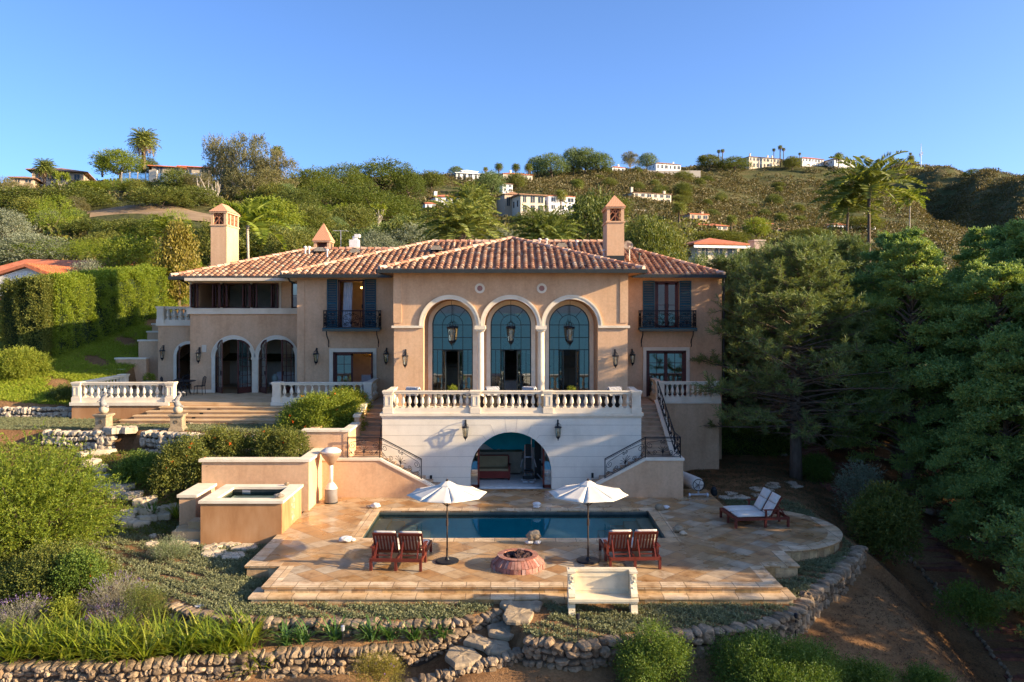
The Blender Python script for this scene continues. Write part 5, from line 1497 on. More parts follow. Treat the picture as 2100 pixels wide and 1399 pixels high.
def lounger(label, loc, rz, cushion):
 """double chaise: two seats side by side along local x, feet towards +y, back at -y"""
 t = thing("double_lounger", label, "lounger", loc, rz, "red stained double loungers")
 wd = M['redwood']; f = MB(); W, Ln, h = 1.60, 2.05, .36
 for x in (-W / 2, -.03, W / 2 - .06): f.box(x, x + .06, 0, Ln, h - .09, h)
 for y in (0, Ln - .07): f.box(-W / 2, W / 2, y, y + .07, h - .085, h + .005)
 f.build("frame", wd, t)
 for x in (-W / 2, -.04, W / 2 - .08):
  for y in (.0, Ln * .42, Ln - .08):
   if x == -.04 and y == Ln * .42: continue
   MB().box(x, x + .08, y, y + .08, 0, h - .09).build("leg", wd, t)
 s = MB()
 for i in range(13):
  y = .72 + i * .10
  s.box(-W / 2 + .06, -.03, y, y + .07, h - .01, h + .015); s.box(.03, W / 2 - .06, y, y + .07, h - .01, h + .015)
 s.build("seat_slats", wd, t)
 for sx in (-1, 1):
  cx = sx * (W / 4 - .0); hw = .345
  b = MB(); p0 = Vector((cx, .68, h)); d = Vector((0, -.50, .87)).normalized(); lnb = .82
  def q(a, l): return (p0 + Vector((a, 0, 0)) + d * l)
  for a in (-hw, hw): b.beam(q(a, 0), q(a, lnb), .055, .035, up=(0, .87, .5))
  for l in (.05, lnb - .05): b.beam(q(-hw, l), q(hw, l), .10, .03, up=(0, .87, .5))
  for i in range(6):
   a = -hw + .1 + i * (2 * hw - .2) / 5; b.beam(q(a, .05), q(a, lnb - .05), .055, .022, up=(0, .87, .5))
  bo = b.build("backrest", wd, t)
  st_ = MB()
  for a in (-hw + .1, hw - .1): st_.beam(q(a, .5), (cx + a, .06, h - .02), .04, .04)
  st_.beam((cx - hw + .1, .16, h - .02 + .09), (cx + hw - .1, .16, h + .07), .03, .03)
  st_.build("back_support", wd, t)
  ck = MB()
  def pad(p, u, v, n_, a, l, th):
   """soft pad: rounded box spanned by u (width a), v (length l)"""
   vs = []; nx, ny = 7, 9
   for side in (0, 1):
    for i in range(nx):
     for j in range(ny):
      e = (1 - abs(2 * i / (nx - 1) - 1) ** 5) * (1 - abs(2 * j / (ny - 1) - 1) ** 6)
      k = th * (.5 + .5 * e ** .5) if side else th * .15 * (1 - e)
      ins = .02 * (1 - e)
      vs.append(p + u * ((i / (nx - 1) - .5) * a * (1 - ins)) + v * (l * j / (ny - 1)) + n_ * k)
   m_ = nx * ny; fs = []
   for i in range(nx - 1):
    for j in range(ny - 1):
     p_ = i * ny + j; fs += [(p_, p_ + 1, p_ + ny + 1, p_ + ny), (m_ + p_, m_ + p_ + ny, m_ + p_ + ny + 1, m_ + p_ + 1)]
   bd = [i * ny for i in range(nx)] + [(nx - 1) * ny + j for j in range(1, ny)] + [i * ny + ny - 1 for i in range(nx - 2, -1, -1)] + [j for j in range(ny - 2, 0, -1)]
   for k_, e_ in zip(bd, bd[1:] + bd[:1]): fs.append((k_, e_, m_ + e_, m_ + k_))
   ck.add(vs, fs)
  ux = Vector((1, 0, 0)); nb = Vector((0, .87, .5)).normalized()
  pad(Vector((cx, .75, h + .015)), ux, Vector((0, 1, 0)), Vector((0, 0, 1)), .70, 1.18 if cushion else 1.2, .10)
  pad(p0 + nb * .03 + d * .02, ux, d, nb, .68, .47, .10); pad(p0 + nb * .03 + d * .50, ux, d, nb, .68, .34, .10)
  ck.build("cushion", M['cushion'], t, True)
 for x in (-W / 2 - .02, W / 2 - .06):
  a = MB().box(x, x + .08, .40, .47, h, h + .26).box(x - .01, x + .09, .02 + .2, .98, h + .26, h + .29).box(x, x + .07, .86, .92, h - .05, h + .26)
  a.build("armrest", wd, t)
 return t
l1 = lounger("red stained double lounger seen from behind, left of the fire pit and left umbrella", (X(811, 24.35), 24.35, .006), radians(-3), True)
dup(l1, (X(1303, 24.5), 24.5, .006), radians(3), "red stained double lounger seen from behind, right of the fire pit and right umbrella")
dup(l1, (X(1600, 30.05), 30.05, .006), radians(96), "red stained double lounger seen from the side on the rounded deck end")

# fire pit
fx, fy = X(1062, 24.85), 24.85
t = thing("fire_pit", "round pink brick fire pit with dark lava rocks in the middle of the deck", "fire pit", (fx, fy, 0))
rk = MB(); nb_ = 44
for i in range(nb_):
 a0, a1 = 2 * pi * (i + .05) / nb_, 2 * pi * (i + .95) / nb_
 for (z0, z1, r0, r1, ri) in ((0.0, .14, .84, .82, .62), (.15, .34, .815, .60, .50)):
  jr = R.uniform(-.012, .012)
  vs = []
  for a in (a0, a1):
   for r, z in ((r0 + jr, z0), (r1 + jr, z1), (ri, z1), (ri, z0)): vs.append((r * cos(a), r * sin(a), z))
  rk.add(vs, [(0, 1, 5, 4), (1, 2, 6, 5), (2, 3, 7, 6), (0, 3, 2, 1), (4, 5, 6, 7)])
rk.build("brick_ring", M['brick_pit'], t)
c_ = MB()
for i in range(16):
 a0, a1 = 2 * pi * (i + .03) / 16, 2 * pi * (i + .97) / 16; vs = []
 for k in range(5):
  a = a0 + (a1 - a0) * k / 4
  for r, z in ((.615, .335), (.63, .37), (.46, .375), (.46, .25)): vs.append((r * cos(a), r * sin(a), z))
 fs = []
 for k in range(4):
  for q_ in range(3): p = k * 4 + q_; fs.append((p, p + 1, p + 5, p + 4))
 c_.add(vs, fs + [(0, 3, 2, 1), (16, 17, 18, 19)])
c_.build("rim", M['brick_pit'], t)
MB().lathe([(.47, .26), (.01, .27)], 24).build("ash_bed", M['lava'], t)
for i in range(22):
 a, r = R.uniform(0, 6.28), .42 * sqrt(R.random()); s = R.uniform(.06, .11)
 MB().blob((r * cos(a), r * sin(a), .30 + .06 * (1 - r / .42)), (s, s, s * .8), i, .5, 2.0, 2).build("lava_rock", M['lava'], t)
MB().blob((.05, .05, .42), (.10, .09, .09), 77, .5, 2, 2).build("lava_rock", M['lava'], t)

# carved bench in front of the deck
bx, by = X(1238, 21.75), 21.75
t = thing("stone_bench", "white carved stone bench with high panelled back below the deck steps", "bench", (bx, by, gz(bx, by)))
b = MB().box(-.95, .95, .0, .62, .40, .47).box(-.92, .92, .02, .60, .36, .40); b.build("seat", M['bench'], t)
b = MB().box(-.82, .82, .50, .60, .47, 1.08).box(-.90, .90, .47, .63, 1.08, 1.15)
for (x0, x1, z0, z1) in ((-.74, .74, .93, .97), (-.74, .74, .55, .59), (-.74, -.70, .59, .93), (.70, .74, .59, .93)): b.box(x0, x1, .485, .505, z0, z1)
b.build("backrest", M['bench'], t)
for s in (-1, 1):
 a = MB(); xa, xb = (.76, .94) if s > 0 else (-.94, -.76)
 a.prism([(.58, .47), (.10, .47), (.06, .52), (.09, .60), (.20, .68), (.28, .82), (.30, 1.02), (.38, 1.08), (.58, 1.08)], 'x', xa, xb)
 a.box(xa - .02, xb + .02, .26, .64, 1.08, 1.14)
 xm = (xa + xb) / 2
 a.arcband(xm, .96, .03, .065, .262, .30, 0, 2 * pi, 14)
 for k in range(7): a.blob((xm + .02 * (-1) ** k, .285 - .02 * k * (k > 2), .86 - .05 * k), (.035, .03, .03), k, .3, 2, 1)
 a.build("armrest", M['bench'], t)
 g = MB(); g.prism([(.06, 0), (.56, 0), (.56, .07), (.50, .12), (.48, .28), (.54, .36), (.08, .36), (.14, .28), (.10, .12), (.06, .07)], 'x', xa + .0, xb - .0)
 g.build("leg", M['bench'], t)

# patio heater in its cover
hx_, hy_ = X(680, 33.0), 32.9
t = thing("patio_heater", "tall patio heater under a white and tan cover at the foot of the left staircase", "patio heater", (hx_, hy_, 0))
MB().lathe([(.02, 2.28), (.25, 2.24), (.40, 2.14), (.42, 2.08)], 20).build("cover_cap", M['cover_white'], t, True)
MB().lathe([(.42, 2.08), (.38, 1.95), (.22, 1.72), (.10, 1.55)], 20).build("cover_hood", M['cover_tan'], t, True)
MB().tube([(0, 0, 1.58), (0.01, 0, 1.2), (-.01, 0, .85)], [.085, .075, .09], 12).lathe([(.10, .84), (.18, .74), (.26, .60), (.26, .58)], 18).build("cover_sleeve", M['cover_white'], t, True)
MB().lathe([(.25, .59), (.255, .3), (.27, .06), (.23, .01)], 18).build("cover_skirt", M['cover_grey'], t, True)
MB().lathe([(.27, 0), (.28, .03), (.24, .05)], 18).build("foot", M['black'], t)

# hot tub and its walls
t = thing("hot_tub", "raised square stucco hot tub with cream coping left of the pool", "hot tub", (-9.6, 29.6, 0))
o_ = (-9.6, 29.6, 0)
def PR(mb, name, mat, **k):
 ob = mb.build(name, mat, t); ob.location = (-o_[0], -o_[1], 0); return ob
a = MB(); X0, X1, Y0, Y1 = -11.06, -8.2, 28.3, 30.9
a.box(X0, X1, Y0, Y0 + .3, -.8, 1.10).box(X0, X1, Y1 - .3, Y1, -.8, 1.10).box(X0, X0 + .3, Y0 + .3, Y1 - .3, -.8, 1.10).box(X1 - .3, X1, Y0 + .3, Y1 - .3, -.8, 1.10).box(X0 + .3, X1 - .3, Y0 + .3, Y1 - .3, -.8, .2)
PR(a, "tub_wall", M['stucco_ochre'])
a = MB(); e = .06; w_ = .42
a.box(X0 - e, X1 + e, Y0 - e, Y0 + w_, 1.10, 1.19).box(X0 - e, X1 + e, Y1 - w_, Y1 + e, 1.10, 1.19).box(X0 - e, X0 + w_, Y0 + w_, Y1 - w_, 1.10, 1.19).box(X1 - w_, X1 + e, Y0 + w_, Y1 - w_, 1.10, 1.19)
PR(a, "coping", M['cream'])
a = MB().box(X0 + .3, X1 - .3, Y0 + .3, Y0 + .34, .2, 1.10).box(X0 + .3, X1 - .3, Y1 - .34, Y1 - .3, .2, 1.10).box(X0 + .3, X0 + .34, Y0 + .34, Y1 - .34, .2, 1.1).box(X1 - .34, X1 - .3, Y0 + .34, Y1 - .34, .2, 1.1).box(X0 + .34, X1 - .34, Y0 + .34, Y1 - .34, .2, .5)
PR(a, "lining", mat_noise("tub_tile", [(.3, (.10, .10, .07)), (.7, (.16, .15, .10))], 4, .5, .05, 30))
a = MB().box(X0 + .34, X0 + .62, Y0 + .34, Y1 - .34, .5, .82).box(X0 + .62, X1 - .34, Y1 - .7, Y1 - .34, .5, .82)
PR(a, "bench_ledge", mat_noise("tub_bench", [(.3, (.30, .27, .19)), (.7, (.40, .36, .26))], 4, .5, .05, 30))
PR(MB().poly([(X0 + .34, Y0 + .34, .98), (X1 - .34, Y0 + .34, .98), (X1 - .34, Y1 - .34, .98), (X0 + .34, Y1 - .34, .98)]), "water", M['water'])
PR(MB().box(-10.35, -10.05, Y1 - .36, Y1 - .33, .90, 1.06), "skimmer", M['cover_white'])
a = MB()
for i in range(26):
 a.blob((X1 + .004, 29.75 + R.gauss(0, .13), .15 + R.random() * .85), (.012, R.uniform(.03, .07), R.uniform(.03, .08)), i, .4, 2, 1)
PR(a, "mineral_spill", M['rock_pale'])
t2 = thing("garden_wall", "long stucco wall with cream coping behind the hot tub, holding the flower bed", "wall", (-9.6, 31.7, 0))
a = MB().box(-12.3, -8.1, 31.6, 31.95, -.6, 1.93).box(-8.45, -8.1, 31.95, 33.8, -.3, 1.93); q = a.build("wall_body", M['stucco'], t2); q.location = (9.6, -31.7, 0)
a = MB().box(-12.4, -8.04, 31.52, 32.03, 1.93, 2.03).box(-8.53, -8.02, 32.03, 34.2, 1.93, 2.03); q = a.build("coping", M['cream'], t2); q.location = (9.6, -31.7, 0)
t2 = thing("garden_wall", "tall stucco planter wall with cream coping beside the left stair landing", "wall", (-8.0, 34.3, 0))
a = MB().box(-8.95, -7.27, 34.1, 34.45, 1.0, 2.72).box(-8.95, -8.6, 34.45, 36, 1.0, 2.72); q = a.build("wall_body", M['stucco'], t2); q.location = (8, -34.3, 0)
a = MB().box(-9.03, -7.33, 34.03, 34.52, 2.72, 2.81); q = a.build("coping", M['cream'], t2); q.location = (8, -34.3, 0)
t2 = thing("garden_wall", "short stucco block with pale cap left of the hot tub", "wall", (-11.9, 31, 0))
a = MB().box(-12.35, -11.75, 29.6, 31.5, -.4, 1.0); q = a.build("wall_body", M['stucco'], t2); q.location = (11.9, -31, 0)
a = MB().box(-12.42, -11.68, 29.55, 31.55, 1.0, 1.10); q = a.build("coping", M['cream'], t2); q.location = (11.9, -31, 0)
a = thing("tub_steps", "low tiled steps against the left side of the hot tub", "steps", (-11.6, 29.2, 0))
q = MB().box(-12.2, -11.1, 28.6, 29.55, -.6, .02).build("lower_step", M['step'], a); q.location = (11.6, -29.2, 0)
q = MB().box(-11.75, -11.1, 28.95, 29.55, .02, .28).build("upper_step", M['step'], a); q.location = (11.6, -29.2, 0)
q = MB().box(-11.5, -11.1, 29.55, 30.6, -.2, .55).build("blue_tile_top", mat_island("blue_tile", [(.05, .07, .17), (.12, .14, .26), (.3, .27, .22)], .4), a); q.location = (11.6, -29.2, 0)

# pool cover reel and black speaker
rx, ry = X(1432, 33.9), 33.9
t = thing("cover_reel", "pool cover roll on a wheeled reel beside the right stair wall", "cover reel", (rx, ry, 0))
MB().tube([(0, .1, .52), (-.75, 2.6, .52)], .28, 16).tube([(0, -.02, .52), (0, .12, .52)], .05, 8).build("cover_roll", M['cushion'], t)
w = MB(); w.tube([(.24 * cos(i * pi / 12), -.08, .52 + .24 * sin(i * pi / 12)) for i in range(25)], .018, 6)
for i in range(5): w.tube([(0, -.08, .52), (.24 * cos(i * 1.257), -.08, .52 + .24 * sin(i * 1.257))], .012, 5)
w.build("hand_wheel", M['black'], t)
MB().tube([(0, -.02, .52), (0, -.02, .12)], .035, 8).box(-.36, .36, -.06, .02, .09, .15).build("stand", M['steel'], t)
for x in (-.38, .38):
 wv = MB(); wv.prism([(-.02 + .09 * cos(k * pi / 8), .09 + .09 * sin(k * pi / 8)) for k in range(16)], 'x', x - .03, x + .03); wv.build("wheel", M['steel'], t)
kx, ky = X(1464, 34.9), 34.9
t = thing("rock_speaker", "small black garden speaker standing on the grass beside the pool cover reel", "speaker", (kx, ky, gz(kx, ky)))
MB().lathe([(.13, 0), (.15, .06), (.14, .25), (.09, .34), (.05, .36)], 16).build("body", M['black'], t)
MB().tube([(-.05, 0, .35), (-.03, 0, .42), (.03, 0, .42), (.05, 0, .35)], .012, 6).build("carry_handle", M['black'], t)

# stones set out around the pool
def pebble(label, px, py, w_px, h_px, mat='pebble', group="stones set around the pool", seed=0, zb=0.004, name="pool_stone"):
 Y = 8 * F / (py - PY0); x = X(px, Y); s = w_px / F * Y / 2; h = h_px / F * Y / 2
 o = MB().blob((0, 0, 0), (s, s * .8, h), seed, .28, 1.4, 3).build(name, M[mat], None, True)
 o.location = (x, Y, zb + h * .92)
 tag(o, label, "stone", group); return o
pebble("white rounded stone at the back left corner of the pool", 770, 1042, 19, 11, seed=1)
pebble("small tan stone touching the white one at the back left pool corner", 757, 1042, 12, 6, 'slab', seed=2)
pebble("white oval stone on the deck at the front left corner of the pool", 709, 1111, 26, 12, seed=3)
pebble("little white stone nestled against the oval one, left of the loungers", 723, 1111, 12, 8, seed=4)
s1 = pebble("flat white stone, lower of the pair behind the pool, in line with the arch", 1100, 1042, 15, 6, seed=5)
s2 = pebble("white stone stacked on a flat one behind the pool, in line with the arch", 1101, 1042, 16, 8, seed=6); s2.location.z = s1.location.z * 2 + .05
pebble("white egg shaped stone, left of the two carrying the brown rock by the fire pit", 1085, 1116, 16, 8, seed=7)
pebble("white egg shaped stone, right of the two carrying the brown rock by the fire pit", 1102, 1116, 15, 8, seed=8)
s3 = pebble("brown rough rock balanced on two white stones at the pool edge behind the fire pit", 1094, 1115, 29, 20, 'boulder', seed=9); s3.location.z += .11
pebble("white stone beside the right double lounger, at the pool edge", 1237, 1113, 17, 9, seed=10)
pebble("tall white stone half hidden behind the right double lounger", 1262, 1110, 16, 16, seed=11)
pebble("mottled grey stone at the back right corner of the pool", 1352, 1046, 19, 13, 'boulder', seed=12)
pebble("pale stone right of the mottled grey one at the back right pool corner", 1366, 1044, 14, 8, seed=13)
pebble("blue grey stone on the deck right of the pool's front corner", 1391, 1092, 21, 15, 'boulder', seed=14)
pebble("small beige stone in front of the blue grey one, right of the pool", 1401, 1098, 16, 9, 'slab', seed=15)
pebble("grey stone on the back coping of the hot tub", 602, 1000, 8, 6, 'boulder', seed=16).location = (-8.7, 30.7, 1.26)
pebble("spiky pale shell on the right coping of the hot tub", 572, 1020, 18, 8, 'rock_pale', seed=17).location = (-8.42, 28.75, 1.26)
MBp = MB().lathe([(.18, 0), (.185, .012), (.01, .02)], 20).build("utility_lid", M['cover_white'])
MBp.location = (X(413, 21.9 + .7), 22.6, gz(X(413, 22.6), 22.6) + .01); tag(MBp, "small round pale lid lying in the ground cover left of the deck steps", "lid")

# ------------------------------------------------------------------ STATUES ON PEDESTALS
def statue(label, px, py):
 Y = 35.9; x = X(px, Y); z = gz(x, Y)
 t = thing("fish_statue", label, "statue", (x, Y, z), R.uniform(-.2, .2), "fish statues on pedestals")
 p = MB().box(-.32, .32, -.32, .32, 0, .10).box(-.29, .29, -.29, .29, .10, .16).box(-.25, .25, -.25, .25, .16, .62).box(-.29, .29, -.29, .29, .62, .67).box(-.33, .33, -.33, .33, .67, .74)
 for k in range(2): p.arcband(0, .42, .045, .08, -.27, -.24, 0, 2 * pi, 14)
 p.build("pedestal", M['boulder'], t)
 MB().blob((0, 0, .93), (.20, .20, .20), 3, .02, 1, 3).build("ball", M['slab'], t, True)
 f = MB()
 sp = [(0.10, 0, 1.08), (-.02, -.03, 1.16), (-.07, -.02, 1.32), (.0, 0, 1.48), (.10, .02, 1.58), (.12, .02, 1.68)]
 f.tube(sp, [.10, .15, .13, .095, .06, .03], 10)
 f.tube([(.10, 0, 1.08), (.2, -.02, 1.06), (.24, -.03, 1.10)], [.10, .06, .02], 8)
 for s in (-1, 1):
  f.tube([(.12, .02, 1.66), (.12 + s * .1, .02 + s * .03, 1.70), (.12 + s * .2, .03, 1.66)], [.04, .05, .01], 5)
  f.tube([(-.06, s * .06, 1.25), (-.15 * 1, s * .16, 1.32), (-.2, s * .22, 1.28)], [.04, .045, .008], 5)
 f.tube([(-.16, 0, 1.2), (-.22, 0, 1.32), (-.14, 0, 1.42)], [.03, .05, .01], 5)
 f.build("fish", M['statue'], t, True)
 return t
statue("grey leaping fish statue on a ball and pedestal, left one at the upper lawn edge", 213, 880)
statue("grey leaping fish statue on a ball and pedestal, right one beside the stone steps", 365, 888)

# ------------------------------------------------------------------ BALCONY AND TERRACE FURNITURE
def striped():
 m, nt, b = new_mat("striped_towel")
 g = nt.nodes.new("ShaderNodeTexCoord"); mp = nt.nodes.new("ShaderNodeMapping"); mp.inputs["Rotation"].default_value = (0, .4, .3)
 nt.links.new(g.outputs["Object"], mp.inputs[0])
 w = N(nt, "ShaderNodeTexWave", i_Scale=6.0, i_Distortion=1.5); nt.links.new(mp.outputs[0], w.inputs[0])
 r = ramp(nt, [(.45, (.02, .02, .035)), (.55, (.72, .71, .70))], w.outputs[0]); nt.links.new(r.outputs[0], b.inputs["Base Color"]); b.inputs["Roughness"].default_value = .95
 return m
M['stripe'] = striped()
def armchair(label, x, y, rz):
 t = thing("wicker_armchair", label, "armchair", (x, y, 3.345), rz, "wicker armchairs on the balcony")
 MB().box(-.36, .36, -.32, .34, .14, .40).build("seat", M['wicker'], t)
 b = MB(); b.prism([(.24, .40), (.36, .40), (.44, .94), (.36, .96)], 'x', -.36, .36); b.build("backrest", M['wicker'], t)
 for s in (-1, 1):
  MB().box(s * .36 - .05, s * .36 + .05, -.32, .36, .40, .62).build("armrest", M['wicker'], t)
  for yy in (-.26, .28): MB().box(s * .3 - .03, s * .3 + .03, yy - .03, yy + .03, 0, .14).build("leg", M['wicker'], t)
 c = MB(); c.prism([(.16, .42), (.24, .42), (.30, .92), (.34, 1.02), (.44, 1.00), (.50, .70), (.53, .70), (.49, 1.06), (.34, 1.09), (.24, .98)], 'x', -.30, .30)
 c.build("striped_towel", M['stripe'], t)
 return t
armchair("dark wicker armchair with striped towel at the left end of the balcony", X(855, 36.4), 36.4, radians(160))
armchair("dark wicker armchair with striped towel left of the middle arch on the balcony", X(1004, 36.5), 36.5, radians(200))
armchair("dark wicker armchair with striped towel right of the middle arch on the balcony", X(1094, 36.5), 36.5, radians(150))
armchair("dark wicker armchair with striped towel at the right end of the balcony", X(1254, 36.4), 36.4, radians(195))
def planter(label, x, y, z, r=.16, name="potted_plant"):
 t = thing(name, label, "potted plant", (x, y, z))
 MB().lathe([(r * .7, 0), (r, .02), (r * 1.1, r * 1.4), (r * .9, r * 1.4)], 14).build("pot", M['bench'], t)
 Lv = Leaves(); clump_leaves(Lv, (0, 0, r * 2.1), (r * 1.2, r * 1.2, r * .9), 120, 4, .12, .06, .03); Lv.build("foliage", L['bright'], t)
 return t
planter("round green plant in a pot on the balcony table, left bay", X(928, 36.8), 36.8, 3.98, .12)
planter("small green plant on the balcony table, right bay", X(1172, 36.8), 36.8, 3.98, .10)
for px, lb in ((928, "left"), (1172, "right")):
 t = thing("side_table", "small dark table carrying a plant in the %s bay of the balcony" % lb, "table", (X(px, 36.8), 36.8, 3.345), 0, "balcony tables")
 MB().lathe([(.28, .60), (.29, .63), (.02, .632)], 18).build("table_top", M['iron'], t)
 MB().tube([(0, 0, 0), (0, 0, .6)], .03, 8).lathe([(.2, 0), (.03, .05)], 12).build("pedestal", M['iron'], t)
# dining set on the left terrace
tx, ty = X(376, 43.2), 43.2
t = thing("dining_table", "dark iron dining table on the far left terrace in front of the arcade", "table", (tx, ty, 3.3))
MB().lathe([(.62, .72), (.64, .75), (.02, .755)], 24).build("table_top", M['iron'], t)
for i in range(4): MB().tube([(.4 * cos(i * 1.57 + .8), .4 * sin(i * 1.57 + .8), 0), (.25 * cos(i * 1.57 + .8), .25 * sin(i * 1.57 + .8), .72)], .022, 6).build("leg", M['iron'], t)
def iron_chair(label, x, y, rz):
 t = thing("iron_chair", label, "chair", (x, y, 3.3), rz, "iron dining chairs")
 MB().box(-.22, .22, -.22, .22, .43, .46).build("seat", M['wicker'], t)
 b = MB().tube([(-.21, .2, .45), (-.23, .27, .9), (0, .28, .98), (.23, .27, .9), (.21, .2, .45)], .018, 6)
 for i in range(5): b.tube([(-.14 + .07 * i, .21, .46), (-.14 + .07 * i, .275, .94)], .009, 5)
 b.build("backrest", M['iron'], t)
 for sx in (-.2, .2):
  for sy in (-.2, .2): MB().tube([(sx, sy, .44), (sx * 1.15, sy * 1.15, 0)], .016, 5).build("leg", M['iron'], t)
 return t
iron_chair("iron dining chair left of the dark table, turned sideways", tx - .85, ty - .1, radians(100))
iron_chair("iron dining chair behind the dark table near the arcade arch", tx - .2, ty + .85, radians(10))
iron_chair("iron dining chair right of the dark table, close to the stucco corner", tx + .8, ty + .2, radians(-90))
iron_chair("iron dining chair in front of the dark table, behind the balusters", tx + .2, ty - .85, radians(185))
t = thing("planter_box", "low grey planter with a clipped light green shrub against the shaded garden wall", "planter", (X(307, 45), 45, 3.3))
MB().box(-.28, .28, -.25, .25, 0, .55).box(-.31, .31, -.28, .28, .5, .58).build("box", M['bench'], t)
Lv = Leaves(); clump_leaves(Lv, (0, 0, .72), (.34, .30, .26), 380, 4, .10, .05, .03); Lv.build("foliage", L['bright'], t)
t = thing("stone_bench", "low stone garden bench against the shaded wall at the far left of the terrace", "bench", (X(228, 44.6), 44.6, 3.3))
MB().box(-.7, .7, -.25, .25, .42, .50).build("seat", M['bench'], t)
for x in (-.5, .5): MB().box(x - .1, x + .1, -.2, .2, 0, .42).build("leg", M['bench'], t)

# ------------------------------------------------------------------ INDOORS, SEEN THROUGH THE OPENINGS
t = thing("sofa", "red framed sofa with tan back cushion in the arched pool room", "sofa", (-1.0, 37.5, 0))
MB().box(-.78, .78, -.35, .4, .10, .42).build("seat", mat_plain("red_upholstery", (.20, .035, .025), .8), t)
MB().box(-.70, .70, -.30, .35, .42, .52).prism([(.22, .5), (.38, .5), (.46, .98), (.36, 1.0)], 'x', -.66, .66).build("cushion", mat_plain("tan_upholstery", (.30, .24, .13), .9), t)
f = MB().beam((-.7, .42, 1.02), (.7, .42, 1.02), .06, .06)
for s in (-1, 1): f.box(s * .74 - .05, s * .74 + .05, -.3, .38, .42, .66).box(s * .7 - .04, s * .7 + .04, .38, .46, .1, 1.0)
f.build("frame", M['redwood'], t)
for s in (-1, 1):
 for yy in (-.3, .34): MB().box(s * .72 - .035, s * .72 + .035, yy - .03, yy + .03, 0, .1).build("leg", M['redwood'], t)
t = thing("exercise_machine", "black and steel multi gym in the arched pool room", "exercise machine", (.62, 37.1, 0))
MB().box(-.26, .26, -.6, -.5, .04, .10).box(-.04, .04, -.6, .6, .05, .12).box(-.33, .33, -.35, -.25, .09, .16).build("base_frame", M['steel'], t)
MB().tube([(-.15, .3, 0), (-.15, .3, 1.6)], .028, 8).tube([(.15, .3, 0), (.15, .3, 2.25)], .028, 8).tube([(.5, .6, 0), (.5, .6, 2.2)], .028, 8).tube([(.15, .3, 2.25), (.5, .6, 2.2)], .025, 6).build("uprights", M['steel'], t)
MB().box(-.13, .13, .26, .38, .55, 1.62).box(.3, .6, .4, .8, 0, 1.7).build("weight_stack", M['black'], t)
MB().box(-.22, .22, -.35, .1, .42, .50).box(-.13, .13, .12, .2, .5, 1.0).box(-.27, .27, -.5, -.38, .16, .30).build("pads", M['black'], t)
MB().tube([(-.36, 0, .62), (-.28, .1, .95), (-.18, .2, 1.05), (.18, .2, 1.05), (.28, .1, .95), (.36, 0, .62)], .024, 6).build("press_arm", M['steel'], t)
t = thing("exercise_bike", "pale tubular exercise bike at the right side of the pool room", "exercise bike", (1.12, 37.0, 0))
MB().tube([(-.1, 0, .35), (.1, 0, .1), (.35, 0, .1), (.42, 0, .6), (.3, 0, .9), (.0, 0, 1.0)], .03, 6).tube([(.3, -.2, .05), (.3, .2, .05)], .03, 6).build("frame", M['steel'], t)
MB().box(-.02, .2, -.1, .1, .72, .80).build("seat", M['black'], t)
t = thing("low_cabinet", "long pale chest standing behind the sofa in the pool room", "cabinet", (-.9, 38.75, 0))
MB().box(-1.3, 1.2, -.3, .3, .08, 1.0).box(-1.36, 1.26, -.35, .35, 1.0, 1.08).build("body", mat_plain("tan_linen", (.36, .31, .22), .9), t)
MB().box(-1.25, 1.15, -.25, .25, 0, .08).build("plinth", M['room_dark'], t)
def chandelier(label, x, y, z, s=1.0):
 t = thing("chandelier", label, "chandelier", (x, y, z), 0, "lit chandeliers")
 f = MB().tube([(0, 0, .1), (0, 0, .9)], .015, 6).lathe([(.03, -.2), (.07, -.1), (.03, .1)], 8)
 b = MB()
 for i in range(8):
  a = i * pi / 4
  f.tube([(0, 0, -.1), (.22 * s * cos(a), .22 * s * sin(a), -.16), (.42 * s * cos(a), .42 * s * sin(a), 0)], .012, 5)
  b.lathe([(.02, 0), (.035, .05), (.008, .11)], 8, (.42 * s * cos(a), .42 * s * sin(a), .03))
 f.build("arms", mat_plain("brass", (.3, .2, .06), .4, .6), t); b.build("bulbs", M['bulb'], t)
chandelier("lit brass chandelier inside the cream framed lower door, left of the central block", -8.0, 44.6, 5.42, 1.2)
chandelier("small lit chandelier in the upper room behind the left window balcony", -8.25, 44.9, 9.0, .8)
def simple_chair(label, x, y, z, rz, col):
 t = thing("upholstered_chair", label, "armchair", (x, y, z), rz)
 m_ = mat_plain(col[0], col[1], .9)
 MB().box(-.38, .38, -.36, .36, .12, .45).build("seat", m_, t)
 MB().prism([(.24, .45), (.38, .45), (.46, 1.0), (.36, 1.02)], 'x', -.36, .36).build("backrest", m_, t)
 for s in (-1, 1):
  MB().box(s * .4 - .06, s * .4 + .06, -.34, .36, .12, .66).build("armrest", m_, t)
  for yy in (-.3, .3): MB().box(s * .34 - .03, s * .34 + .03, yy - .03, yy + .03, 0, .12).build("leg", M['room_dark'], t)
simple_chair("pale upholstered armchair just inside the left arched door", -15.3, 46.0, 3.3, radians(35), ("pale_fabric", (.55, .55, .52)))
simple_chair("white armchair seen low inside the cream framed door, below the chandelier", -7.95, 44.3, 3.3, radians(170), ("white_fabric", (.62, .64, .66)))
t = thing("daybed", "white daybed inside the right arched door, with a vase standing before it", "daybed", (-13.0, 46.6, 3.3))
MB().box(-.9, .9, -.4, .4, .18, .48).prism([(.3, .48), (.4, .48), (.45, .9), (.36, .92)], 'x', -.9, .9).build("mattress", mat_plain("white_fabric", (.62, .64, .66), .9), t)
for sx in (-.8, .8):
 for yy in (-.34, .34): MB().box(sx - .04, sx + .04, yy - .04, yy + .04, 0, .18).build("leg", M['room_dark'], t)
t = thing("low_table", "low white table inside the right arched door carrying a vase", "table", (-13.3, 45.4, 3.3))
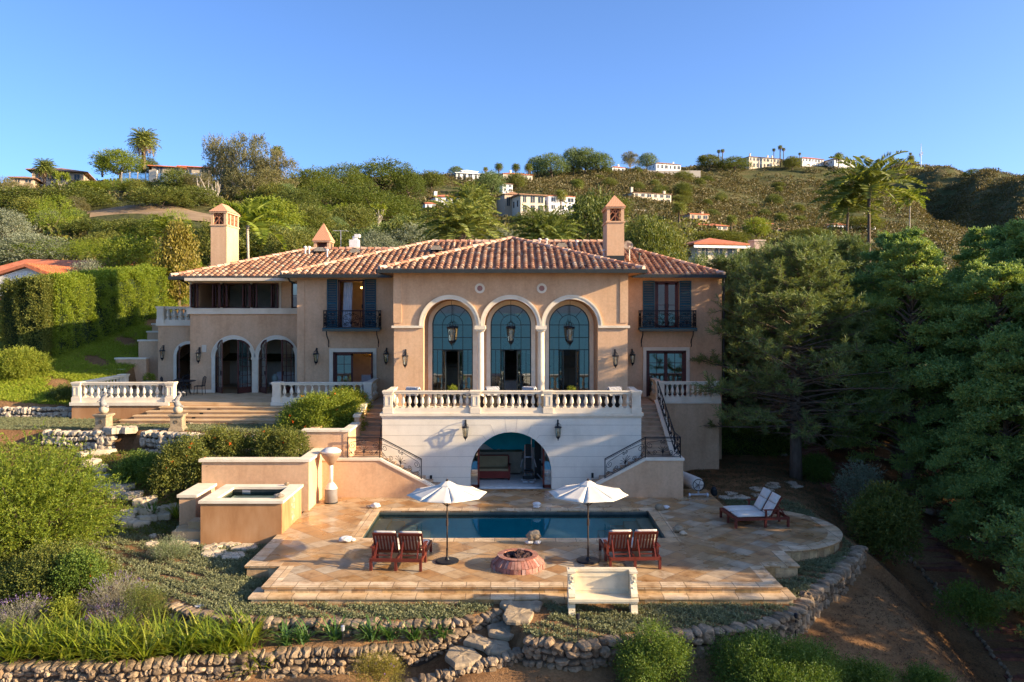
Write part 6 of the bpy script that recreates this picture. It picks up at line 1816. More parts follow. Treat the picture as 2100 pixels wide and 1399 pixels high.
MB().box(-.5, .5, -.3, .3, .36, .44).build("table_top", M['cover_white'], t)
for sx in (-.42, .42):
 for yy in (-.24, .24): MB().box(sx - .03, sx + .03, yy - .03, yy + .03, 0, .36).build("leg", M['room_dark'], t)
v = MB().lathe([(.06, 0), (.10, .02), (.17, .22), (.16, .34), (.08, .43), (.09, .47), (.07, .47)], 16).build("vase", mat_plain("pale_celadon", (.42, .52, .46), .3), None, True)
v.location = (-13.55, 45.4, 3.742); tag(v, "pale celadon vase on the low white table inside the right arched door", "vase")
for lb, x0, x1, yy in (("left", -4.2, -1.9, 48.6), ("right", 1.7, 4.0, 48.6)):
 t = thing("wall_cabinet", "cream panelled sideboard at the back of the tall hall, seen through the %s arched window" % lb, "sideboard", ((x0 + x1) / 2, yy, 3.3), 0, "cream sideboards in the hall")
 hw = (x1 - x0) / 2
 MB().box(-hw, hw, -.3, .3, 0, 1.0).box(-hw - .05, hw + .05, -.34, .34, 1.0, 1.08).build("body", M['farcream'], t)
 for k in range(3):
  a = -hw + .08 + k * (2 * hw - .16) / 3
  MB().box(a + .04, a + (2 * hw - .16) / 3 - .04, -.33, -.3, .12, .88).build("door_panel", M['cream'], t)
 pic = MB().box(-.45, .45, -.03, .03, -.6, .6).build("framed_picture", mat_noise("pale_canvas", [(.3, (.35, .42, .48)), (.7, (.55, .60, .64))], 2, .8, 0), None)
 pic.location = ((x0 + x1) / 2 + .1, 49.93, 5.6); tag(pic, "pale picture on the back wall of the hall, above the %s sideboard" % lb, "picture", "pictures in the hall")
t = thing("hall_table", "white table standing in the middle door of the tall hall", "table", (AX, 42.0, 3.3))
MB().box(-.6, .6, -.35, .35, .40, .82).box(-.66, .66, -.4, .4, .82, .87).build("table_top", M['cover_white'], t)
MB().box(-.55, .55, -.3, .3, 0, .4).build("base", M['room_dark'], t)
t = thing("staircase", "dark wooden stair flight at the back of the tall hall, under two leaded windows", "staircase", (AX, 48.5, 3.3))
q = MB()
for i in range(8): q.box(-.8, .8, -1.5 + i * .28, 1.3, .2 * i, .2 * (i + 1))
q.build("steps", M['room_dark'], t)
ld = MB()
for a in (-.535, .155):
 for i in range(7):
  for s in (-1, 1): ld.beam((a - .215, 50.1, 5.1 + .36 * i + (.0 if s > 0 else .36)), (a + .215, 50.1, 5.1 + .36 * i + (.36 if s > 0 else 0)), .025, .02, up=(0, 1, 0))
P(ld, "leaded_lattice", M['iron'])
# curtain at the upper left door, window sill flowers
cv = MB(); pts = [(-9.15 + .03 * i, YW + .35 + .05 * sin(i * 1.9)) for i in range(16)]
for a, b_ in zip(pts[:-1], pts[1:]):
 cv.poly([(a[0], a[1], 6.95), (b_[0] + .15 * 0, b_[1], 6.95), (b_[0] + .12, b_[1] - .1, 9.3), (a[0] + .12, a[1] - .1, 9.3)])
c_ = cv.build("curtain", mat_plain("white_voile", (.60, .62, .66), .9)); tag(c_, "white curtain hanging in the open upper door behind the left window balcony", "curtain")
sd = c_.modifiers.new("thick", 'SOLIDIFY'); sd.thickness = .01
# ------------------------------------------------------------------ STONE WALLS, FLAGSTONES, BRICK PATH
def ground_hit(px, py, dz=0.0):
 Ys = np.arange(14, 75, 0.05); xs = (px - PX0) / F * Ys; zr = CAMZ - (py - PY0) / F * Ys
 z = site_z(xs, Ys) + dz
 k = np.argmax(zr <= z)
 return xs[k], Ys[k], z[k] - dz

def stone_wall(label, path, ztop, zbot, mat='rock', size=.26, thick=.42, group="dry stone retaining walls", big=.25):
 """irregular fitted stones along a path; ztop, zbot are functions of the distance fraction"""
 P_ = [Vector((p[0], p[1], 0)) for p in path]
 t = thing("stone_wall", label, "stone wall", (P_[0].x, P_[0].y, zbot(0)), 0, group)
 off = Vector((P_[0].x, P_[0].y, zbot(0)))
 cum = [0]
 for a, b in zip(P_[:-1], P_[1:]): cum.append(cum[-1] + (b - a).length)
 tot = cum[-1]
 def at(s):
  s = max(0, min(tot, s)); i = 0
  while i < len(cum) - 2 and cum[i + 1] < s: i += 1
  a, b = P_[i], P_[i + 1]; d = (b - a).normalized()
  return a + d * (s - cum[i]), d
 mb, core = MB(), MB(); rr = random.Random(hash(label) % 1000 if False else len(label) * 31 + int(abs(P_[0].x) * 10))
 s = 0.0
 hmax = max(ztop(i / 10) - zbot(i / 10) for i in range(11))
 rows = max(2, round(hmax / size))
 def stone(p, d, n, zc, rad):
  c = p + Vector((0, 0, zc)) - off
  V, Fc = ico(2); o = Vector((rr.random() * 50, rr.random() * 50, 0)); vs = []
  cuts = [(Vector((rr.gauss(0, 1), rr.gauss(0, 1), rr.gauss(0, 1))).normalized(), rr.uniform(.70, .92)) for _ in range(8)]
  cuts += [(Vector((0, -1, 0)), .80), (Vector((0, 1, 0)), .80), (Vector((rr.gauss(0, .15), 0, 1)).normalized(), .74), (Vector((rr.gauss(0, .15), 0, -1)).normalized(), .74)]
  for q in V:
   q = Vector(q)
   for nn, dd in cuts:
    e = q.dot(nn) - dd
    if e > 0: q = q - nn * e
   q = q * (1.22 + .10 * mnoise.noise(q * 2.5 + o))
   vs.append(c + d * (q.x * rad[0]) + n * (q.y * rad[1]) + Vector((0, 0, q.z * rad[2])))
  mb.add(vs, Fc)
 skip = set()
 for k in range(rows):
  s = rr.uniform(-.1, .1)
  while s < tot:
   w = size * rr.uniform(.55, 1.7)
   f = min(1, max(0, (s + w / 2) / tot)); p, d = at(s + w / 2); n = Vector((d.y, -d.x, 0))
   h = (ztop(f) - zbot(f)) / rows; bow = .25 * h * sin(s * 2.1 + k * 1.3) * (0 < k < rows - 1)
   two = k < rows - 1 and rr.random() < .16 and w > size * .9
   hh = h * (1.75 if two else rr.uniform(.8, 1.12))
   zc = zbot(f) + h * k + hh / 2 + bow + rr.uniform(-.02, .02)
   stone(p + n * rr.uniform(-.03, .05), d, n, zc, (w * .53, thick * (.66 if two else rr.uniform(.54, .66)), hh * .56))
   s += w * .94
 m_ = int(tot / .5) + 1
 for i in range(m_):
  a, d = at(tot * i / m_); b, _ = at(tot * (i + 1) / m_); f0, f1 = i / m_, (i + 1) / m_
  a = a - off; b = b - off
  zb_, zt_ = min(zbot(f0), zbot(f1)) - .5, min(ztop(f0), ztop(f1)) - .07
  core.beam((a.x, a.y, (zb_ + zt_) / 2 - zbot(0)), (b.x, b.y, (zb_ + zt_) / 2 - zbot(0)), thick * .66, zt_ - zb_)
 mb.build("stones", M[mat], t); core.build("core", M['mortar'], t)
 return t
c_ = lambda v: (lambda f: v)
W1 = [tuple(p) for p in PLAT[:10]]
stone_wall("curving rough stone wall holding the pool garden above the brown slope, behind the bench's right", W1, lambda f: -.36 + (.03 if f < .8 else 0), lambda f: -1.02 - .10 * (f < .5), size=.21)
stone_wall("stone wall under the ground cover left of the rock steps, behind the strap leaved plants", [tuple(p) for p in PLAT[10:16]], lambda f: -.36, lambda f: -.85, size=.19)
stone_wall("long stone wall along the bottom left, below the bright strap leaved plants", [tuple(p) for p in W2[::-1]], lambda f: -.72 + .28 * max(0, 1 - f * 8) - .13 * f, lambda f: -1.45 + .65 * max(0, 1 - f * 4), size=.18)
stone_wall("low stone kerb wall at the bottom, right of the big stepping boulders", [(.25, 20.5), (-.1, 20.4), (-.6, 20.22), (-1.1, 20.1), (-1.7, 19.95), (-2.6, 19.72)], lambda f: -.70 - .46 * f, lambda f: -1.15 - .42 * f, size=.16, thick=.32)
stone_wall("upper stone wall left of the gap, below the left fish statue", [(-20.9, 35.7), (-19.2, 35.62), (-17.75, 35.5)], lambda f: 2.55, lambda f: 1.65, 'rock_pale', .24)
stone_wall("upper stone wall right of the gap, below the right fish statue", [(-16.4, 35.4), (-15.0, 35.15), (-13.2, 34.75), (-11.2, 34.45), (-9.2, 34.35)], lambda f: 2.55, lambda f: 1.6, 'rock_pale', .24)
stone_wall("low pale stone wall at the left edge, holding the grassy slope beside the ochre wall", [(-28, 40.1), (-25, 40.2), (-21.95, 40.2)], lambda f: 3.02, lambda f: 2.45, 'rock_pale', .22)

_fs = 0
def slab_mesh(a, b, h, seed):
 """flat irregular stone: uneven polygon with chipped edges"""
 rr = random.Random(seed * 7 + 1); k = rr.randint(5, 8); ph = rr.random() * 6
 cor = [(cos(ph + 2 * pi * (i + rr.uniform(-.28, .28)) / k), sin(ph + 2 * pi * (i + rr.uniform(-.28, .28)) / k)) for i in range(k)]
 out = []
 for p, q in zip(cor, cor[1:] + cor[:1]):
  for j in range(5): out.append((p[0] + (q[0] - p[0]) * j / 5 + rr.gauss(0, .018), p[1] + (q[1] - p[1]) * j / 5 + rr.gauss(0, .018)))
 n = len(out); rings = [(1.0, -h), (1.03, -h * .2), (1.0, h * .30), (.93, h * .46), (.74, h * .50), (.50, h * .52), (.25, h * .53)]; vs = []
 for sc, z in rings:
  for i, (x, y) in enumerate(out): vs.append((x * a * sc, y * b * sc, z + (h * .30 * mnoise.noise(Vector((x * 1.7, y * 1.7, seed))) + h * .14 * mnoise.noise(Vector((x * 5, y * 5, seed)))) * (z > 0)))
 fs = [(r * n + i, r * n + (i + 1) % n, (r + 1) * n + (i + 1) % n, (r + 1) * n + i) for r in range(len(rings) - 1) for i in range(n)]
 fs.append(tuple((len(rings) - 1) * n + i for i in range(n)))
 return MB().add(vs, fs)
def flagstone(label, px, py, wpx, group, h=.10, mat='slab', name="stepping_stone", lift=.02, dep=.85):
 global _fs
 _fs += 1
 x, y, z = ground_hit(px, py)
 w = wpx / F * y / 2 * 1.06
 mb = slab_mesh(w, w * dep * R.uniform(.85, 1.15) * 1.1, h, _fs)
 o = mb.build(name, M[mat]); o.location = (x, y, z + lift); o.rotation_euler = (R.uniform(-.03, .03), R.uniform(-.03, .03), R.uniform(-.5, .5))
 tag(o, label, "stepping stone", group)
 return o
for px, py, w in [(264, 904, 38), (236, 920, 44), (209, 931, 50), (172, 936, 30), (186, 952, 36), (206, 964, 30), (212, 985, 30), (206, 1005, 32), (236, 993, 26), (248, 1001, 58), (240, 1018, 36), (273, 1020, 40), (297, 1031, 44)]:
 flagstone("pale flagstone of the steep path running down from the gap in the upper wall", px, py, w, "flagstones of the steep left path", .18, lift=.10)
for px, py, w in [(305, 1049, 44), (267, 1055, 38), (252, 1066, 46), (280, 1076, 58), (302, 1066, 46), (347, 1046, 38), (341, 1060, 42)]:
 flagstone("large pale flagstone of the landing beside the tub steps, left of the round lavender bush", px, py, w, "flagstones of the landing by the tub", .15, lift=.09)
for px, py, w in [(384, 1083, 40), (312, 1103, 16), (363, 1118, 36), (312, 1120, 26), (402, 1115, 46), (440, 1126, 44), (470, 1121, 46), (502, 1126, 50), (439, 1140, 46), (479, 1144, 48)]:
 flagstone("flat flagstone of the path from the round lavender bush to the deck corner", px, py, w, "flagstones leading to the deck", .11, lift=.06)
for px, py, w in [(395, 867, 26), (415, 866, 26), (434, 862, 28), (341, 880, 32), (317, 883, 24)]:
 flagstone("thin flagstone set in the upper lawn between the fish statues and the terrace steps", px, py, w, "flagstones in the upper lawn", .05, lift=.012)
for (px, py, w), lb in zip([(1047, 1245, 44), (1087, 1246, 48), (1063, 1268, 64), (1033, 1295, 66), (978, 1322, 50), (1015, 1331, 56), (949, 1353, 68)],
  ["smaller left boulder slab at the top of the rock steps, by the deck", "angular right boulder slab at the top of the rock steps, by the deck", "broad boulder slab, second row down the rock steps", "large boulder slab halfway down the rock steps",
   "boulder slab on the left, low on the rock steps", "boulder slab on the right, low on the rock steps near the kerb wall", "lowest and widest boulder slab of the rock steps"]):
 flagstone(lb, px, py, w, "boulders of the rock steps", .095, 'boulder', "boulder_step", .075, 1.2)
for px, py, w in [(1489, 1021, 30), (1500, 1013, 30), (1520, 1020, 32), (1551, 1003, 30), (1551, 1016, 22), (1585, 993, 24), (1582, 998, 30), (1619, 991, 30), (1623, 997, 36), (1577, 1006, 18)]:
 flagstone("thin flagstone in the dry grass behind the side facing lounger, near the pine trunk", px, py, w, "flagstones near the pine", .05, lift=.015, dep=1.0)
for i, (px, py, w, lb) in enumerate([(1553, 926, 12, "rounded pale stone at the left end of the row in front of the dark hedge"), (1582, 929, 30, "long pale stone in the row in front of the dark hedge"), (1606, 934, 16, "small pale stone in the row in front of the dark hedge, nearest the pine")]):
 o = flagstone(lb, px, py, w, "stones before the hedge", .12, 'rock_pale', "edging_stone", .05, .4)
o = flagstone("large pale rock at the right end of the curving stone wall, catching the sun", 1653, 1240, 26, None, .30, 'rock', "boulder", .1, .8); o.location.z -= .1
# brick path down the ravine
bp = MB()
for i in range(34):
 y = 41.5 - i * .46; z = -.25 - .27 * (41 - y) + .05
 n = 7
 for k in range(n):
  xa = 16.0 + .5 * sin(i * .09) + k * .24
  bp.box(xa + .006, xa + .232, y, y + .45, z - .3, z + .04 * sin(i * 2.3) + R.uniform(-.012, .012))
tag(bp.build("brick_path", M['brickpath']), kind="structure")
def brick_steps(label, px0, px1, y0, z0, n, mat='brickpath', rise=.16, run=.42):
 x0, x1 = X(px0, y0), X(px1, y0)
 t = thing("brick_steps", label, "steps", ((x0 + x1) / 2, y0, z0))
 for i in range(n):
  b = MB(); m = int((x1 - x0) / .24)
  for k in range(m):
   a = x0 - (x0 + x1) / 2 + (x1 - x0) * k / m; b.box(a + .005, a + (x1 - x0) / m - .005, i * run, (i + 1) * run + .03, i * rise - .3, (i + 1) * rise)
  b.build("step", M[mat], t)
brick_steps("red brick steps beside the pine trunk, going up to the right garden", 1652, 1712, 41.5, -.12, 4)
brick_steps("short sunlit brick steps farther back under the trees, right of the hedge", 1640, 1712, 47, 1.0, 3)
brick_steps("far brick steps in the shade under the pine branches, behind the hedge", 1560, 1640, 52, 2.1, 4)
for i, (px, py) in enumerate([(1692, 998), (1704, 1005), (1718, 1012), (1733, 1018)]):
 x, y, z = ground_hit(px, py); b = MB().box(-.22, .22, -.16, .16, -.2, .16)
 o = b.build("brick_block", M['brickpath']); o.location = (x, y, z); o.rotation_euler = (0, 0, .4 * i); tag(o, "red brick block in the crumbling kerb above the ravine path", "brick block", "brick blocks of the kerb")
# loose rocks in the ravine
rr_ = random.Random(5)
for i in range(26):
 px, py = (1905 + i * 7 + rr_.uniform(-14, 14), 1046 + i * 4.2 + rr_.uniform(-14, 14)); x, y, z = ground_hit(px, py)
 s = rr_.uniform(.10, .28); o = MB().blob((0, 0, 0), (s, s * .85, s * .7), 100 + i, .4, 1.5, 2).build("ravine_rock", M['rock_pale']); o.location = (x, y, z + s * .25)
 tag(o, "loose pale rock lying on the dark bank of the ravine on the right", "rock", "loose rocks in the ravine")
# plank edging of the ravine path
ed = MB()
for i in range(20):
 y = 38 - i * .62; z = -.25 - .27 * (41 - y) + .12; x = 15.85 + .5 * sin(i * .12)
 for k in range(4): ed.blob((x + rr_.gauss(0, .05), y - k * .155, z - .04 * k - .06), (.07, .075, .06 + .04 * rr_.random()), i * 4 + k, .4, 1.5, 1)
tag(ed.build("path_edging", M['rock']), "line of pale edging stones along the left side of the ravine path", "edging")

# ------------------------------------------------------------------ NEAR PLANTS
def shrub(name, label, cat, px, py, wpx, hpx, mat, leaf=.07, dens=1.0, nl=5, lw=.04, flowers=None, nfl=0, group=None, depth=.8, Y=None, spread=.8, lift=0, fl_size=.09, stems=True, ln=.28, up=.25, seed=None):
 """leafy bush: clumps over an uneven mound. px, py: base centre in the photo; sizes in photo pixels"""
 if Y is None: x, y, z = ground_hit(px, py)
 else: x, y, z = X(px, Y), Y, Z(py, Y)
 w, h = wpx / F * y, hpx / F * y; d = w * depth if depth < 3 else depth
 t = thing(name, label, cat, (x, y, z + lift), 0, group)
 Lv = Leaves(); n = max(5, int(7 + w * d * 1.1)); rr = random.Random(int(px * 3 + py)); pts = []
 for i in range(n):
  a = i * 2.4 + rr.random(); q = sqrt((i + .5) / n) * .78
  cx, cy = q * cos(a) * w / 2, q * sin(a) * d / 2; top = h * (1 - .50 * q ** 1.8) * rr.uniform(.75, 1.08)
  r = min(w, d) * rr.uniform(.17, .27)
  pts.append((cx, cy, max(.05, top - r * .9), r, top))
 for cx, cy, cz, r, top in pts:
  k = int(dens * 300 * (r / .5) ** 2 * (.07 / leaf) ** 1.2) + 24
  clump_leaves(Lv, (cx, cy, cz), (r, r, r * .9), k, nl, ln, leaf, lw, up, spread, low=-.7)
  if cz > r:
   clump_leaves(Lv, (cx * 1.12, cy * 1.12, cz * .45), (r * .95, r * .95, max(.1, cz * .5)), int(k * .7), nl, ln, leaf, lw, up * .5, spread, low=-.8)
 for cx, cy, cz, r, top in pts:   # long stray shoots break the outline
  k = int(10 + 10 * dens); u = rnd(k); u[:, 2] = np.abs(u[:, 2]) * .8
  Lv.shoots(np.array([cx, cy, cz]) + u * r * .7, unit(u + np.array([0, 0, .5]) + NP.normal(size=u.shape) * .3), NP.uniform(.35, .75, k) * min(.75, .25 + h * .3), nl + 5, leaf, lw, spread * .8)
 Lv.build("foliage", mat, t)
 if stems:
  sb = MB()
  for cx, cy, cz, r, top in pts[::2]: sb.tube(limb((cx * .15, cy * .15, -.05), (cx * .8, cy * .8, cz), .12), [.03, .026, .022, .018, .014, .010], 5)
  sb.build("stems", M['bark'], t)
 if flowers:
  for i in range(nfl):
   cx, cy, cz, r, top = rr.choice(pts); u = Vector((rr.gauss(0, 1), rr.gauss(-.6, 1), abs(rr.gauss(.5, .6)))).normalized()
   fl = Leaves(); c = np.array([cx + u.x * r * 1.12, cy + u.y * r * 1.12, cz + u.z * r * 1.05])
   fl.leaves(np.repeat(c[None], 9, 0) + NP.normal(size=(9, 3)) * fl_size * .2, unit(rnd(9) + np.array([0, -.4, .4])), fl_size * .7, fl_size * .4)
   fl.build("blossom", flowers, t)
 return t
OF = L['flower']
# big feathery bush on the left
def feathery(label, px, py, wpx, hpx, Y):
 x = X(px, Y); z = gz(x, Y); w, h = wpx / F * Y, hpx / F * Y
 t = thing("feathery_bush", label, "bush", (x, Y, z))
 n = 900; u = rnd(n * 2); u = u[u[:, 2] > -.35][:n]; n = len(u)
 st = np.stack([u[:, 0] * w * .27, u[:, 1] * w * .25, np.clip(u[:, 2] * .5 + .38, .03, 1) * h * .62], -1) * NP.uniform(.55, 1.0, (n, 1))
 di = unit(u * np.array([1, 1, .6]) + np.array([0, 0, .42]) + NP.normal(size=(n, 3)) * .22)
 ln = h * .42 * NP.uniform(.6, 1.15, n)
 Lv = Leaves()
 # each branch carries side shoots, each side shoot its own leaves
 for f in np.linspace(.15, 1, 8):
  p = st + di * (ln * f)[:, None]; p[:, 2] -= .10 * ln * f * f
  d2 = unit(di + NP.normal(size=(n, 3)) * .55)
  Lv.shoots(p, d2, ln * .22 * (1.35 - f * .6), 10, .10, .034, .6, .15, .05)
 Lv.build("foliage", L['juniper'], t)
 sb = MB()
 for i in range(0, n, 9): sb.tube([(0, 0, 0), tuple(st[i] * .7), tuple(st[i] + di[i] * ln[i] * .8)], [.05, .03, .008], 5)
 sb.build("stems", M['bark'], t)
feathery("large feathery yellow green bush at the left, in front of the flagstone path", 52, 1122, 290, 275, 27.2)
shrub("flowering_bush", "orange flowered bush climbing over the balustrade and stair wall at the left landing", "bush", 662, 905, 160, 105, L['bright'], .075, 1.1, flowers=OF, nfl=22, Y=37.0, depth=.8)
shrub("flowering_bush", "small orange flowered bush in front of the left balustrade's right end", "bush", 712, 850, 80, 52, L['bright'], .07, 1.2, flowers=OF, nfl=10, Y=38.4, depth=.9)
shrub("flowering_bush", "orange flowered bush behind the coping of the long garden wall, right part", "bush", 570, 944, 130, 66, L['deep'], .075, 1.2, flowers=OF, nfl=9, Y=33.2, depth=.55)
shrub("flowering_bush", "orange flowered bush behind the coping of the long garden wall, left part", "bush", 462, 944, 120, 62, L['deep'], .075, 1.2, flowers=OF, nfl=8, Y=33.2, depth=.55)
shrub("flowering_bush", "tall orange flowered bush left of the garden wall's end, above the strap leaves", "bush", 378, 1005, 105, 112, L['deep'], .075, 1.1, flowers=OF, nfl=9, Y=32.2, depth=.8)
shrub("green_shrub", "dark green shrub on the shaded bank right of the steep flagstone path", "shrub", 300, 985, 120, 58, L['darkshrub'], .06, 1.0, Y=33.2)
shrub("flowering_bush", "orange flowered bush in the lower left corner under the feathery bush", "bush", 110, 1240, 215, 120, L['deep'], .055, 1.1, flowers=OF, nfl=12, Y=24.2, fl_size=.07)
shrub("flowering_bush", "dark leaved orange flowered bush beside the grey lavender, lower left", "bush", 165, 1210, 90, 70, L['darkshrub'], .055, 1.1, flowers=OF, nfl=5, Y=23.6, fl_size=.07)
shrub("flowering_bush", "leafy bush at the left edge of the picture below the feathery bush", "bush", -10, 1210, 140, 110, L['deep'], .055, 1.0, Y=25.5)
shrub("green_shrub", "upright dark green shrub at the left end of the lower stone wall", "shrub", 300, 1310, 80, 110, L['deep'], .04, 1.5, Y=22.2, lw=.014)
shrub("yellow_shrub", "small yellow green shrub between the grey lavenders, lower left", "shrub", 130, 1305, 62, 72, L['bright'], .045, .8, Y=22.4)
shrub("broadleaf_shrub", "leafy green shrub at the far left above the lawn, by the hedge end", "shrub", 32, 772, 115, 62, L['bright'], .08, 1.0, Y=43.5)
shrub("broadleaf_shrub", "small dark shrub in the shade left of the ochre terrace wall", "shrub", 128, 826, 52, 32, L['deep'], .07, 1.0, Y=41.2)
shrub("flowering_shrub", "small gold and violet flowering shrub at the bottom edge below the stone wall", "shrub", 775, 1392, 88, 44, L['gold'], .035, 1.6, Y=19.6, lw=.014, flowers=L['violet'], nfl=18, fl_size=.05)
for px, py, wp, hp, Y, lb in [(1335, 1402, 140, 112, 19.6, "dense dark green shrub at the bottom, below the bench, left of the wider one"), (1600, 1412, 270, 100, 19.6, "wide dense dark green shrub at the bottom right, below the curving wall"),
        (1775, 1415, 110, 55, 20.2, "low dark green shrub at the right end of the wide one, bottom right"), (1905, 1412, 90, 32, 20.4, "small sparse green shrub at the bottom right edge on the brown slope")]:
 shrub("green_shrub", lb, "shrub", px, py, wp, hp, L['darkshrub'], .055, 1.5, Y=Y, lw=.024, depth=.8)
shrub("loquat_shrub", "broad leaved small tree leaning over the top of the brown slope, right of the deck", "small tree", 1815, 1135, 150, 135, L['deep'], .13, .9, Y=31.5, lw=.05, depth=.8)
shrub("loquat_shrub", "wispy pale leaved sapling beside the brick path, right of the pine trunk", "sapling", 1765, 1060, 90, 110, L['olive'], .10, .45, Y=35, lw=.03)
shrub("green_shrub", "straggly green shrub growing over the path edging at the lower right", "shrub", 1985, 1275, 110, 75, L['darkshrub'], .07, .7, Y=27.0)
shrub("green_shrub", "dark evergreen shrub behind the brick steps, right of the pine trunk", "shrub", 1705, 918, 70, 56, L['darkshrub'], .07, 1.1, Y=45)
shrub("green_shrub", "low dark shrub at the foot of the pine trunk, by the brick steps", "shrub", 1672, 985, 70, 48, L['darkshrub'], .06, 1.1, Y=39.6)
def boxhedge(name, label, A, B, wd, h0, h1, z0, z1, mat, dens=520, leaf=.085):
 """clipped hedge from A to B"""
 A = Vector((A[0], A[1], 0)); B = Vector((B[0], B[1], 0)); d = B - A; ln = d.length; d.normalize(); s = Vector((-d.y, d.x, 0))
 t = thing(name, label, "hedge", (A.x, A.y, z0))
 n = int(dens * ln * (wd + h0)); f = NP.random(n); a = NP.random(n); side = NP.integers(0, 3, n)
 nz = 0.26 * np.sin(f * ln * 2.1 + 1) * np.sin(a * 7 + f * 17) + .16 * np.sin(f * ln * 5.3 + a * 5) + NP.normal(size=n) * .07
 h = h0 + (h1 - h0) * f + nz; zb = (z1 - z0) * f
 sx = np.where(side == 0, -wd / 2 + nz, np.where(side == 1, wd / 2 + nz, (a - .5) * wd)); zz = zb + np.where(side == 2, h, a * h)
 p = np.outer(f * ln, d) + np.outer(sx, s) + np.outer(zz, [0, 0, 1])
 nr = np.where((side == 0)[:, None], -np.array(s), np.where((side == 1)[:, None], np.array(s), np.array([0, 0, 1.])))
 di = unit(nr * .7 + NP.normal(size=(n, 3)) * .5 + np.array([0, 0, .35]))
 Lv = Leaves(); Lv.shoots(p - nr * .10, di, .22, 4, leaf, leaf * .5, .8);
 for q in (0, 1):   # the two ends
  m = int(dens * wd * h0); e = NP.random((m, 2)); o = (A if q == 0 else B) - A
  p = np.array(o) + np.outer((e[:, 0] - .5) * wd, s) + np.outer(e[:, 1] * (h0 if q == 0 else h1) + (z1 - z0) * q, [0, 0, 1])
  Lv.shoots(p, unit(NP.normal(size=(m, 3)) * .5 + np.array(d) * (1 if q else -1)), .22, 4, leaf, leaf * .5, .8)
 for i in range(int(ln * 7)):
  f_ = R.random(); sd_ = R.choice((-1, 1, 0, 0)); r_ = R.uniform(.30, .62); hh = (h0 + (h1 - h0) * f_)
  c0 = d * (f_ * ln) + s * (sd_ * (wd / 2 - .15) if sd_ else R.uniform(-.5, .5) * wd) + Vector((0, 0, (z1 - z0) * f_ + (R.uniform(.1, .95) * hh if sd_ else hh - .1)))
  clump_leaves(Lv, tuple(c0), (r_, r_, r_ * .85), int(dens * r_ * .9), 5, .26, leaf * 1.15, leaf * .55, .3)
 Lv.build("foliage", mat, t)
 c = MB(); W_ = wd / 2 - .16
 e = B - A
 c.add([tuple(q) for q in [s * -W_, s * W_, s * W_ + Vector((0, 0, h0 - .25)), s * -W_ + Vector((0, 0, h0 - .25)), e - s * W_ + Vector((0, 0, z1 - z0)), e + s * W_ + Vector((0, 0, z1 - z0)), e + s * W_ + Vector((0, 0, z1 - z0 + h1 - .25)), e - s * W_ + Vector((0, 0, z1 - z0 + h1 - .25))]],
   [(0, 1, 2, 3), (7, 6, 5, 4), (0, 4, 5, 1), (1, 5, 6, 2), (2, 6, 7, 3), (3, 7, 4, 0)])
 c.build("shade_core", M['hedgecore'], t)  # solid block; its dark green stands for the shade inside the hedge
 return t
boxhedge("tall_hedge", "tall clipped bright green hedge running back along the left boundary", (-27.4, 47.0), (-24.6, 62), 1.9, 5.0, 5.1, 4.4, 6.0, L['hedge'])
boxhedge("tall_hedge", "darker hedge wing facing the lawn at the left, beside the white neighbour wall", (-29.6, 47.2), (-27.0, 46.6), 1.2, 4.6, 4.9, 4.5, 4.5, L['deep'])
boxhedge("dark_hedge", "low dark clipped hedge under the pine, right of the right terrace", (10.9, 43.4), (15.2, 43.4), 1.0, 1.35, 1.35, .1, .1, L['darkshrub'], 600, .07)
def trunkless_lavender(label, px, py, wpx, hpx, mat, Y, n=420, spikes=True):
 x = X(px, Y); z = gz(x, Y); w, h = wpx / F * Y, hpx / F * Y
 t = thing("lavender_bush", label, "lavender", (x, Y, z))
 u = rnd(n * 2); u = u[u[:, 2] > .02][:n]
 st = u * np.array([w * .18, w * .16, h * .1]); di = unit(u * np.array([1, 1, .7]) + np.array([0, 0, .35]) + NP.normal(size=u.shape) * .1)
 reach = 1 / np.sqrt((di[:, 0] / (w / 2)) ** 2 + (di[:, 1] / (w / 2)) ** 2 + (di[:, 2] / h) ** 2)
 Lv = Leaves(); Lv.shoots(st, di, reach * .86 * NP.uniform(.75, 1.05, len(u)), 16, .06, .012, .45, 0, .35); Lv.build("foliage", mat, t)
 if spikes:
  k = n // 3; Lv = Leaves(); Lv.shoots(st[:k] + di[:k] * (reach[:k] * .85)[:, None], di[:k], .14, 6, .03, .014, .5); Lv.build("flower_spikes", L['violet'] if spikes == 2 else L['lav'], t)
 return t
trunkless_lavender("round grey green lavender bush among the flagstones left of the deck", 350, 1125, 66, 50, L['rosemary'], 26.9, 520, 1)
trunkless_lavender("large grey lavender bush left of the ground cover, lower left", 235, 1235, 115, 82, L['lav'], 23.2, 620, 2)
trunkless_lavender("pale grey lavender bush at the lower left edge above the strap leaves", 45, 1300, 110, 62, L['lav'], 22.2, 560, 2)
trunkless_lavender("grey lavender bush behind the strap leaves, below the large lavender", 228, 1305, 90, 58, L['lav'], 21.9, 520, 2)
trunkless_lavender("small lavender clump among orange flowers at the lower left", 60, 1235, 60, 50, L['lav'], 23.4, 260, 2)
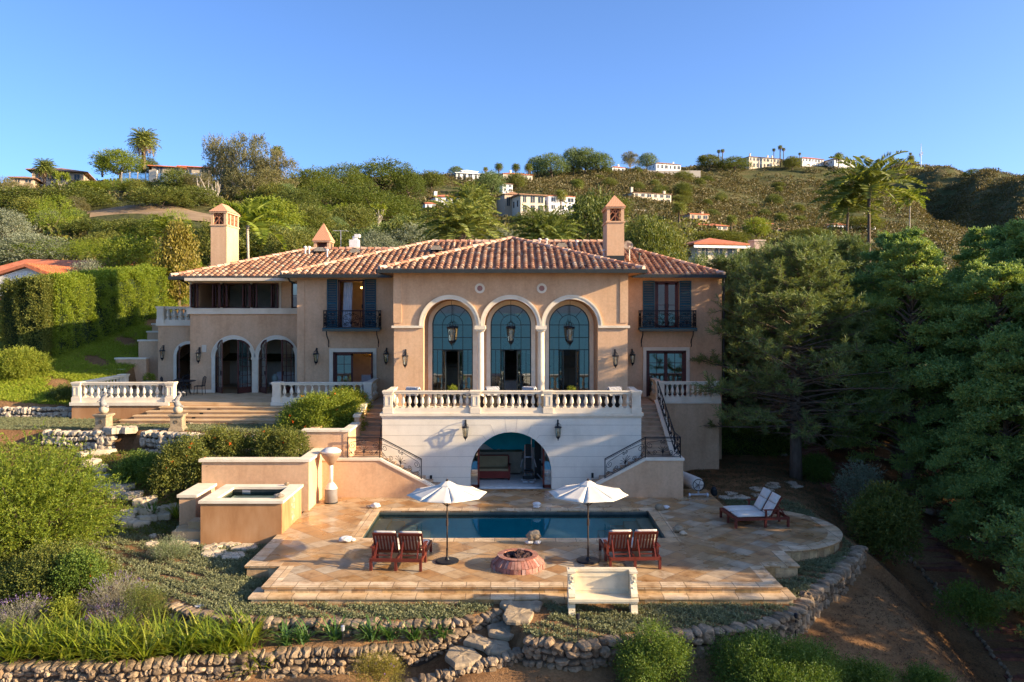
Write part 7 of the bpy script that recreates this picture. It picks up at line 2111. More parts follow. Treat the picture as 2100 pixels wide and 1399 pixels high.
# strap leaved clumps
def strap(label, px, py, r, n, mat, group, Y=None):
 if Y is None: x, y, z = ground_hit(px, py)
 else: x, y = X(px, Y), Y; z = gz(x, y)
 t = thing("strap_leaf_clump", label, "plant clump", (x, y, z), 0, group)
 V, Fc = [], []
 for i in range(n):
  a = NP.uniform(0, 2 * pi); el = NP.uniform(.55, 1.35); l = r * NP.uniform(.75, 1.25); w = NP.uniform(.03, .05)
  d = np.array([cos(a), sin(a), 0]); s = np.array([-sin(a), cos(a), 0]); b0 = np.array([NP.normal() * .07, NP.normal() * .07, 0]); k0 = len(V)
  p = b0.copy(); m = 6
  for j in range(m):
   ww = w * (.75 if j == 0 else 1.0) * (1 - (j / (m - 1)) ** 3) * .5 + .002
   V += [p - s * ww, p + s * ww]
   e = el - 1.5 * (j / m) ** 1.5 * NP.uniform(.8, 1.2)
   p = p + (d * cos(e) + np.array([0, 0, sin(e)])) * l / (m - 1)
  Fc += [(k0 + 2 * j, k0 + 2 * j + 1, k0 + 2 * j + 3, k0 + 2 * j + 2) for j in range(m - 1)]
 mesh_np("leaves", V, Fc, mat, t)
rr_ = random.Random(3)
for row, (Y, n) in enumerate(((20.45, 15), (20.95, 14), (21.35, 13), (20.22, 15))):
 for i in range(n):
  px = -15 + i * 40 + row * 13 + rr_.uniform(-10, 10)
  if px > 545: continue
  strap("bright yellow green strap leaved clump in the dense sunlit bed above the lowest left wall", px, 1330, rr_.uniform(.70, .95), 46, L['aga'], "strap leaved plants of the sunlit bed", Y + rr_.uniform(-.1, .1) + (.25 if px > 330 else 0) - (.2 if row == 2 else 0))
for px, Y, r, lb in [(585, 20.9, .68, "dark green strap leaved clump nearest the sunlit bed"), (622, 21.0, .62, "strap leaved clump in shade, second right of the sunlit bed"), (690, 21.15, .72, "large dark strap leaved clump beside the small garden light"), (760, 21.1, .68, "spreading strap leaved clump against the wall, centre of the shaded bed"),
      (800, 21.15, .62, "strap leaved clump touching the spreading one, shaded bed"), (850, 21.15, .58, "small strap leaved clump near the right end of the shaded bed"), (893, 21.3, .58, "last strap leaved clump at the right end of the shaded bed, by the rock steps"), (905, 21.25, .45, "tiny strap leaved tuft beside the last clump of the shaded bed")]:
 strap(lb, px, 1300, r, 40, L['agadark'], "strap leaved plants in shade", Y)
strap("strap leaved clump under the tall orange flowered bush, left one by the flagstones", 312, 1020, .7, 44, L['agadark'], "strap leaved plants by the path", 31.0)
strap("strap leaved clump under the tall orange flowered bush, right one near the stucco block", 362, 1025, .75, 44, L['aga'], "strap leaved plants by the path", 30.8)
def path_light(label, px, py, h=.35, Y=None):
 x, y, z = ground_hit(px, py)
 t = thing("garden_light", label, "garden light", (x, y, z), 0, "garden lights")
 MB().tube([(0, 0, -.1), (0, 0, h)], .015, 6).build("stake", M['iron'], t)
 MB().lathe([(.03, h - .02), (.05, h), (.05, h + .10), (.055, h + .11), (.01, h + .13)], 10).build("lamp_head", M['steel'] if h < .4 else M['iron'], t)
path_light("small pale garden light among the shaded strap leaves", 703, 1322)
path_light("dark garden spotlight on a stake in front of the bench, at the wall", 1185, 1352, .62)
path_light("dark garden light stake at the right end of the curving wall", 1632, 1310, .55)
x, y, z = ground_hit(1507, 1000)

# ------------------------------------------------------------------ GROUND COVER (stuff)
def scatter_cover(name, mat, pts_fn, n, r, nl, leaf, lw, label=None):
 xy = pts_fn(n); z = site_z(xy[:, 0], xy[:, 1])
 m = len(xy); Lv = Leaves()
 st = np.stack([xy[:, 0], xy[:, 1], z + .005], -1)
 for k in range(3):
  di = unit(np.stack([NP.normal(size=m), NP.normal(size=m), NP.uniform(.35, 1.1, m)], -1))
  Lv.shoots(st, di, r * NP.uniform(.6, 1.3, m), nl, leaf, lw, .8)
 o = Lv.build(name, mat); tag(o, kind="stuff")
 return o
def in_rect(x, y, r): return (x > r[0]) & (x < r[1]) & (y > r[2]) & (y < r[3])
def pool_garden(n):
 x = NP.uniform(-16, 12, n * 5); y = NP.uniform(20, 36.5, n * 5)
 ok = inside_plat(x, y) & (dist_plat(x, y) > .12)
 dk = in_rect(x, y, (-7.6, 8, 22.6, 25)) | in_rect(x, y, (-8.4, 8.85, 24.8, 36)) | (np.hypot(x - 8.8, y - 29.3) < 2.95) | in_rect(x, y, (-12.4, -8, 28.2, 36))
 ok &= ~dk & ~((x < -9) & (y > 30.5)) & ~((np.hypot(x - .1, y - 22) < .9)) & ~((x > 7) & (y > 34))
 # planted in rows with bare gaps
 row = np.sin((x * .55 + y * .85) * 11) + .9 * np.sin(x * 1.3 + 2 * np.sin(y * .9)) * np.sin(y * 1.7 + x * .3)
 ok &= (row + NP.normal(size=len(x)) * .5 > -.35) & ~((x < -9.5) & (NP.random(len(x)) < np.clip((-10.5 - x) * .25, 0, .6)))
 x, y = x[ok][:n], y[ok][:n]
 return np.stack([x, y], -1)
scatter_cover("silver_ground_cover", L['cover'], pool_garden, 30000, .10, 5, .055, .026)
def upper_lawn(n):
 x = NP.uniform(-27, -8.8, n * 2); y = NP.uniform(34.4, 40.1, n * 2)
 ok = (y > lawn_edge(x) + .3) & ~in_rect(x, y, (-19.3, -9.5, 37.6, 40.2)) & ~in_rect(x, y, (-22, -7, 39.4, 41))
 return np.stack([x[ok][:n], y[ok][:n]], -1)
scatter_cover("upper_lawn_cover", L['cover'], upper_lawn, 9000, .07, 4, .05, .02)
def hill_lawn(n):
 x = NP.uniform(-38, -21.9, n); y = NP.uniform(40.4, 54, n); ok = ((np.sin(x * 1.1) + np.sin(y * 1.7 + x)) > -1.7 + NP.random(n) * .6)
 return np.stack([x[ok], y[ok]], -1)
scatter_cover("slope_grass", L['lawn'], hill_lawn, 34000, .14, 4, .10, .026)
def left_bank(n):
 x = NP.uniform(-40, -9, n * 3); y = NP.uniform(27, 40, n * 3)
 ok = ~in_rect(x, y, (-12.6, -8, 29, 36)) & ((y < lawn_edge(x) - .3) | (x < -26.5)) & ((x < -21) | (y > 29.5)); return np.stack([x[ok][:n], y[ok][:n]], -1)
scatter_cover("bank_ground_cover", L['deep'], left_bank, 26000, .12, 5, .06, .03)
def dry_right(n):
 x = NP.uniform(7.2, 15.5, n); y = NP.uniform(32.5, 42, n)
 ok = ~in_rect(x, y, (6, 8.6, 32, 35.6)) & (np.hypot(x - 8.8, y - 29.3) > 3) & ~in_rect(x, y, (6.8, 10.3, 39.5, 43)); ok &= np.sin(y * 6 + np.sin(x * 2)) + NP.normal(size=n) * .8 > -.2
 return np.stack([x[ok], y[ok]], -1)
scatter_cover("dry_grass", mat_leaf("dry_grass_blade", [(.05, .05, .02), (.09, .085, .035), (.13, .10, .045)], .2), dry_right, 9000, .09, 4, .05, .014)
def slope_litter(n):
 x = NP.uniform(.5, 16, n); y = NP.uniform(15, 31, n)
 ok = ~inside_plat(x, y) & (dist_plat(x, y) > .5); return np.stack([x[ok], y[ok]], -1)
scatter_cover("slope_litter", mat_leaf("leaf_litter", [(.045, .028, .015), (.085, .052, .026), (.13, .085, .042)], .05), slope_litter, 12000, .05, 3, .045, .012)
# ------------------------------------------------------------------ NEAR TREES ON THE RIGHT
def pine_proto(seed, H_=11.5, rad=4.6, zlow=2.6, dead=True):
 rr = random.Random(seed); tb = MB(); nd = Leaves(); db = MB()
 tr = limb((0, 0, -.4), (.3, .1, H_ * .97), .015, 8); tb.tube(tr, [.29, .25, .23, .21, .18, .14, .10, .06, .03], 12)
 st, di, ln = [], [], []
 n = 135
 for i in range(n):
  f = (i + .5) / n; z = zlow + (H_ - zlow) * f ** .9
  a = i * 2.39996 + rr.uniform(-.4, .4)
  L_ = rad * (1.0 - .78 * f ** 1.5) * rr.uniform(.62, 1.1) * (.85 if f < .12 else 1)
  p0 = Vector((.3 * f, .1 * f, z)); up = -.10 + .75 * f + rr.uniform(-.1, .15)
  d = Vector((cos(a), sin(a), up)).normalized(); p1 = p0 + d * L_ + Vector((0, 0, .10 * L_))
  pts = limb(p0, p1, .07, 5); tb.tube(pts, [.075 * (1 - f * .6) * (1 - .15 * k) for k in range(6)], 5)
  m = int(7 + L_ * 3.4)
  for k in range(m):
   t_ = .42 + .60 * (k + rr.random()) / m
   if f < .35 and t_ < .62 and rr.random() < .75: continue
   q = p0.lerp(p1, min(1, t_)); sd = Vector((rr.gauss(0, 1), rr.gauss(0, 1), rr.gauss(.35, .6))).normalized()
   b = (d * .55 + sd * .75).normalized(); l = rr.uniform(.35, .85)
   tb.tube([q, q + b * l], [.018, .006], 4, cap=False)
   st.append(q); di.append(b); ln.append(l)
   st.append(q + b * l * .4); di.append((b + Vector((rr.gauss(0, .4), rr.gauss(0, .4), .35))).normalized()); ln.append(l * .75)
 if dead:
  for i in range(90):
   a = rr.uniform(0, 6.28); z = rr.uniform(zlow * .75, zlow + 4.2); d = Vector((cos(a), sin(a), rr.uniform(-.35, .25))); p = Vector((.1, 0, z)); l = rr.uniform(.8, 3.0)
   pts = limb(p, p + d * l, .12, 4); db.tube(pts, [.030, .024, .018, .012, .006], 4, cap=False)
   for _ in range(4):
    q = pts[rr.randint(1, 4)]; db.tube([q, q + Vector((rr.gauss(0, .35), rr.gauss(0, .35), rr.gauss(-.1, .25)))], [.012, .004], 3, cap=False)
 st = np.array([tuple(v) for v in st]); di = np.array([tuple(v) for v in di]); ln = np.array(ln)
 nd.shoots(st, di, ln, 30, .21, .026, .62, 0, .10)
 c = nd.build("crown", L['pine']); t = tb.build("trunk", M['bark'], None, True); d_ = db.build("dead_branches", M['barkwarm']) if dead else None
 r = (c.data, t.data, d_.data if d_ else None)
 for o in (c, t, d_):
  if o: bpy.data.objects.remove(o)
 return r
def put(proto, name, label, cat, loc, rz, sc=1.0, group=None, names=("crown", "trunk", "dead_branches")):
 t = thing(name, label, cat, loc, rz, group); t.scale = sc if isinstance(sc, tuple) else (sc, sc, sc)
 for nm, me in zip(names, proto):
  if me: link(bpy.data.objects.new(nm, me), t)
 return t
def cypress_proto(seed, H_=13, rad=4.4, zlow=1.2):
 """cypress with layered sprays on long slightly drooping limbs"""
 rr = random.Random(seed); tb = MB(); Lv = Leaves()
 tb.tube(limb((0, 0, -.8), (.2, 0, H_ * .96), .02, 8), [.42, .36, .32, .28, .23, .18, .13, .08, .03], 10)
 S, D, Ln = [], [], []
 n = 120
 for i in range(n):
  f = (i + .5) / n; z = zlow + (H_ - zlow) * f; a = i * 2.39996 + rr.uniform(-.5, .5)
  L_ = rad * (1 - .80 * f ** 1.9) * rr.uniform(.55, 1.12)
  p0 = Vector((.2 * f, 0, z)); d = Vector((cos(a), sin(a), .10 + .55 * f)).normalized()
  p1 = p0 + d * L_; pm = p0.lerp(p1, .6) + Vector((0, 0, .14 * L_)); p1 = p1 + Vector((0, 0, -.05 * L_))
  tb.tube([p0, p0.lerp(pm, .5) + Vector((0, 0, .04 * L_)), pm, p1], [.07, .05, .032, .010], 5, cap=False)
  sd = Vector((-sin(a), cos(a), 0)); m = int(8 + L_ * 5)
  for k in range(m):
   t_ = .38 + .62 * (k + rr.random()) / m
   if f < .2 and t_ < .6 and rr.random() < .6: continue
   q = (p0.lerp(pm, t_ / .6) if t_ < .6 else pm.lerp(p1, (t_ - .6) / .4))
   w = (1.15 - t_) * L_ * .42 + .25
   sg = 1 if rr.random() < .5 else -1
   b = (d * .65 + sd * sg * rr.uniform(.3, 1.0) + Vector((0, 0, rr.uniform(-.12, .30)))).normalized()
   S.append(q); D.append(b); Ln.append(w * rr.uniform(.6, 1.15))
 S = np.array([tuple(v) for v in S]); D = np.array([tuple(v) for v in D]); Ln = np.array(Ln)
 # each side branch carries flat fans of short sprays
 for fr_ in np.linspace(.12, 1, 7):
  for q in range(2):
   p = S + D * (Ln * fr_)[:, None] + NP.normal(size=S.shape) * .05
   d2 = unit(D * .8 + NP.normal(size=S.shape) * np.array([.7, .7, .32]) + np.array([0, 0, .10]))
   Lv.shoots(p, d2, Ln * .24 + .10, 6, .12, .060, .5, .12, .0)
 c = Lv.build("crown", L['cypress']); t = tb.build("trunk", M['barkwarm'], None, True)
 r = (c.data, t.data)
 for o in (c, t): bpy.data.objects.remove(o)
 return r
PN = [pine_proto(3), pine_proto(8, 11.0, 4.0, 1.6)]
put(PN[0], "pine_tree", "tall dark pine with a bare thick trunk, its branches reaching over the right terrace", "pine tree", (13.7, 39.2, gz(13.7, 39.2)), .6, (1.24, 1.1, .94))
for x, y, s, rz, lb in [(12.8, 47.5, .88, 1.9, "dense pine close behind the right wing of the mansion"), (16.6, 45.5, .90, 3.9, "pine right of the thick bare trunk, above the brick steps"), (19.6, 49.0, 1.02, 5.2, "pine in the second row behind the brick steps"), (15.5, 53.5, .86, .3, "pine at the back of the grove, its top beside the cream neighbour house"), (11.9, 55.0, .75, 4.4, "smaller pine behind the right end of the red roof")]:
 put(PN[1], "pine_tree", lb, "pine tree", (x, y, gz(x, y)), rz, s, "pines of the right grove")
CY = [cypress_proto(1), cypress_proto(5, 12, 4.8, .8)]
for i, (x, y, s, rz, lb) in enumerate([
  (19.6, 40.0, .92, .4, "dark cypress right of the pine grove, above the head of the ravine path"), (22.4, 37.0, .98, 2.2, "broad dark cypress in the middle of the right hand trees"), (25.6, 39.5, 1.0, 4.1, "tall cypress at the right edge of the picture, behind the broad one"),
  (21.2, 44.5, 1.02, 5.0, "tall cypress behind the dark one at the head of the ravine path"), (27.5, 44.5, .93, 1.1, "rearmost tall cypress at the right edge"), (24.3, 32.8, 1.16, 3.0, "cypress on the ravine bank at the right edge, with low sweeping branches"),
  (20.6, 33.6, .74, .9, "lower cypress with branches hanging over the loose ravine rocks"), (21.4, 27.0, 1.04, 5.6, "large cypress just beyond the right edge of the picture, nearest the deck"), (26.5, 29.0, 1.18, 2.6, "cypress behind the nearest one, beyond the right edge"), (22.8, 22.5, .90, 1.7, "tall tree beyond the right edge, beside the brown slope"),
  (25.0, 17.5, .92, 4.0, "nearest tall tree to the viewer, beyond the right edge"), (33.0, 33.0, 1.15, .7, "unseen cypress added to shade the right trees, nearest of the back row"), (34.5, 38.5, 1.2, 2.9, "unseen cypress added to shade the right trees, middle of the back row"), (35.5, 44.0, 1.2, 5.1, "unseen cypress added to shade the right trees, farthest of the back row"), (29.5, 50.5, .86, 3.3, "cypress at the top of the ravine, far right")]):  # the outer back row is added out of view to shade the right trees
 put(PN[1] if y < 24 else CY[i % 2], "cypress_tree", lb, "cypress tree", (x, y, gz(x, y) - .1), rz, s * (1.32 if y < 24 else 1.0 if y < 34 else 1.0), "cypresses on the right")  # front two use the sparser pine mesh, enlarged, to dapple the sunlight
for px, Y, h in [(1688, 50, 4.5), (1716, 48.5, 5.0), (1742, 47.5, 4.6), (1760, 46.5, 5.2), (1655, 52.5, 4.0), (1600, 54, 3.2)]:
 x = X(px, Y); z = gz(x, Y); t = thing("slender_tree", "slender tree with a warm lit bare trunk in the grove behind the pine", "tree", (x, Y, z), 0, "slender trunks in the grove")
 b = MB().tube(limb((0, 0, -.2), (R.uniform(-.3, .3), 0, h), .04), [.11, .10, .09, .08, .06, .04], 7)
 for k in range(5): b.tube(limb((0, 0, h * (.35 + .12 * k)), (R.uniform(-1.2, 1.2), R.uniform(-.6, .6), h * (.55 + .12 * k)), .1), [.04, .034, .028, .022, .016, .01], 4)
 b.build("trunk", M['barkwarm'], t)
 Lv = Leaves()
 for k in range(4): clump_leaves(Lv, (R.uniform(-1, 1), R.uniform(-.5, .5), h * R.uniform(.8, 1.05)), (.8, .8, .5), 130, 5, .3, .09, .03)
 Lv.build("crown", L['deep'], t)
t = thing("slat_fence", "brown garden fence seen between the trunks behind the brick steps", "fence", (X(1740, 54), 54, gz(X(1740, 54), 54)))
MB().box(-4.2, 2.5, -.03, .03, .1, 1.9).build("panel", mat_noise("fence_board", [(.3, (.10, .06, .04)), (.7, (.17, .11, .07))], 4, .9, .2, 20, sc=(8, 8, .4)), t)
for i in range(5): MB().box(-4.2 + i * 1.65, -4.08 + i * 1.65, -.08, .05, -.2, 2.0).build("post", M['bark'], t)

# ------------------------------------------------------------------ PALMS
def frond_verts(a, el, l, nleaf, ll, lw, droop, base, up=0.3):
 d = np.array([cos(a), sin(a), 0.]); s = np.array([-sin(a), cos(a), 0.]); p = np.array(base, float); V = []
 pts = []; m = 10
 for j in range(m + 1):
  pts.append(p.copy()); e = el - droop * (j / m) ** 1.3
  p = p + (d * cos(e) + np.array([0, 0, sin(e)])) * l / m
 pts = np.array(pts); t = np.linspace(.12, 1, nleaf) * m; i = np.clip(t.astype(int), 0, m - 1); q = pts[i] + (pts[i + 1] - pts[i]) * (t - i)[:, None]; tg = unit(pts[i + 1] - pts[i])
 return pts, q, tg, s
def palm_proto(nf, l, nleaf, ll, lw, droop, trunk_h, trunk_r, mat, el0=-.35, el1=1.35, skirt=0, bark='bark', bulge=1.0, green_top=0.0):
 Lv, dry = Leaves(), Leaves(); tb = MB()
 for i in range(nf):
  f = i / nf; el = el0 + (el1 - el0) * f ** .85; a = i * 2.39996
  pts, q, tg, s = frond_verts(a, el, l * NP.uniform(.85, 1.1), nleaf, ll, lw, droop * NP.uniform(.8, 1.2), (0, 0, trunk_h))
  tp = np.sin(np.linspace(.25, 1, nleaf) * pi * .95) * .75 + .3
  for sg in (-1, 1):
   d = unit(s * sg * .9 + tg * .55 + np.array([0, 0, .28 - .25 * (sg > 2)]) + NP.normal(size=q.shape) * .08)
   (dry if i < skirt else Lv).leaves(q, d, ll * tp * NP.uniform(.85, 1.1, nleaf), lw)
  for k in range(0, 10, 3): (dry if i < skirt else Lv).leaves(pts[k:k + 1], unit(pts[min(10, k + 3):min(10, k + 3) + 1] - pts[k:k + 1]), np.linalg.norm(pts[min(10, k + 3)] - pts[k]), lw * .7)
 c = Lv.build("crown", mat)
 k = 7
 tb.tube([(0.02 * l * sin(i * .5), 0, -.3 + (trunk_h + .3) * i / k) for i in range(k + 1)], [trunk_r * (1.25 - .25 * i / k) * (bulge if i == k else 1) for i in range(k + 1)], 10)
 tb.lathe([(trunk_r * 1.1, 0), (trunk_r * 1.5 * bulge, l * .06), (trunk_r * .9, l * .15)], 10, (0, 0, trunk_h - l * .05))
 t = tb.build("trunk", M[bark], None, True)
 dd = dry.build("dry_fronds", L['palmdry']) if skirt else None
 r = (c.data, t.data, dd.data if dd else None)
 for o in (c, t, dd):
  if o: bpy.data.objects.remove(o)
 return r
PALM_CAN = palm_proto(110, 4.3, 26, .75, .15, 1.15, 7.5, .42, L['palm'], -.75, 1.45, 12, bulge=1.3)      # broad round crown
PALM_BIG = palm_proto(60, 4.4, 50, .85, .085, 1.3, 3.0, .40, L['palm'], -.1, 1.45, 0, bulge=1.4)       # near, arching
PALM_KING = palm_proto(20, 2.9, 40, .75, .10, 1.35, 7.6, .08, L['bright'], .0, 1.35, 0, 'barkpale', 1.2)
PALM_FAN = palm_proto(46, 1.25, 10, .55, .10, .6, 9.0, .22, L['palm'], -.9, 1.4, 14)
PALM_TWIN = palm_proto(30, 4.4, 46, 1.0, .12, 1.35, 11.5, .12, L['palm'], -.05, 1.45, 0, 'bark', 1.3)
def palm(proto, label, px, Y, top_y, H_, sc=1.0, group="palms on the hillside", zb=None):
 """trunk height fits: crown centre at photo row top_y"""
 x = X(px, Y); zc = Z(top_y, Y); t = thing("palm_tree", label, "palm tree", (x, Y, zc - H_ * sc), R.uniform(0, 6), group); t.scale = (sc, sc, sc)
 for nm, me in zip(("crown", "trunk", "dry_fronds"), proto):
  if me: link(bpy.data.objects.new(nm, me), t)
 return t

def hillY(px, py):
 """nearest depth at which the hill surface shows at this photo point"""
 r = hill_row(np.full(200, float(px)), _HY); z = hill_z((px - PX0) / F * _HY, _HY); r = PY0 - (z - CAMZ) / _HY * F
 k = np.argmax(r <= py)
 if r[k] > py: k = int(np.argmin(r))
 return float(_HY[k])
palm(PALM_CAN, "tall date palm with a big round crown on the left skyline", 295, 200, 293, 7.5)
palm(PALM_CAN, "shorter date palm beside the tan roofed house on the left skyline", 92, 195, 347, 7.5, .72)
palm(PALM_CAN, "small shaded palm left of the bright rounded tree on the left skyline", 210, 205, 332, 7.5, .5)
palm(PALM_FAN, "fan palm rising behind the grey eucalyptus on the skyline", 569, 225, 312, 9, 1.5)
palm(PALM_BIG, "large arching date palm behind the roof, left of the central ridge", 944, 66, 478, 3.0, .95, "palms behind the roof")
palm(PALM_BIG, "second arching date palm behind the roof, right of the central ridge", 1120, 68, 492, 3.0, .80, "palms behind the roof")
palm(PALM_CAN, "upright palm standing above the big arching palm behind the roof", 965, 110, 418, 7.5, .85, "palms behind the roof")
palm(PALM_KING, "slim king palm with a smooth pale stem right of the tall left chimney", 508, 62, 466, 7.6, 1.15, "palms behind the roof")
palm(PALM_KING, "small king palm left of the tall left chimney, behind the golden tree", 350, 66, 478, 7.6, .75, "palms behind the roof")
palm(PALM_TWIN, "tall feathery palm rising above the cypresses on the right, the higher of two", 1782, 66, 392, 11.5, .95, "pair of tall palms on the right")
palm(PALM_TWIN, "feathery palm left of the higher one above the cypresses on the right", 1738, 68, 428, 11.5, .72, "pair of tall palms on the right")
palm(PALM_KING, "small palm tip showing above the cypresses far right", 1866, 70, 412, 7.6, .6, "pair of tall palms on the right")
for px, Y, ty, lb in [(1023, 500, 343, "leftmost of three ridge palms above the arched ridge villa"), (1058, 500, 344, "middle of three ridge palms above the arched ridge villa"), (1084, 500, 345, "rightmost of three ridge palms above the arched ridge villa")]:
 palm(PALM_CAN, lb, px, Y, ty, 7.5, .78)
for px, Y, ty, s, lb in [(1393, 300, 428, .8, "palm beside the cream villa on the middle right slope"), (1440, 700, 327, 1.0, "palm among the ridge trees right of the white ridge villa"), (1828, 980, 328, 1.2, "lone palm on the far right skyline"), (1868, 980, 326, 1.3, "palm next to the radio mast on the far right skyline"),
      (1720, 700, 322, 1.1, "palm in front of the last villa of the right ridge"), (1602, 420, 450, 1.0, "palm at the left of the small houses on the right slope"), (1640, 420, 455, 1.0, "palm among the small houses on the right slope"), (1500, 300, 452, .6, "small palm beside the tan villa on the right slope"),
      (1150, 300, 402, .7, "small palm beside the white box house"), (1185, 420, 380, .9, "dark palm below the ridge pines in the middle")]:
 palm(PALM_CAN, lb, px, Y, ty, 7.5, s)
for px, Y, ty, s, lb in [(1474, 700, 311, 1.5, "left of two thin fan palms on the ridge, left of the big ridge villa"), (1482, 700, 310, 1.6, "right of two thin fan palms on the ridge, left of the big ridge villa"), (1587, 720, 308, 1.4, "thin fan palm behind the big ridge villa, lowest of its group"), (1600, 720, 303, 1.9, "tallest fan palm behind the big ridge villa"),
      (1607, 720, 307, 1.5, "fan palm right of the tallest one behind the big ridge villa"), (996, 470, 348, 1.4, "single thin fan palm on the ridge right of the modern ridge house"), (1867, 985, 316, 1.7, "tall thin palm beside the radio mast"), (1538, 330, 440, 1.0, "thin fan palm in front of the right slope"), (1640, 722, 316, 1.2, "fan palm right of the big ridge villa")]:
 palm(PALM_FAN, lb, px, Y, ty, 9, s)

# ------------------------------------------------------------------ HILLSIDE TREES
TP = {
 'round': [tree_proto("r", L['deep'], M['bark'], 'round', 40, .34, 56, 5, .034, .55, trunk_h=.3, seed=s) for s in (1, 2)],
 'bright': [tree_proto("b", L['bright'], M['bark'], 'round', 40, .34, 56, 5, .034, .55, trunk_h=.3, seed=s) for s in (3,)],
 'pine': [tree_proto("p", L['pinehill'], M['bark'], 'mound', 44, .30, 60, 5, .030, .42, .75, .25, .03, seed=s, up=.5, low=-.5) for s in (4, 5)],
 'darkpine': [tree_proto("dp", L['pine'], M['bark'], 'round', 38, .34, 56, 5, .036, .45, trunk_h=.3, seed=s) for s in (6, 7)],
 'euc': [tree_proto("e", L['euc'], M['barkpale'], 'open', 46, .24, 60, 5, .028, .42, .8, .34, .020, seed=s, limbs=22, show=1.0) for s in (8, 9)],
 'olive': [tree_proto("o", L['olive'], M['bark'], 'mound', 34, .30, 56, 6, .038, .30, .8, .3, .03, seed=10)],
 'gold': [tree_proto("g", L['gold'], M['bark'], 'tall', 36, .28, 44, 4, .045, .7, seed=11)],
 'mound': [tree_proto("m", L['deep'], M['bark'], 'mound', 36, .32, 56, 5, .036, .5, .7, .2, .02, seed=s, limbs=3) for s in (12, 13)],
 'juniper': [tree_proto("j", L['hedge'], M['bark'], 'mound', 30, .34, 40, 7, .034, .22, .5, .2, .02, seed=14, limbs=3, up=.1)],
}
_tk = {}
def htree(kind, px, py, wpx, hpx, label, Y=None, name=None, cat="tree", group=None):
 if Y is None: Y = hillY(px, py)
 x = X(px, Y); zb = Z(py, Y); zg = float(hill_z(np.array([x]), np.array([Y]))[0]) if Y > 56 else gz(x, Y)
 zb = min(zb, zg + .2)
 w, h = wpx / F * Y, Z(py - hpx, Y) - zb
 k = _tk.get(kind, 0); _tk[kind] = k + 1; pr = TP[kind][k % len(TP[kind])]
 nm = name or {'round': 'leafy_tree', 'bright': 'leafy_tree', 'pine': 'umbrella_pine', 'darkpine': 'dark_pine', 'euc': 'eucalyptus_tree', 'olive': 'olive_tree', 'gold': 'golden_tree', 'mound': 'hill_bush', 'juniper': 'juniper_bush'}[kind]
 return place_tree(pr, nm, label, cat, (x, Y, zb), w * 1.06, h * 1.02, None, group)
G1 = "trees and bushes on the hillside"
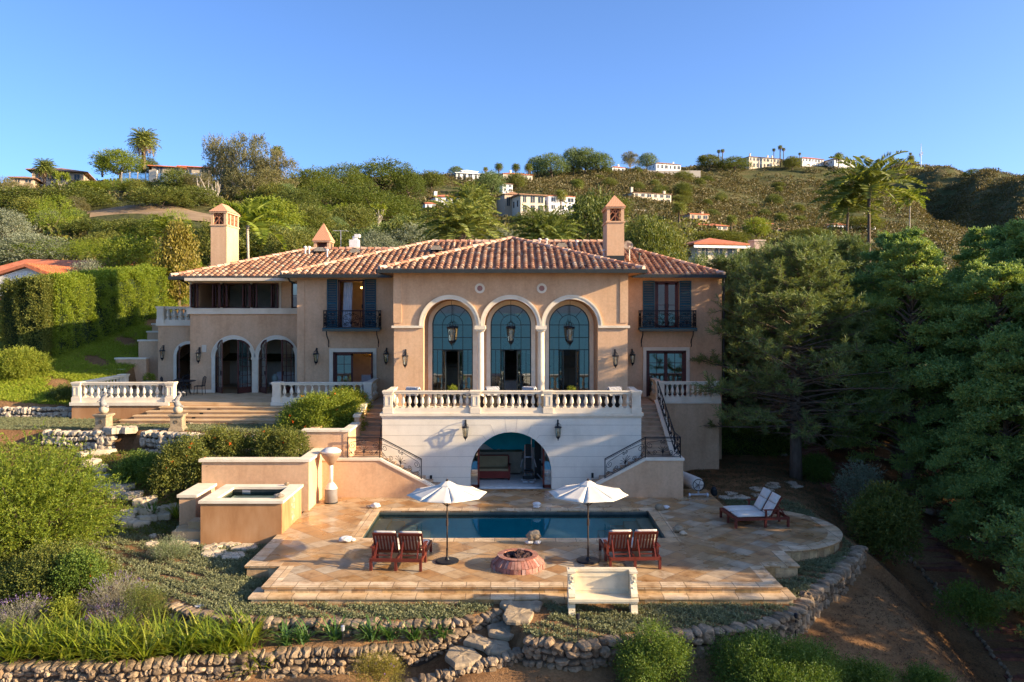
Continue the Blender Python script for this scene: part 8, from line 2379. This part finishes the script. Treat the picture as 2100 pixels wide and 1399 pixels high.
for a in [
 ('bright', 245, 372, 95, 62, "bright rounded tree on the left skyline under the tall date palm"),
 ('round', 305, 368, 40, 42, "dark tree at the foot of the tall date palm"),
 ('euc', 458, 440, 88, 150, "grey green eucalyptus on the left skyline, leftmost of the group", 185),
 ('euc', 505, 440, 105, 152, "grey green eucalyptus with pale limbs, tallest of the left group", 180),
 ('euc', 560, 435, 96, 118, "grey green eucalyptus at the right of the left group, before the fan palm", 178),
 ('euc', 520, 445, 130, 90, "low spreading eucalyptus branches below the left group", 172),
 ('pine', 640, 410, 110, 72, "umbrella pine just right of the eucalyptus group"),
 ('pine', 703, 400, 105, 70, "umbrella pine on the skyline between two larger ones"),
 ('pine', 785, 400, 150, 78, "broadest umbrella pine of the central skyline group"),
 ('pine', 838, 412, 62, 70, "umbrella pine at the right end of the central skyline group"),
 ('pine', 680, 440, 130, 72, "bright umbrella pine in the second row, left part"),
 ('pine', 755, 465, 150, 90, "bright umbrella pine in the second row, middle"),
 ('pine', 812, 472, 118, 84, "bright umbrella pine in the second row, right part"),
 ('round', 610, 450, 90, 60, "dark tree below the umbrella pines, near the slope cut"),
 ('mound', 400, 425, 90, 50, "low bush beneath the stone house terrace on the left ridge"),
 ('mound', 330, 430, 120, 52, "wide dark bush below the stone house on the left ridge"),
 ('mound', 40, 440, 140, 62, "wide dark bush at the left edge below the skyline"),
 ('mound', 160, 430, 130, 55, "dark bush below the tan roofed house on the left ridge"),
 ('bright', 555, 505, 130, 96, "feathery yellow green tree above the left part of the roof"),
 ('olive', 8, 520, 110, 100, "large grey green tree at the left edge above the red roof"),
 ('juniper', 110, 545, 200, 62, "spreading dark juniper bank behind the neighbour's red roof"),
 ('juniper', 195, 540, 110, 58, "smaller juniper mound right of the spreading bank"),
 ('mound', 260, 500, 120, 58, "rounded bush above the juniper bank on the left slope"),
 ('mound', 190, 485, 110, 40, "low bush on the left slope beside the pale slope cut"),
 ('mound', 330, 500, 90, 50, "bush behind the tall left chimney"),
 ('gold', 366, 575, 92, 108, "golden leaved tree left of the mansion's roof end", 58),
 ('bright', 268, 560, 120, 72, "yellow green bushy tree behind the hedge", 66),
 ('olive', 180, 575, 90, 52, "silvery olive bush between the red roof and the hedge", 57),
 ('round', 440, 520, 100, 60, "dark tree behind the tall left chimney", 80),
 ('mound', 600, 520, 110, 60, "dark bushy tree behind the left part of the roof", 78),
 ('mound', 690, 525, 120, 62, "bushy tree behind the pyramid topped vent", 82),
 ('olive', 770, 520, 110, 56, "silvery olive tree behind the roof, left of the ridge", 78),
 ('olive', 850, 520, 120, 72, "grey olive tree behind the roof beside the arching palm", 84),
 ('olive', 1025, 520, 110, 62, "pale olive tree between the two arching palms", 86),
 ('round', 1215, 520, 130, 118, "dark pine like tree immediately left of the right chimney", 88),
 ('pine', 1190, 445, 110, 46, "umbrella pine left of the right chimney, below the white box house"),
 ('round', 1330, 545, 110, 92, "dense dark green tree right of the right chimney", 80),
 ('round', 1368, 545, 84, 80, "dense dark green tree above the right part of the roof", 86),
 ('darkpine', 1436, 575, 60, 48, "dark tree beside the cream neighbour house on the right", 78),
 ('round', 1300, 500, 80, 40, "bush below the cream hillside villa"),
 ('bright', 1552, 492, 52, 44, "bright green rounded tree right of the cream neighbour house"),
 ('darkpine', 1005, 410, 58, 58, "dense clipped looking dark tree above the arching palms"),
 ('round', 1058, 392, 42, 36, "rounded tree under the ridge villas in the middle"),
 ('round', 885, 395, 60, 42, "dark tree left of the modern ridge house"),
 ('darkpine', 935, 362, 30, 20, "small dark ridge tree left of the modern ridge house"),
 ('darkpine', 1100, 368, 42, 46, "dark ridge pine, leftmost of the middle cluster"),
 ('darkpine', 1132, 368, 66, 50, "broad dark ridge pine in the middle cluster"),
 ('darkpine', 1175, 362, 46, 58, "tall dark ridge pine, tallest of the middle cluster"),
 ('darkpine', 1200, 360, 52, 54, "dark ridge pine right of the tallest one"),
 ('darkpine', 1228, 360, 60, 46, "low dark ridge pine at the right of the middle cluster"),
 ('euc', 1292, 352, 36, 38, "light eucalyptus on the ridge left of the white ridge villa"),
 ('darkpine', 1328, 350, 40, 34, "dark tree touching the left end of the white ridge villa"),
 ('round', 1455, 352, 50, 34, "dark tree on the ridge right of the white villa's wall"),
 ('pine', 1505, 352, 66, 34, "broad umbrella pine left of the big ridge villa"),
 ('round', 1625, 350, 36, 28, "small tree at the right end of the big ridge villa"),
 ('pine', 1995, 366, 36, 22, "left flat topped tree on the far right skyline", 940),
 ('pine', 2020, 366, 34, 24, "middle flat topped tree on the far right skyline", 935),
 ('pine', 2042, 364, 24, 16, "right flat topped tree on the far right skyline", 930),
 ('round', 1770, 480, 80, 34, "tree in front of the small white houses on the right slope"),
 ('round', 985, 440, 60, 44, "bushy tree left of the big cream house"),
 ('mound', 1100, 460, 90, 30, "low bush under the big cream house"),
 ('round', 1250, 450, 90, 46, "dark tree right of the white box house"),
 ('mound', 1470, 500, 120, 30, "low hedge like bush above the cream neighbour house"),
 ('round', 1660, 505, 90, 36, "tree among the small houses on the right slope"),
]:
 kw = {}
 if len(a) > 6: kw['Y'] = a[6]
 htree(*a[:6], group=G1, cat="bush" if a[0] in ('mound', 'juniper') else "tree", **kw)
for i in range(95):
 kd = R.choice(('mound', 'round', 'mound', 'pine', 'darkpine', 'olive', 'bright', 'euc', 'juniper', 'juniper') if i < 62 else ('mound', 'mound', 'round'))
 if i < 62: px, Y, w = R.uniform(-10, 880), exp(R.uniform(math.log(82), math.log(172))), R.uniform(3.2, 7.5); lb = "rounded bush in the thick scrub of the left hillside behind the mansion"; g = "bushes of the left hillside"
 else: px, Y, w = R.uniform(1150, 1780), exp(R.uniform(math.log(400), math.log(640))), R.uniform(6, 12); lb = "dark bush in the low scrub of the right hillside"; g = "bushes of the right hillside"
 if i < 62 and 165 < px < 450 and 108 < Y < 156: Y = 168
 x, z = hz(px, Y); k = _tk.get(kd, 0); _tk[kd] = k + 1
 place_tree(TP[kd][k % len(TP[kd])], "hill_bush", lb, "bush", (x, Y, z - .4), w, w * R.uniform(.5, .95), None, g, w * R.uniform(.7, 1.4))
# bare pale tree and yucca
def bare_tree(label, px, py, wpx, hpx, Y, name="bare_tree", tufts=False):
 x = X(px, Y); z = Z(py, Y); w, h = wpx / F * Y, hpx / F * Y
 t = thing(name, label, "tree", (x, Y, z)); b = MB(); rr = random.Random(px); ends = []
 b.tube(limb((0, 0, -.3), (0, 0, h * .3), .05), [h * .035] * 6, 7)
 for i in range(9 if tufts else 16):
  a = rr.uniform(0, 6.28); e = Vector((cos(a) * w * .5 * rr.uniform(.4, 1), sin(a) * w * .4, h * rr.uniform(.65, 1))); b.tube(limb((0, 0, h * rr.uniform(.1, .3)), e, .12), [h * .022, h * .019, h * .016, h * .013, h * .010, h * .006], 5); ends.append(e)
  if not tufts:
   for k in range(3): b.tube([e * .7, e * .7 + Vector((rr.gauss(0, 1), rr.gauss(0, 1), 1.0)) * w * .12], [h * .008, h * .003], 4)
 b.build("branches", M['barkpale'], t)
 if tufts:
  Lv = Leaves()
  for e in ends: Lv.leaves(np.repeat(np.array(e)[None], 40, 0), unit(rnd(40) + np.array([0, 0, .4])), h * .17, h * .03)
  Lv.build("leaf_tufts", L['bright'], t)
bare_tree("bare pale branched tree below the eucalyptus group", 428, 445, 50, 80, 165)
bare_tree("yucca with pale thick stems and leaf tufts on the left slope", 128, 408, 34, 54, 160, "yucca_tree", True)
bare_tree("yucca with pale stems under the second row of pines, left", 700, 470, 44, 52, 150, "yucca_tree", True)
bare_tree("yucca with pale stems under the second row of pines, right", 775, 475, 44, 52, 148, "yucca_tree", True)

# hillside scrub: uncountable bushes as one object
def scrub(name, n, mat, pxr, Yr, smin, smax, nleaf, lw=.55, seed=1, lf=1.0):
 g = np.random.default_rng(seed)
 px = g.uniform(pxr[0], pxr[1], n); Y = np.exp(g.uniform(math.log(Yr[0]), math.log(Yr[1]), n))
 x = (px - PX0) / F * Y; z = hill_z(x, Y)
 keep = np.sin(x * .021 + 1.3 * np.sin(Y * .013)) + np.sin(Y * .03 + x * .011) + g.normal(size=n) * .8 > -1.1
 keep &= ~((px > 170) & (px < 448) & (Y > 118) & (Y < 152))
 x, Y, z = x[keep], Y[keep], z[keep]; n = len(x)
 r = g.uniform(smin, smax, n) * (.55 + Y / 420)
 u = g.normal(size=(n, nleaf, 3)); u[:, :, 2] = np.abs(u[:, :, 2]) * .9 + .05; u = unit(u)
 c = np.stack([x, Y, z - r * .15], -1)
 p = c[:, None, :] + u * (r[:, None, None] * np.array([1, 1, .85])) * g.uniform(.6, 1.0, (n, nleaf, 1))
 d = unit(u + g.normal(size=u.shape) * .7)
 ln = (r[:, None] * g.uniform(.35, .7, (n, nleaf))).ravel() * lf
 Lv = Leaves(); Lv.leaves(p.reshape(-1, 3), d.reshape(-1, 3), ln, ln * lw)
 o = Lv.build(name, mat); tag(o, kind="stuff"); return o
scrub("hillside_scrub", 9000, L['scrub'], (-120, 2230), (75, 400), .75, 1.7, 36)
scrub("far_hillside_scrub", 27000, L['scrub'], (600, 2230), (330, 1150), .7, 2.2, 50, seed=2, lf=.62)
scrub("hillside_green_scrub", 5200, L['deep'], (-120, 1750), (64, 330), .7, 1.7, 46, seed=4)
scrub("hillside_dry_scrub", 2600, L['euc'], (-120, 2230), (90, 900), .6, 1.3, 30, seed=9)
# ------------------------------------------------------------------ HOUSES ON THE HILL
def hill_house(label, px0, px1, py_eave, py_base, Y=None, depth=9, roof='hip', wall='farcream', rmat='farroof', rows=1, cols=4, chim=(), over=.5, rise=None, rz=radians(20), group="houses on the hillside", arches=0, name="hill_house", setback=None, winh=.55):
 pc = (px0 + px1) / 2
 if Y is None: Y = hillY(pc, py_base)
 x0, x1 = X(px0, Y), X(px1, Y); xc = (x0 + x1) / 2; hw = (x1 - x0) / 2
 zb, ze = Z(py_base, Y), Z(py_eave, Y); h = ze - zb
 t = thing(name, label, "house", (xc, Y, zb), rz, group)
 b = MB().box(-hw, hw, 0, depth, -4, h)
 if setback: b.box(-hw * .55, hw * .35, depth * .3, depth, h, h + setback)
 b.build("wall", M[wall], t)
 rb = MB(); o = over; rs = rise if rise is not None else min(hw, depth / 2) * .32
 def hip(xa, xb, ya, yb_, z, rs_):
  m = min((xb - xa), (yb_ - ya)) / 2 * .95
  A = [(xa, ya, z), (xb, ya, z), (xb, yb_, z), (xa, yb_, z)]
  if xb - xa >= yb_ - ya: r1, r2 = (xa + m, (ya + yb_) / 2, z + rs_), (xb - m, (ya + yb_) / 2, z + rs_); fs = [(0, 1, 5, 4), (1, 2, 5), (2, 3, 4, 5), (3, 0, 4), (3, 2, 1, 0)]
  else: r1, r2 = ((xa + xb) / 2, ya + m, z + rs_), ((xa + xb) / 2, yb_ - m, z + rs_); fs = [(0, 1, 4), (1, 2, 5, 4), (2, 3, 5), (3, 0, 4, 5), (3, 2, 1, 0)]
  rb.add(A + [r1, r2], fs); rb.box(xa, xb, ya, yb_, z - .18, z - .01)
 if roof == 'hip': hip(-hw - o, hw + o, -o, depth + o, h + .18, rs)
 elif roof == 'gable':
  rb.prism([(-hw - o, h), (hw + o, h), (0, h + rs), ][:3], 'y', -o, depth + o)
 else: rb.box(-hw - o, hw + o, -o, depth + o, h, h + .35)
 if setback: hip(-hw * .55 - o, hw * .35 + o, depth * .3 - o, depth + o, h + setback + .1, rs * .7)
 rf = rb.build("roof", M[rmat], t)
 for cx, ch in chim:
  MB().box(cx * hw - .55, cx * hw + .55, depth * .4, depth * .4 + 1.0, h * .6, h + ch).box(cx * hw - .65, cx * hw + .65, depth * .4 - .1, depth * .4 + 1.1, h + ch, h + ch + .2).build("chimney", M[wall], rf)
 for r in range(rows):
  zc = h * (r + .55) / rows; wh = h / rows * winh * .5
  for c in range(cols):
   xw = -hw + 2 * hw * (c + .5) / cols; ww = hw / cols * .52 * (.75 + .5 * ((c * 7 + r * 3) % 3) / 2)
   m = MB()
   if arches and r == 0: m.prism([(xw - ww, .2), (xw + ww, .2)] + [(xw + ww * cos(pi * i / 8), h / rows * .55 + ww * sin(pi * i / 8)) for i in range(9)], 'y', -.05, .05)
   else: m.box(xw - ww, xw + ww, -.05, .05, zc - wh, zc + wh)
   wo = m.build("window", M['farwin'], t)
   MB().box(xw - ww - .1, xw + ww + .1, -.16, -.05, zc - wh - .12, zc - wh).box(xw - .05, xw + .05, -.09, -.05, zc - wh, zc + wh).build("window_frame", M[wall], wo)
 # side windows, seen from the left or right
 sx = hw if pc < PX0 else -hw
 m = MB()
 for k in (.3, .7): m.box(sx - .05, sx + .05, depth * k - .6, depth * k + .6, h * .4, h * .75)
 m.build("side_window", M['farwin'], t)
 return t
HH = hill_house
HH("tan house with a broad low roof beside the shorter date palm, left skyline", 72, 165, 352, 376, 205, 14, 'hip', 'fartan', 'farroof2', 1, 4, over=1.2, rise=1.6)
HH("small tan house fragment at the left edge of the skyline", 28, 66, 366, 378, 190, 8, 'hip', 'fartan', 'farroof2', 1, 2, over=.8, rise=.6)
HH("stone house with a wide dark window on the left ridge, left of the eucalyptus group", 314, 372, 343, 374, 198, 9, 'hip', 'fargrey', 'farroof', 1, 2, over=.9, rise=.5, winh=.9)
HH("lower stone wing of the left ridge house, partly behind the eucalyptus", 373, 432, 344, 372, 202, 9, 'hip', 'fargrey', 'farroof', 1, 2, over=.9, rise=.5)
t = thing("terrace_railing", "glass terrace railing in front of the stone house on the left ridge", "railing", (X(320, 192), 192, Z(375, 192)), 0)
w_ = MB()
for i in range(11): w_.box(-8.3 + i * 1.9, -8.1 + i * 1.9, 0, .15, -2, 2.6)
w_.build("posts", M['farcream'], t)
MB().box(-8.2, 10.8, .03, .09, 0, 2.3).build("glass_panels", mat_glass("pale_panel", (.75, .78, .78), .25), t)
for a, b_ in ((-1.5, .3), (5.6, 7.0)): MB().box(a, b_, -.4, .6, -2, 3.0).build("pillar", M['farcream'], t)
HH("white house with dark balconies and a red roof, left of the arching palm top", 893, 944, 404, 432, 300, 9, 'hip', 'white_wall', 'farroof', 2, 3, chim=((-.8, 2.2),), over=.7, rise=1.2)
HH("small round red roofed white wing below the white house", 872, 896, 418, 430, 292, 5, 'hip', 'white_wall', 'farroof', 1, 2, over=.4, rise=.8)
HH("large cream two storey house with a flat brown roof above the arching palms", 1066, 1119, 401, 438, 285, 10, 'flat', 'farcream', 'farroof2', 2, 3, over=.9, winh=.7)
HH("shaded side wing of the large cream house, to its left", 1034, 1066, 399, 432, 292, 9, 'gable', 'fartan', 'farroof2', 1, 2, over=.5, rise=1.0)
HH("white box house with a chimney, right of the large cream house", 1123, 1182, 403, 434, 300, 9, 'hip', 'white_wall', 'farroof', 2, 3, chim=((.35, 2.6),), over=.3, rise=1.0)
HH("cream hillside villa with arcade and two end chimneys, right of the right chimney top", 1294, 1382, 397, 418, 395, 12, 'hip', 'farcream', 'farroof2', 2, 6, chim=((-.82, 3.2), (.92, 2.2)), over=.5, rise=.9, arches=1)
HH("modern white and blue house on the ridge, left of the three ridge palms", 934, 1006, 357, 371, 455, 12, 'flat', 'white_wall', 'white_wall', 1, 6, over=.8, setback=2.0, winh=.9)
HH("long arched mediterranean villa on the ridge under the three ridge palms", 1030, 1094, 358, 370, 480, 12, 'hip', 'farcream', 'farroof', 1, 7, chim=((-.3, 3),), over=.6, rise=1.6, arches=1)
HH("small white house below the ridge villas, middle of the hill", 1030, 1052, 378, 394, 400, 8, 'hip', 'white_wall', 'farroof2', 2, 2, over=.4, rise=.8)
HH("little white house on the ridge far left of the modern one", 862, 890, 361, 368, 450, 8, 'hip', 'white_wall', 'farroof2', 1, 3, over=.5, rise=1.2)
HH("white ridge house with a sunlit gable, left of the white ridge villa", 1254, 1284, 344, 355, 610, 9, 'hip', 'white_wall', 'farroof', 1, 3, chim=((.3, 3),), over=.5, rise=1.6)
HH("white ridge villa with a long garden wall on the right skyline", 1342, 1400, 337, 350, 650, 14, 'hip', 'white_wall', 'farroof2', 1, 6, chim=((.7, 3),), over=.6, rise=2.2)
HH("big cream ridge villa with arcades, largest on the right skyline", 1530, 1606, 324, 344, 725, 18, 'hip', 'farcream', 'farroof2', 2, 9, chim=((-.6, 4.5), (.55, 4), (.85, 4)), over=.8, rise=2.4, arches=1)
HH("low white pavilion house right of the big ridge villa", 1640, 1694, 326, 334, 735, 14, 'hip', 'white_wall', 'farroof', 1, 7, over=.8, rise=2.4)
HH("last white villa of the right ridge, behind a palm", 1706, 1760, 328, 340, 735, 14, 'hip', 'white_wall', 'farroof2', 1, 5, over=.9, rise=2.4)
t = thing("garden_wall", "long pale garden wall curving below the white ridge villa", "wall", (X(1380, 640), 640, Z(354, 640)))
MB().box(-20, 22, 0, .8, -6, 1.6).build("wall_body", M['farcream'], t)
HH("tan villa with a square tower on the middle right slope", 1412, 1456, 440, 464, 330, 9, 'flat', 'fartan', 'farroof', 2, 3, chim=((.9, 1.5),), over=.3)
HH("long low house with a red roof below the tan villa", 1420, 1498, 463, 472, 305, 8, 'hip', 'farcream', 'farroof', 1, 6, over=.6, rise=1.1)
HH("pale flat house right of the right chimney, on the middle slope", 1302, 1326, 432, 448, 345, 8, 'flat', 'farcream', 'farcream', 1, 2, over=.2)
HH("low red roofed house behind the pale flat house", 1327, 1352, 438, 449, 350, 8, 'hip', 'fartan', 'farroof', 1, 3, over=.4, rise=1.0)
HH("tan house with a square chimney tower among the right slope houses", 1532, 1560, 466, 482, 330, 8, 'hip', 'fartan', 'farroof2', 1, 2, over=.4, rise=1.0)
HH("cream house with a row of windows among the right slope houses", 1562, 1622, 470, 484, 335, 9, 'flat', 'farcream', 'farroof2', 1, 5, chim=((-.85, 3.5),), over=.4)
HH("upper red roofed house behind the cream one on the right slope", 1540, 1590, 459, 470, 380, 9, 'hip', 'white_wall', 'farroof', 1, 4, over=.5, rise=1.6)
HH("small white gabled house between the palms on the right slope", 1672, 1696, 468, 476, 400, 8, 'gable', 'white_wall', 'farroof', 1, 2, over=.4, rise=1.4)
HH("white house with blue grey windows left of the tall palms", 1706, 1752, 462, 480, 380, 9, 'hip', 'white_wall', 'farroof', 2, 4, over=.5, rise=1.3)
HH("white house half hidden by the tall palms' trunks", 1760, 1800, 462, 478, 385, 9, 'hip', 'white_wall', 'farroof', 1, 3, over=.5, rise=1.3)
# nearer cream neighbour with red roof and stone chimney
t = HH("cream neighbour house with a low red roof and stone chimney, right of the mansion's roof", 1428, 1520, 503, 540, 96, 8, 'hip', 'farcream', 'farroof', 1, 3, over=.9, rise=.9, rz=radians(12), group=None, name="neighbour_house")
MB().box(5.2, 6.6, 1.0, 2.4, -2, 2.8).box(5.1, 6.7, .9, 2.5, 2.8, 3.0).build("stone_chimney", mat_noise("pink_stone", [(.3, (.34, .24, .19)), (.7, (.50, .38, .31))], 5, .9, .2, 10), t)
MB().box(-3.6, 3.6, -.95, -.85, 1.75, 2.05).build("fascia", M['white_wall'], t)
# white neighbour on the left
t = thing("neighbour_house", "white plastered neighbour house with a red tiled roof at the left edge", "house", (-32.7, 54, 3.5))
w = MB()
w.prism([(-13, -2), (2.2, -2), (2.2, 6.25), (0, 7.15), (-13, 3.2)], 'y', 0, 9)
w.build("wall", M['white_wall'], t)
r = MB()
for (xa, za, xb, zb_) in ((2.9, 5.98, 0, 7.2), (-13.5, 3.05, 0, 7.2)):
 r.add([(xa, -.35, za), (xb, -.35, zb_), (xb, 9.5, zb_), (xa, 9.5, za), (xa, -.35, za + .2), (xb, -.35, zb_ + .2), (xb, 9.5, zb_ + .2), (xa, 9.5, za + .2)], [(0, 1, 2, 3), (7, 6, 5, 4), (0, 4, 5, 1), (2, 6, 7, 3), (0, 3, 7, 4), (1, 5, 6, 2)])
tt = MB()
roof_face(tt, MB(), [(2.9, 9.5, 6.2), (2.9, -.35, 6.2), (0, -.35, 7.42), (0, 9.5, 7.42)], .3, .42)
rf = r.build("roof", M['farroof'], t); tt.build("barrel_tiles", mat_island("orange_tile", [(.46, .13, .05), (.58, .19, .08), (.50, .15, .06)], .85), rf)
r = MB(); r.add([(-12, 9.5, 6.7), (7.5, 9.5, 6.0), (7.5, 17, 6.0), (-12, 17, 6.7), (1, 13, 8.3), (-8, 13, 8.5)], [(0, 1, 4, 5), (1, 2, 4), (2, 3, 5, 4), (3, 0, 5), (3, 2, 1, 0)])
r.build("rear_roof", M['farroof'], t)
MB().box(-11, 7, 10, 16.5, -2, 6.0).build("rear_wall", M['farcream'], t)
wo = MB().box(-1.75, -.95, -.08, .05, 3.55, 5.15).build("window", M['farwin'], t)
MB().box(-1.9, -.8, -.14, -.08, 3.42, 3.55).box(-1.9, -.8, -.14, -.08, 5.15, 5.28).box(-1.9, -1.75, -.14, -.08, 3.55, 5.15).box(-.95, -.8, -.14, -.08, 3.55, 5.15).box(-1.38, -1.32, -.12, -.08, 3.55, 5.15).build("window_frame", M['mahog'], wo)
t = thing("iron_fence", "dark iron fence in front of the white neighbour wall at the far left", "fence", (-37, 51, 4.0))
f = MB().box(-8, 7.5, -.02, .02, 1.05, 1.10).box(-8, 7.5, -.02, .02, .1, .15)
for i in range(104): f.box(-8 + i * .15, -7.975 + i * .15, -.012, .012, 0, 1.15)
f.build("pickets", M['iron'], t)
# radio mast, satellite dish, aerial
t = thing("radio_mast", "thin white radio mast on the far right skyline", "mast", (X(1889, 990), 990, Z(338, 990)))
m = MB()
for k in range(3): m.tube([(.8 * cos(k * 2.1), .8 * sin(k * 2.1), -3), (.5 * cos(k * 2.1), .5 * sin(k * 2.1), 22)], .16, 4)
for k in range(11): m.tube([(.7 * cos(k * 2.1), .7 * sin(k * 2.1), k * 2), (.65 * cos(k * 2.1 + 2.1), .65 * sin(k * 2.1 + 2.1), k * 2 + 2)], .1, 3)
m.build("lattice", M['steel'], t)
MB().box(-2.2, 2.2, -.2, .2, 12, 12.5).box(-1.9, -1.2, -.4, .4, 10, 14).box(1.2, 1.9, -.4, .4, 13, 16).box(-.2, .2, -.2, .2, 22, 26).build("antennas", M['cover_white'], t)
dx, dy, dz_ = X(1291, 44.0), 44.0, Z(506, 44.0)
t = thing("satellite_dish", "round satellite dish on a pole beside the right chimney", "satellite dish", (dx, dy, dz_ - .75))
o = MB().lathe([(.02, -.06), (.16, -.035), (.29, .03), (.30, .035), (.16, -.02), (.02, -.045)], 22).build("dish", M['cover_grey'], t, True); o.location = (-.12, -.05, .80); o.rotation_euler = (radians(62), radians(-12), 0)
MB().tube([(0, 0, -.4), (0, .05, .6), (-.1, 0, .78)], .03, 8).build("pole", M['cover_white'], t)
MB().tube([(-.12, -.08, .55), (-.05, -.42, .72)], .012, 5).box(-.09, -.01, -.48, -.40, .69, .76).build("feed_arm", M['cover_white'], t)
ax_, ay_ = X(699, 50.5), 50.5
t = thing("tv_aerial", "thin television aerial above the left part of the roof", "aerial", (ax_, ay_, Z(505, ay_)))
a = MB().tube([(0, 0, -.6), (0, 0, 1.0)], .018, 5).tube([(-.5, 0, .98), (.5, 0, .94)], .012, 5)
for i in range(5): a.tube([(-.45 + i * .2, -.25, .97), (-.4 + i * .2, .25, .97)], .008, 4)
a.build("elements", M['steel'], t)
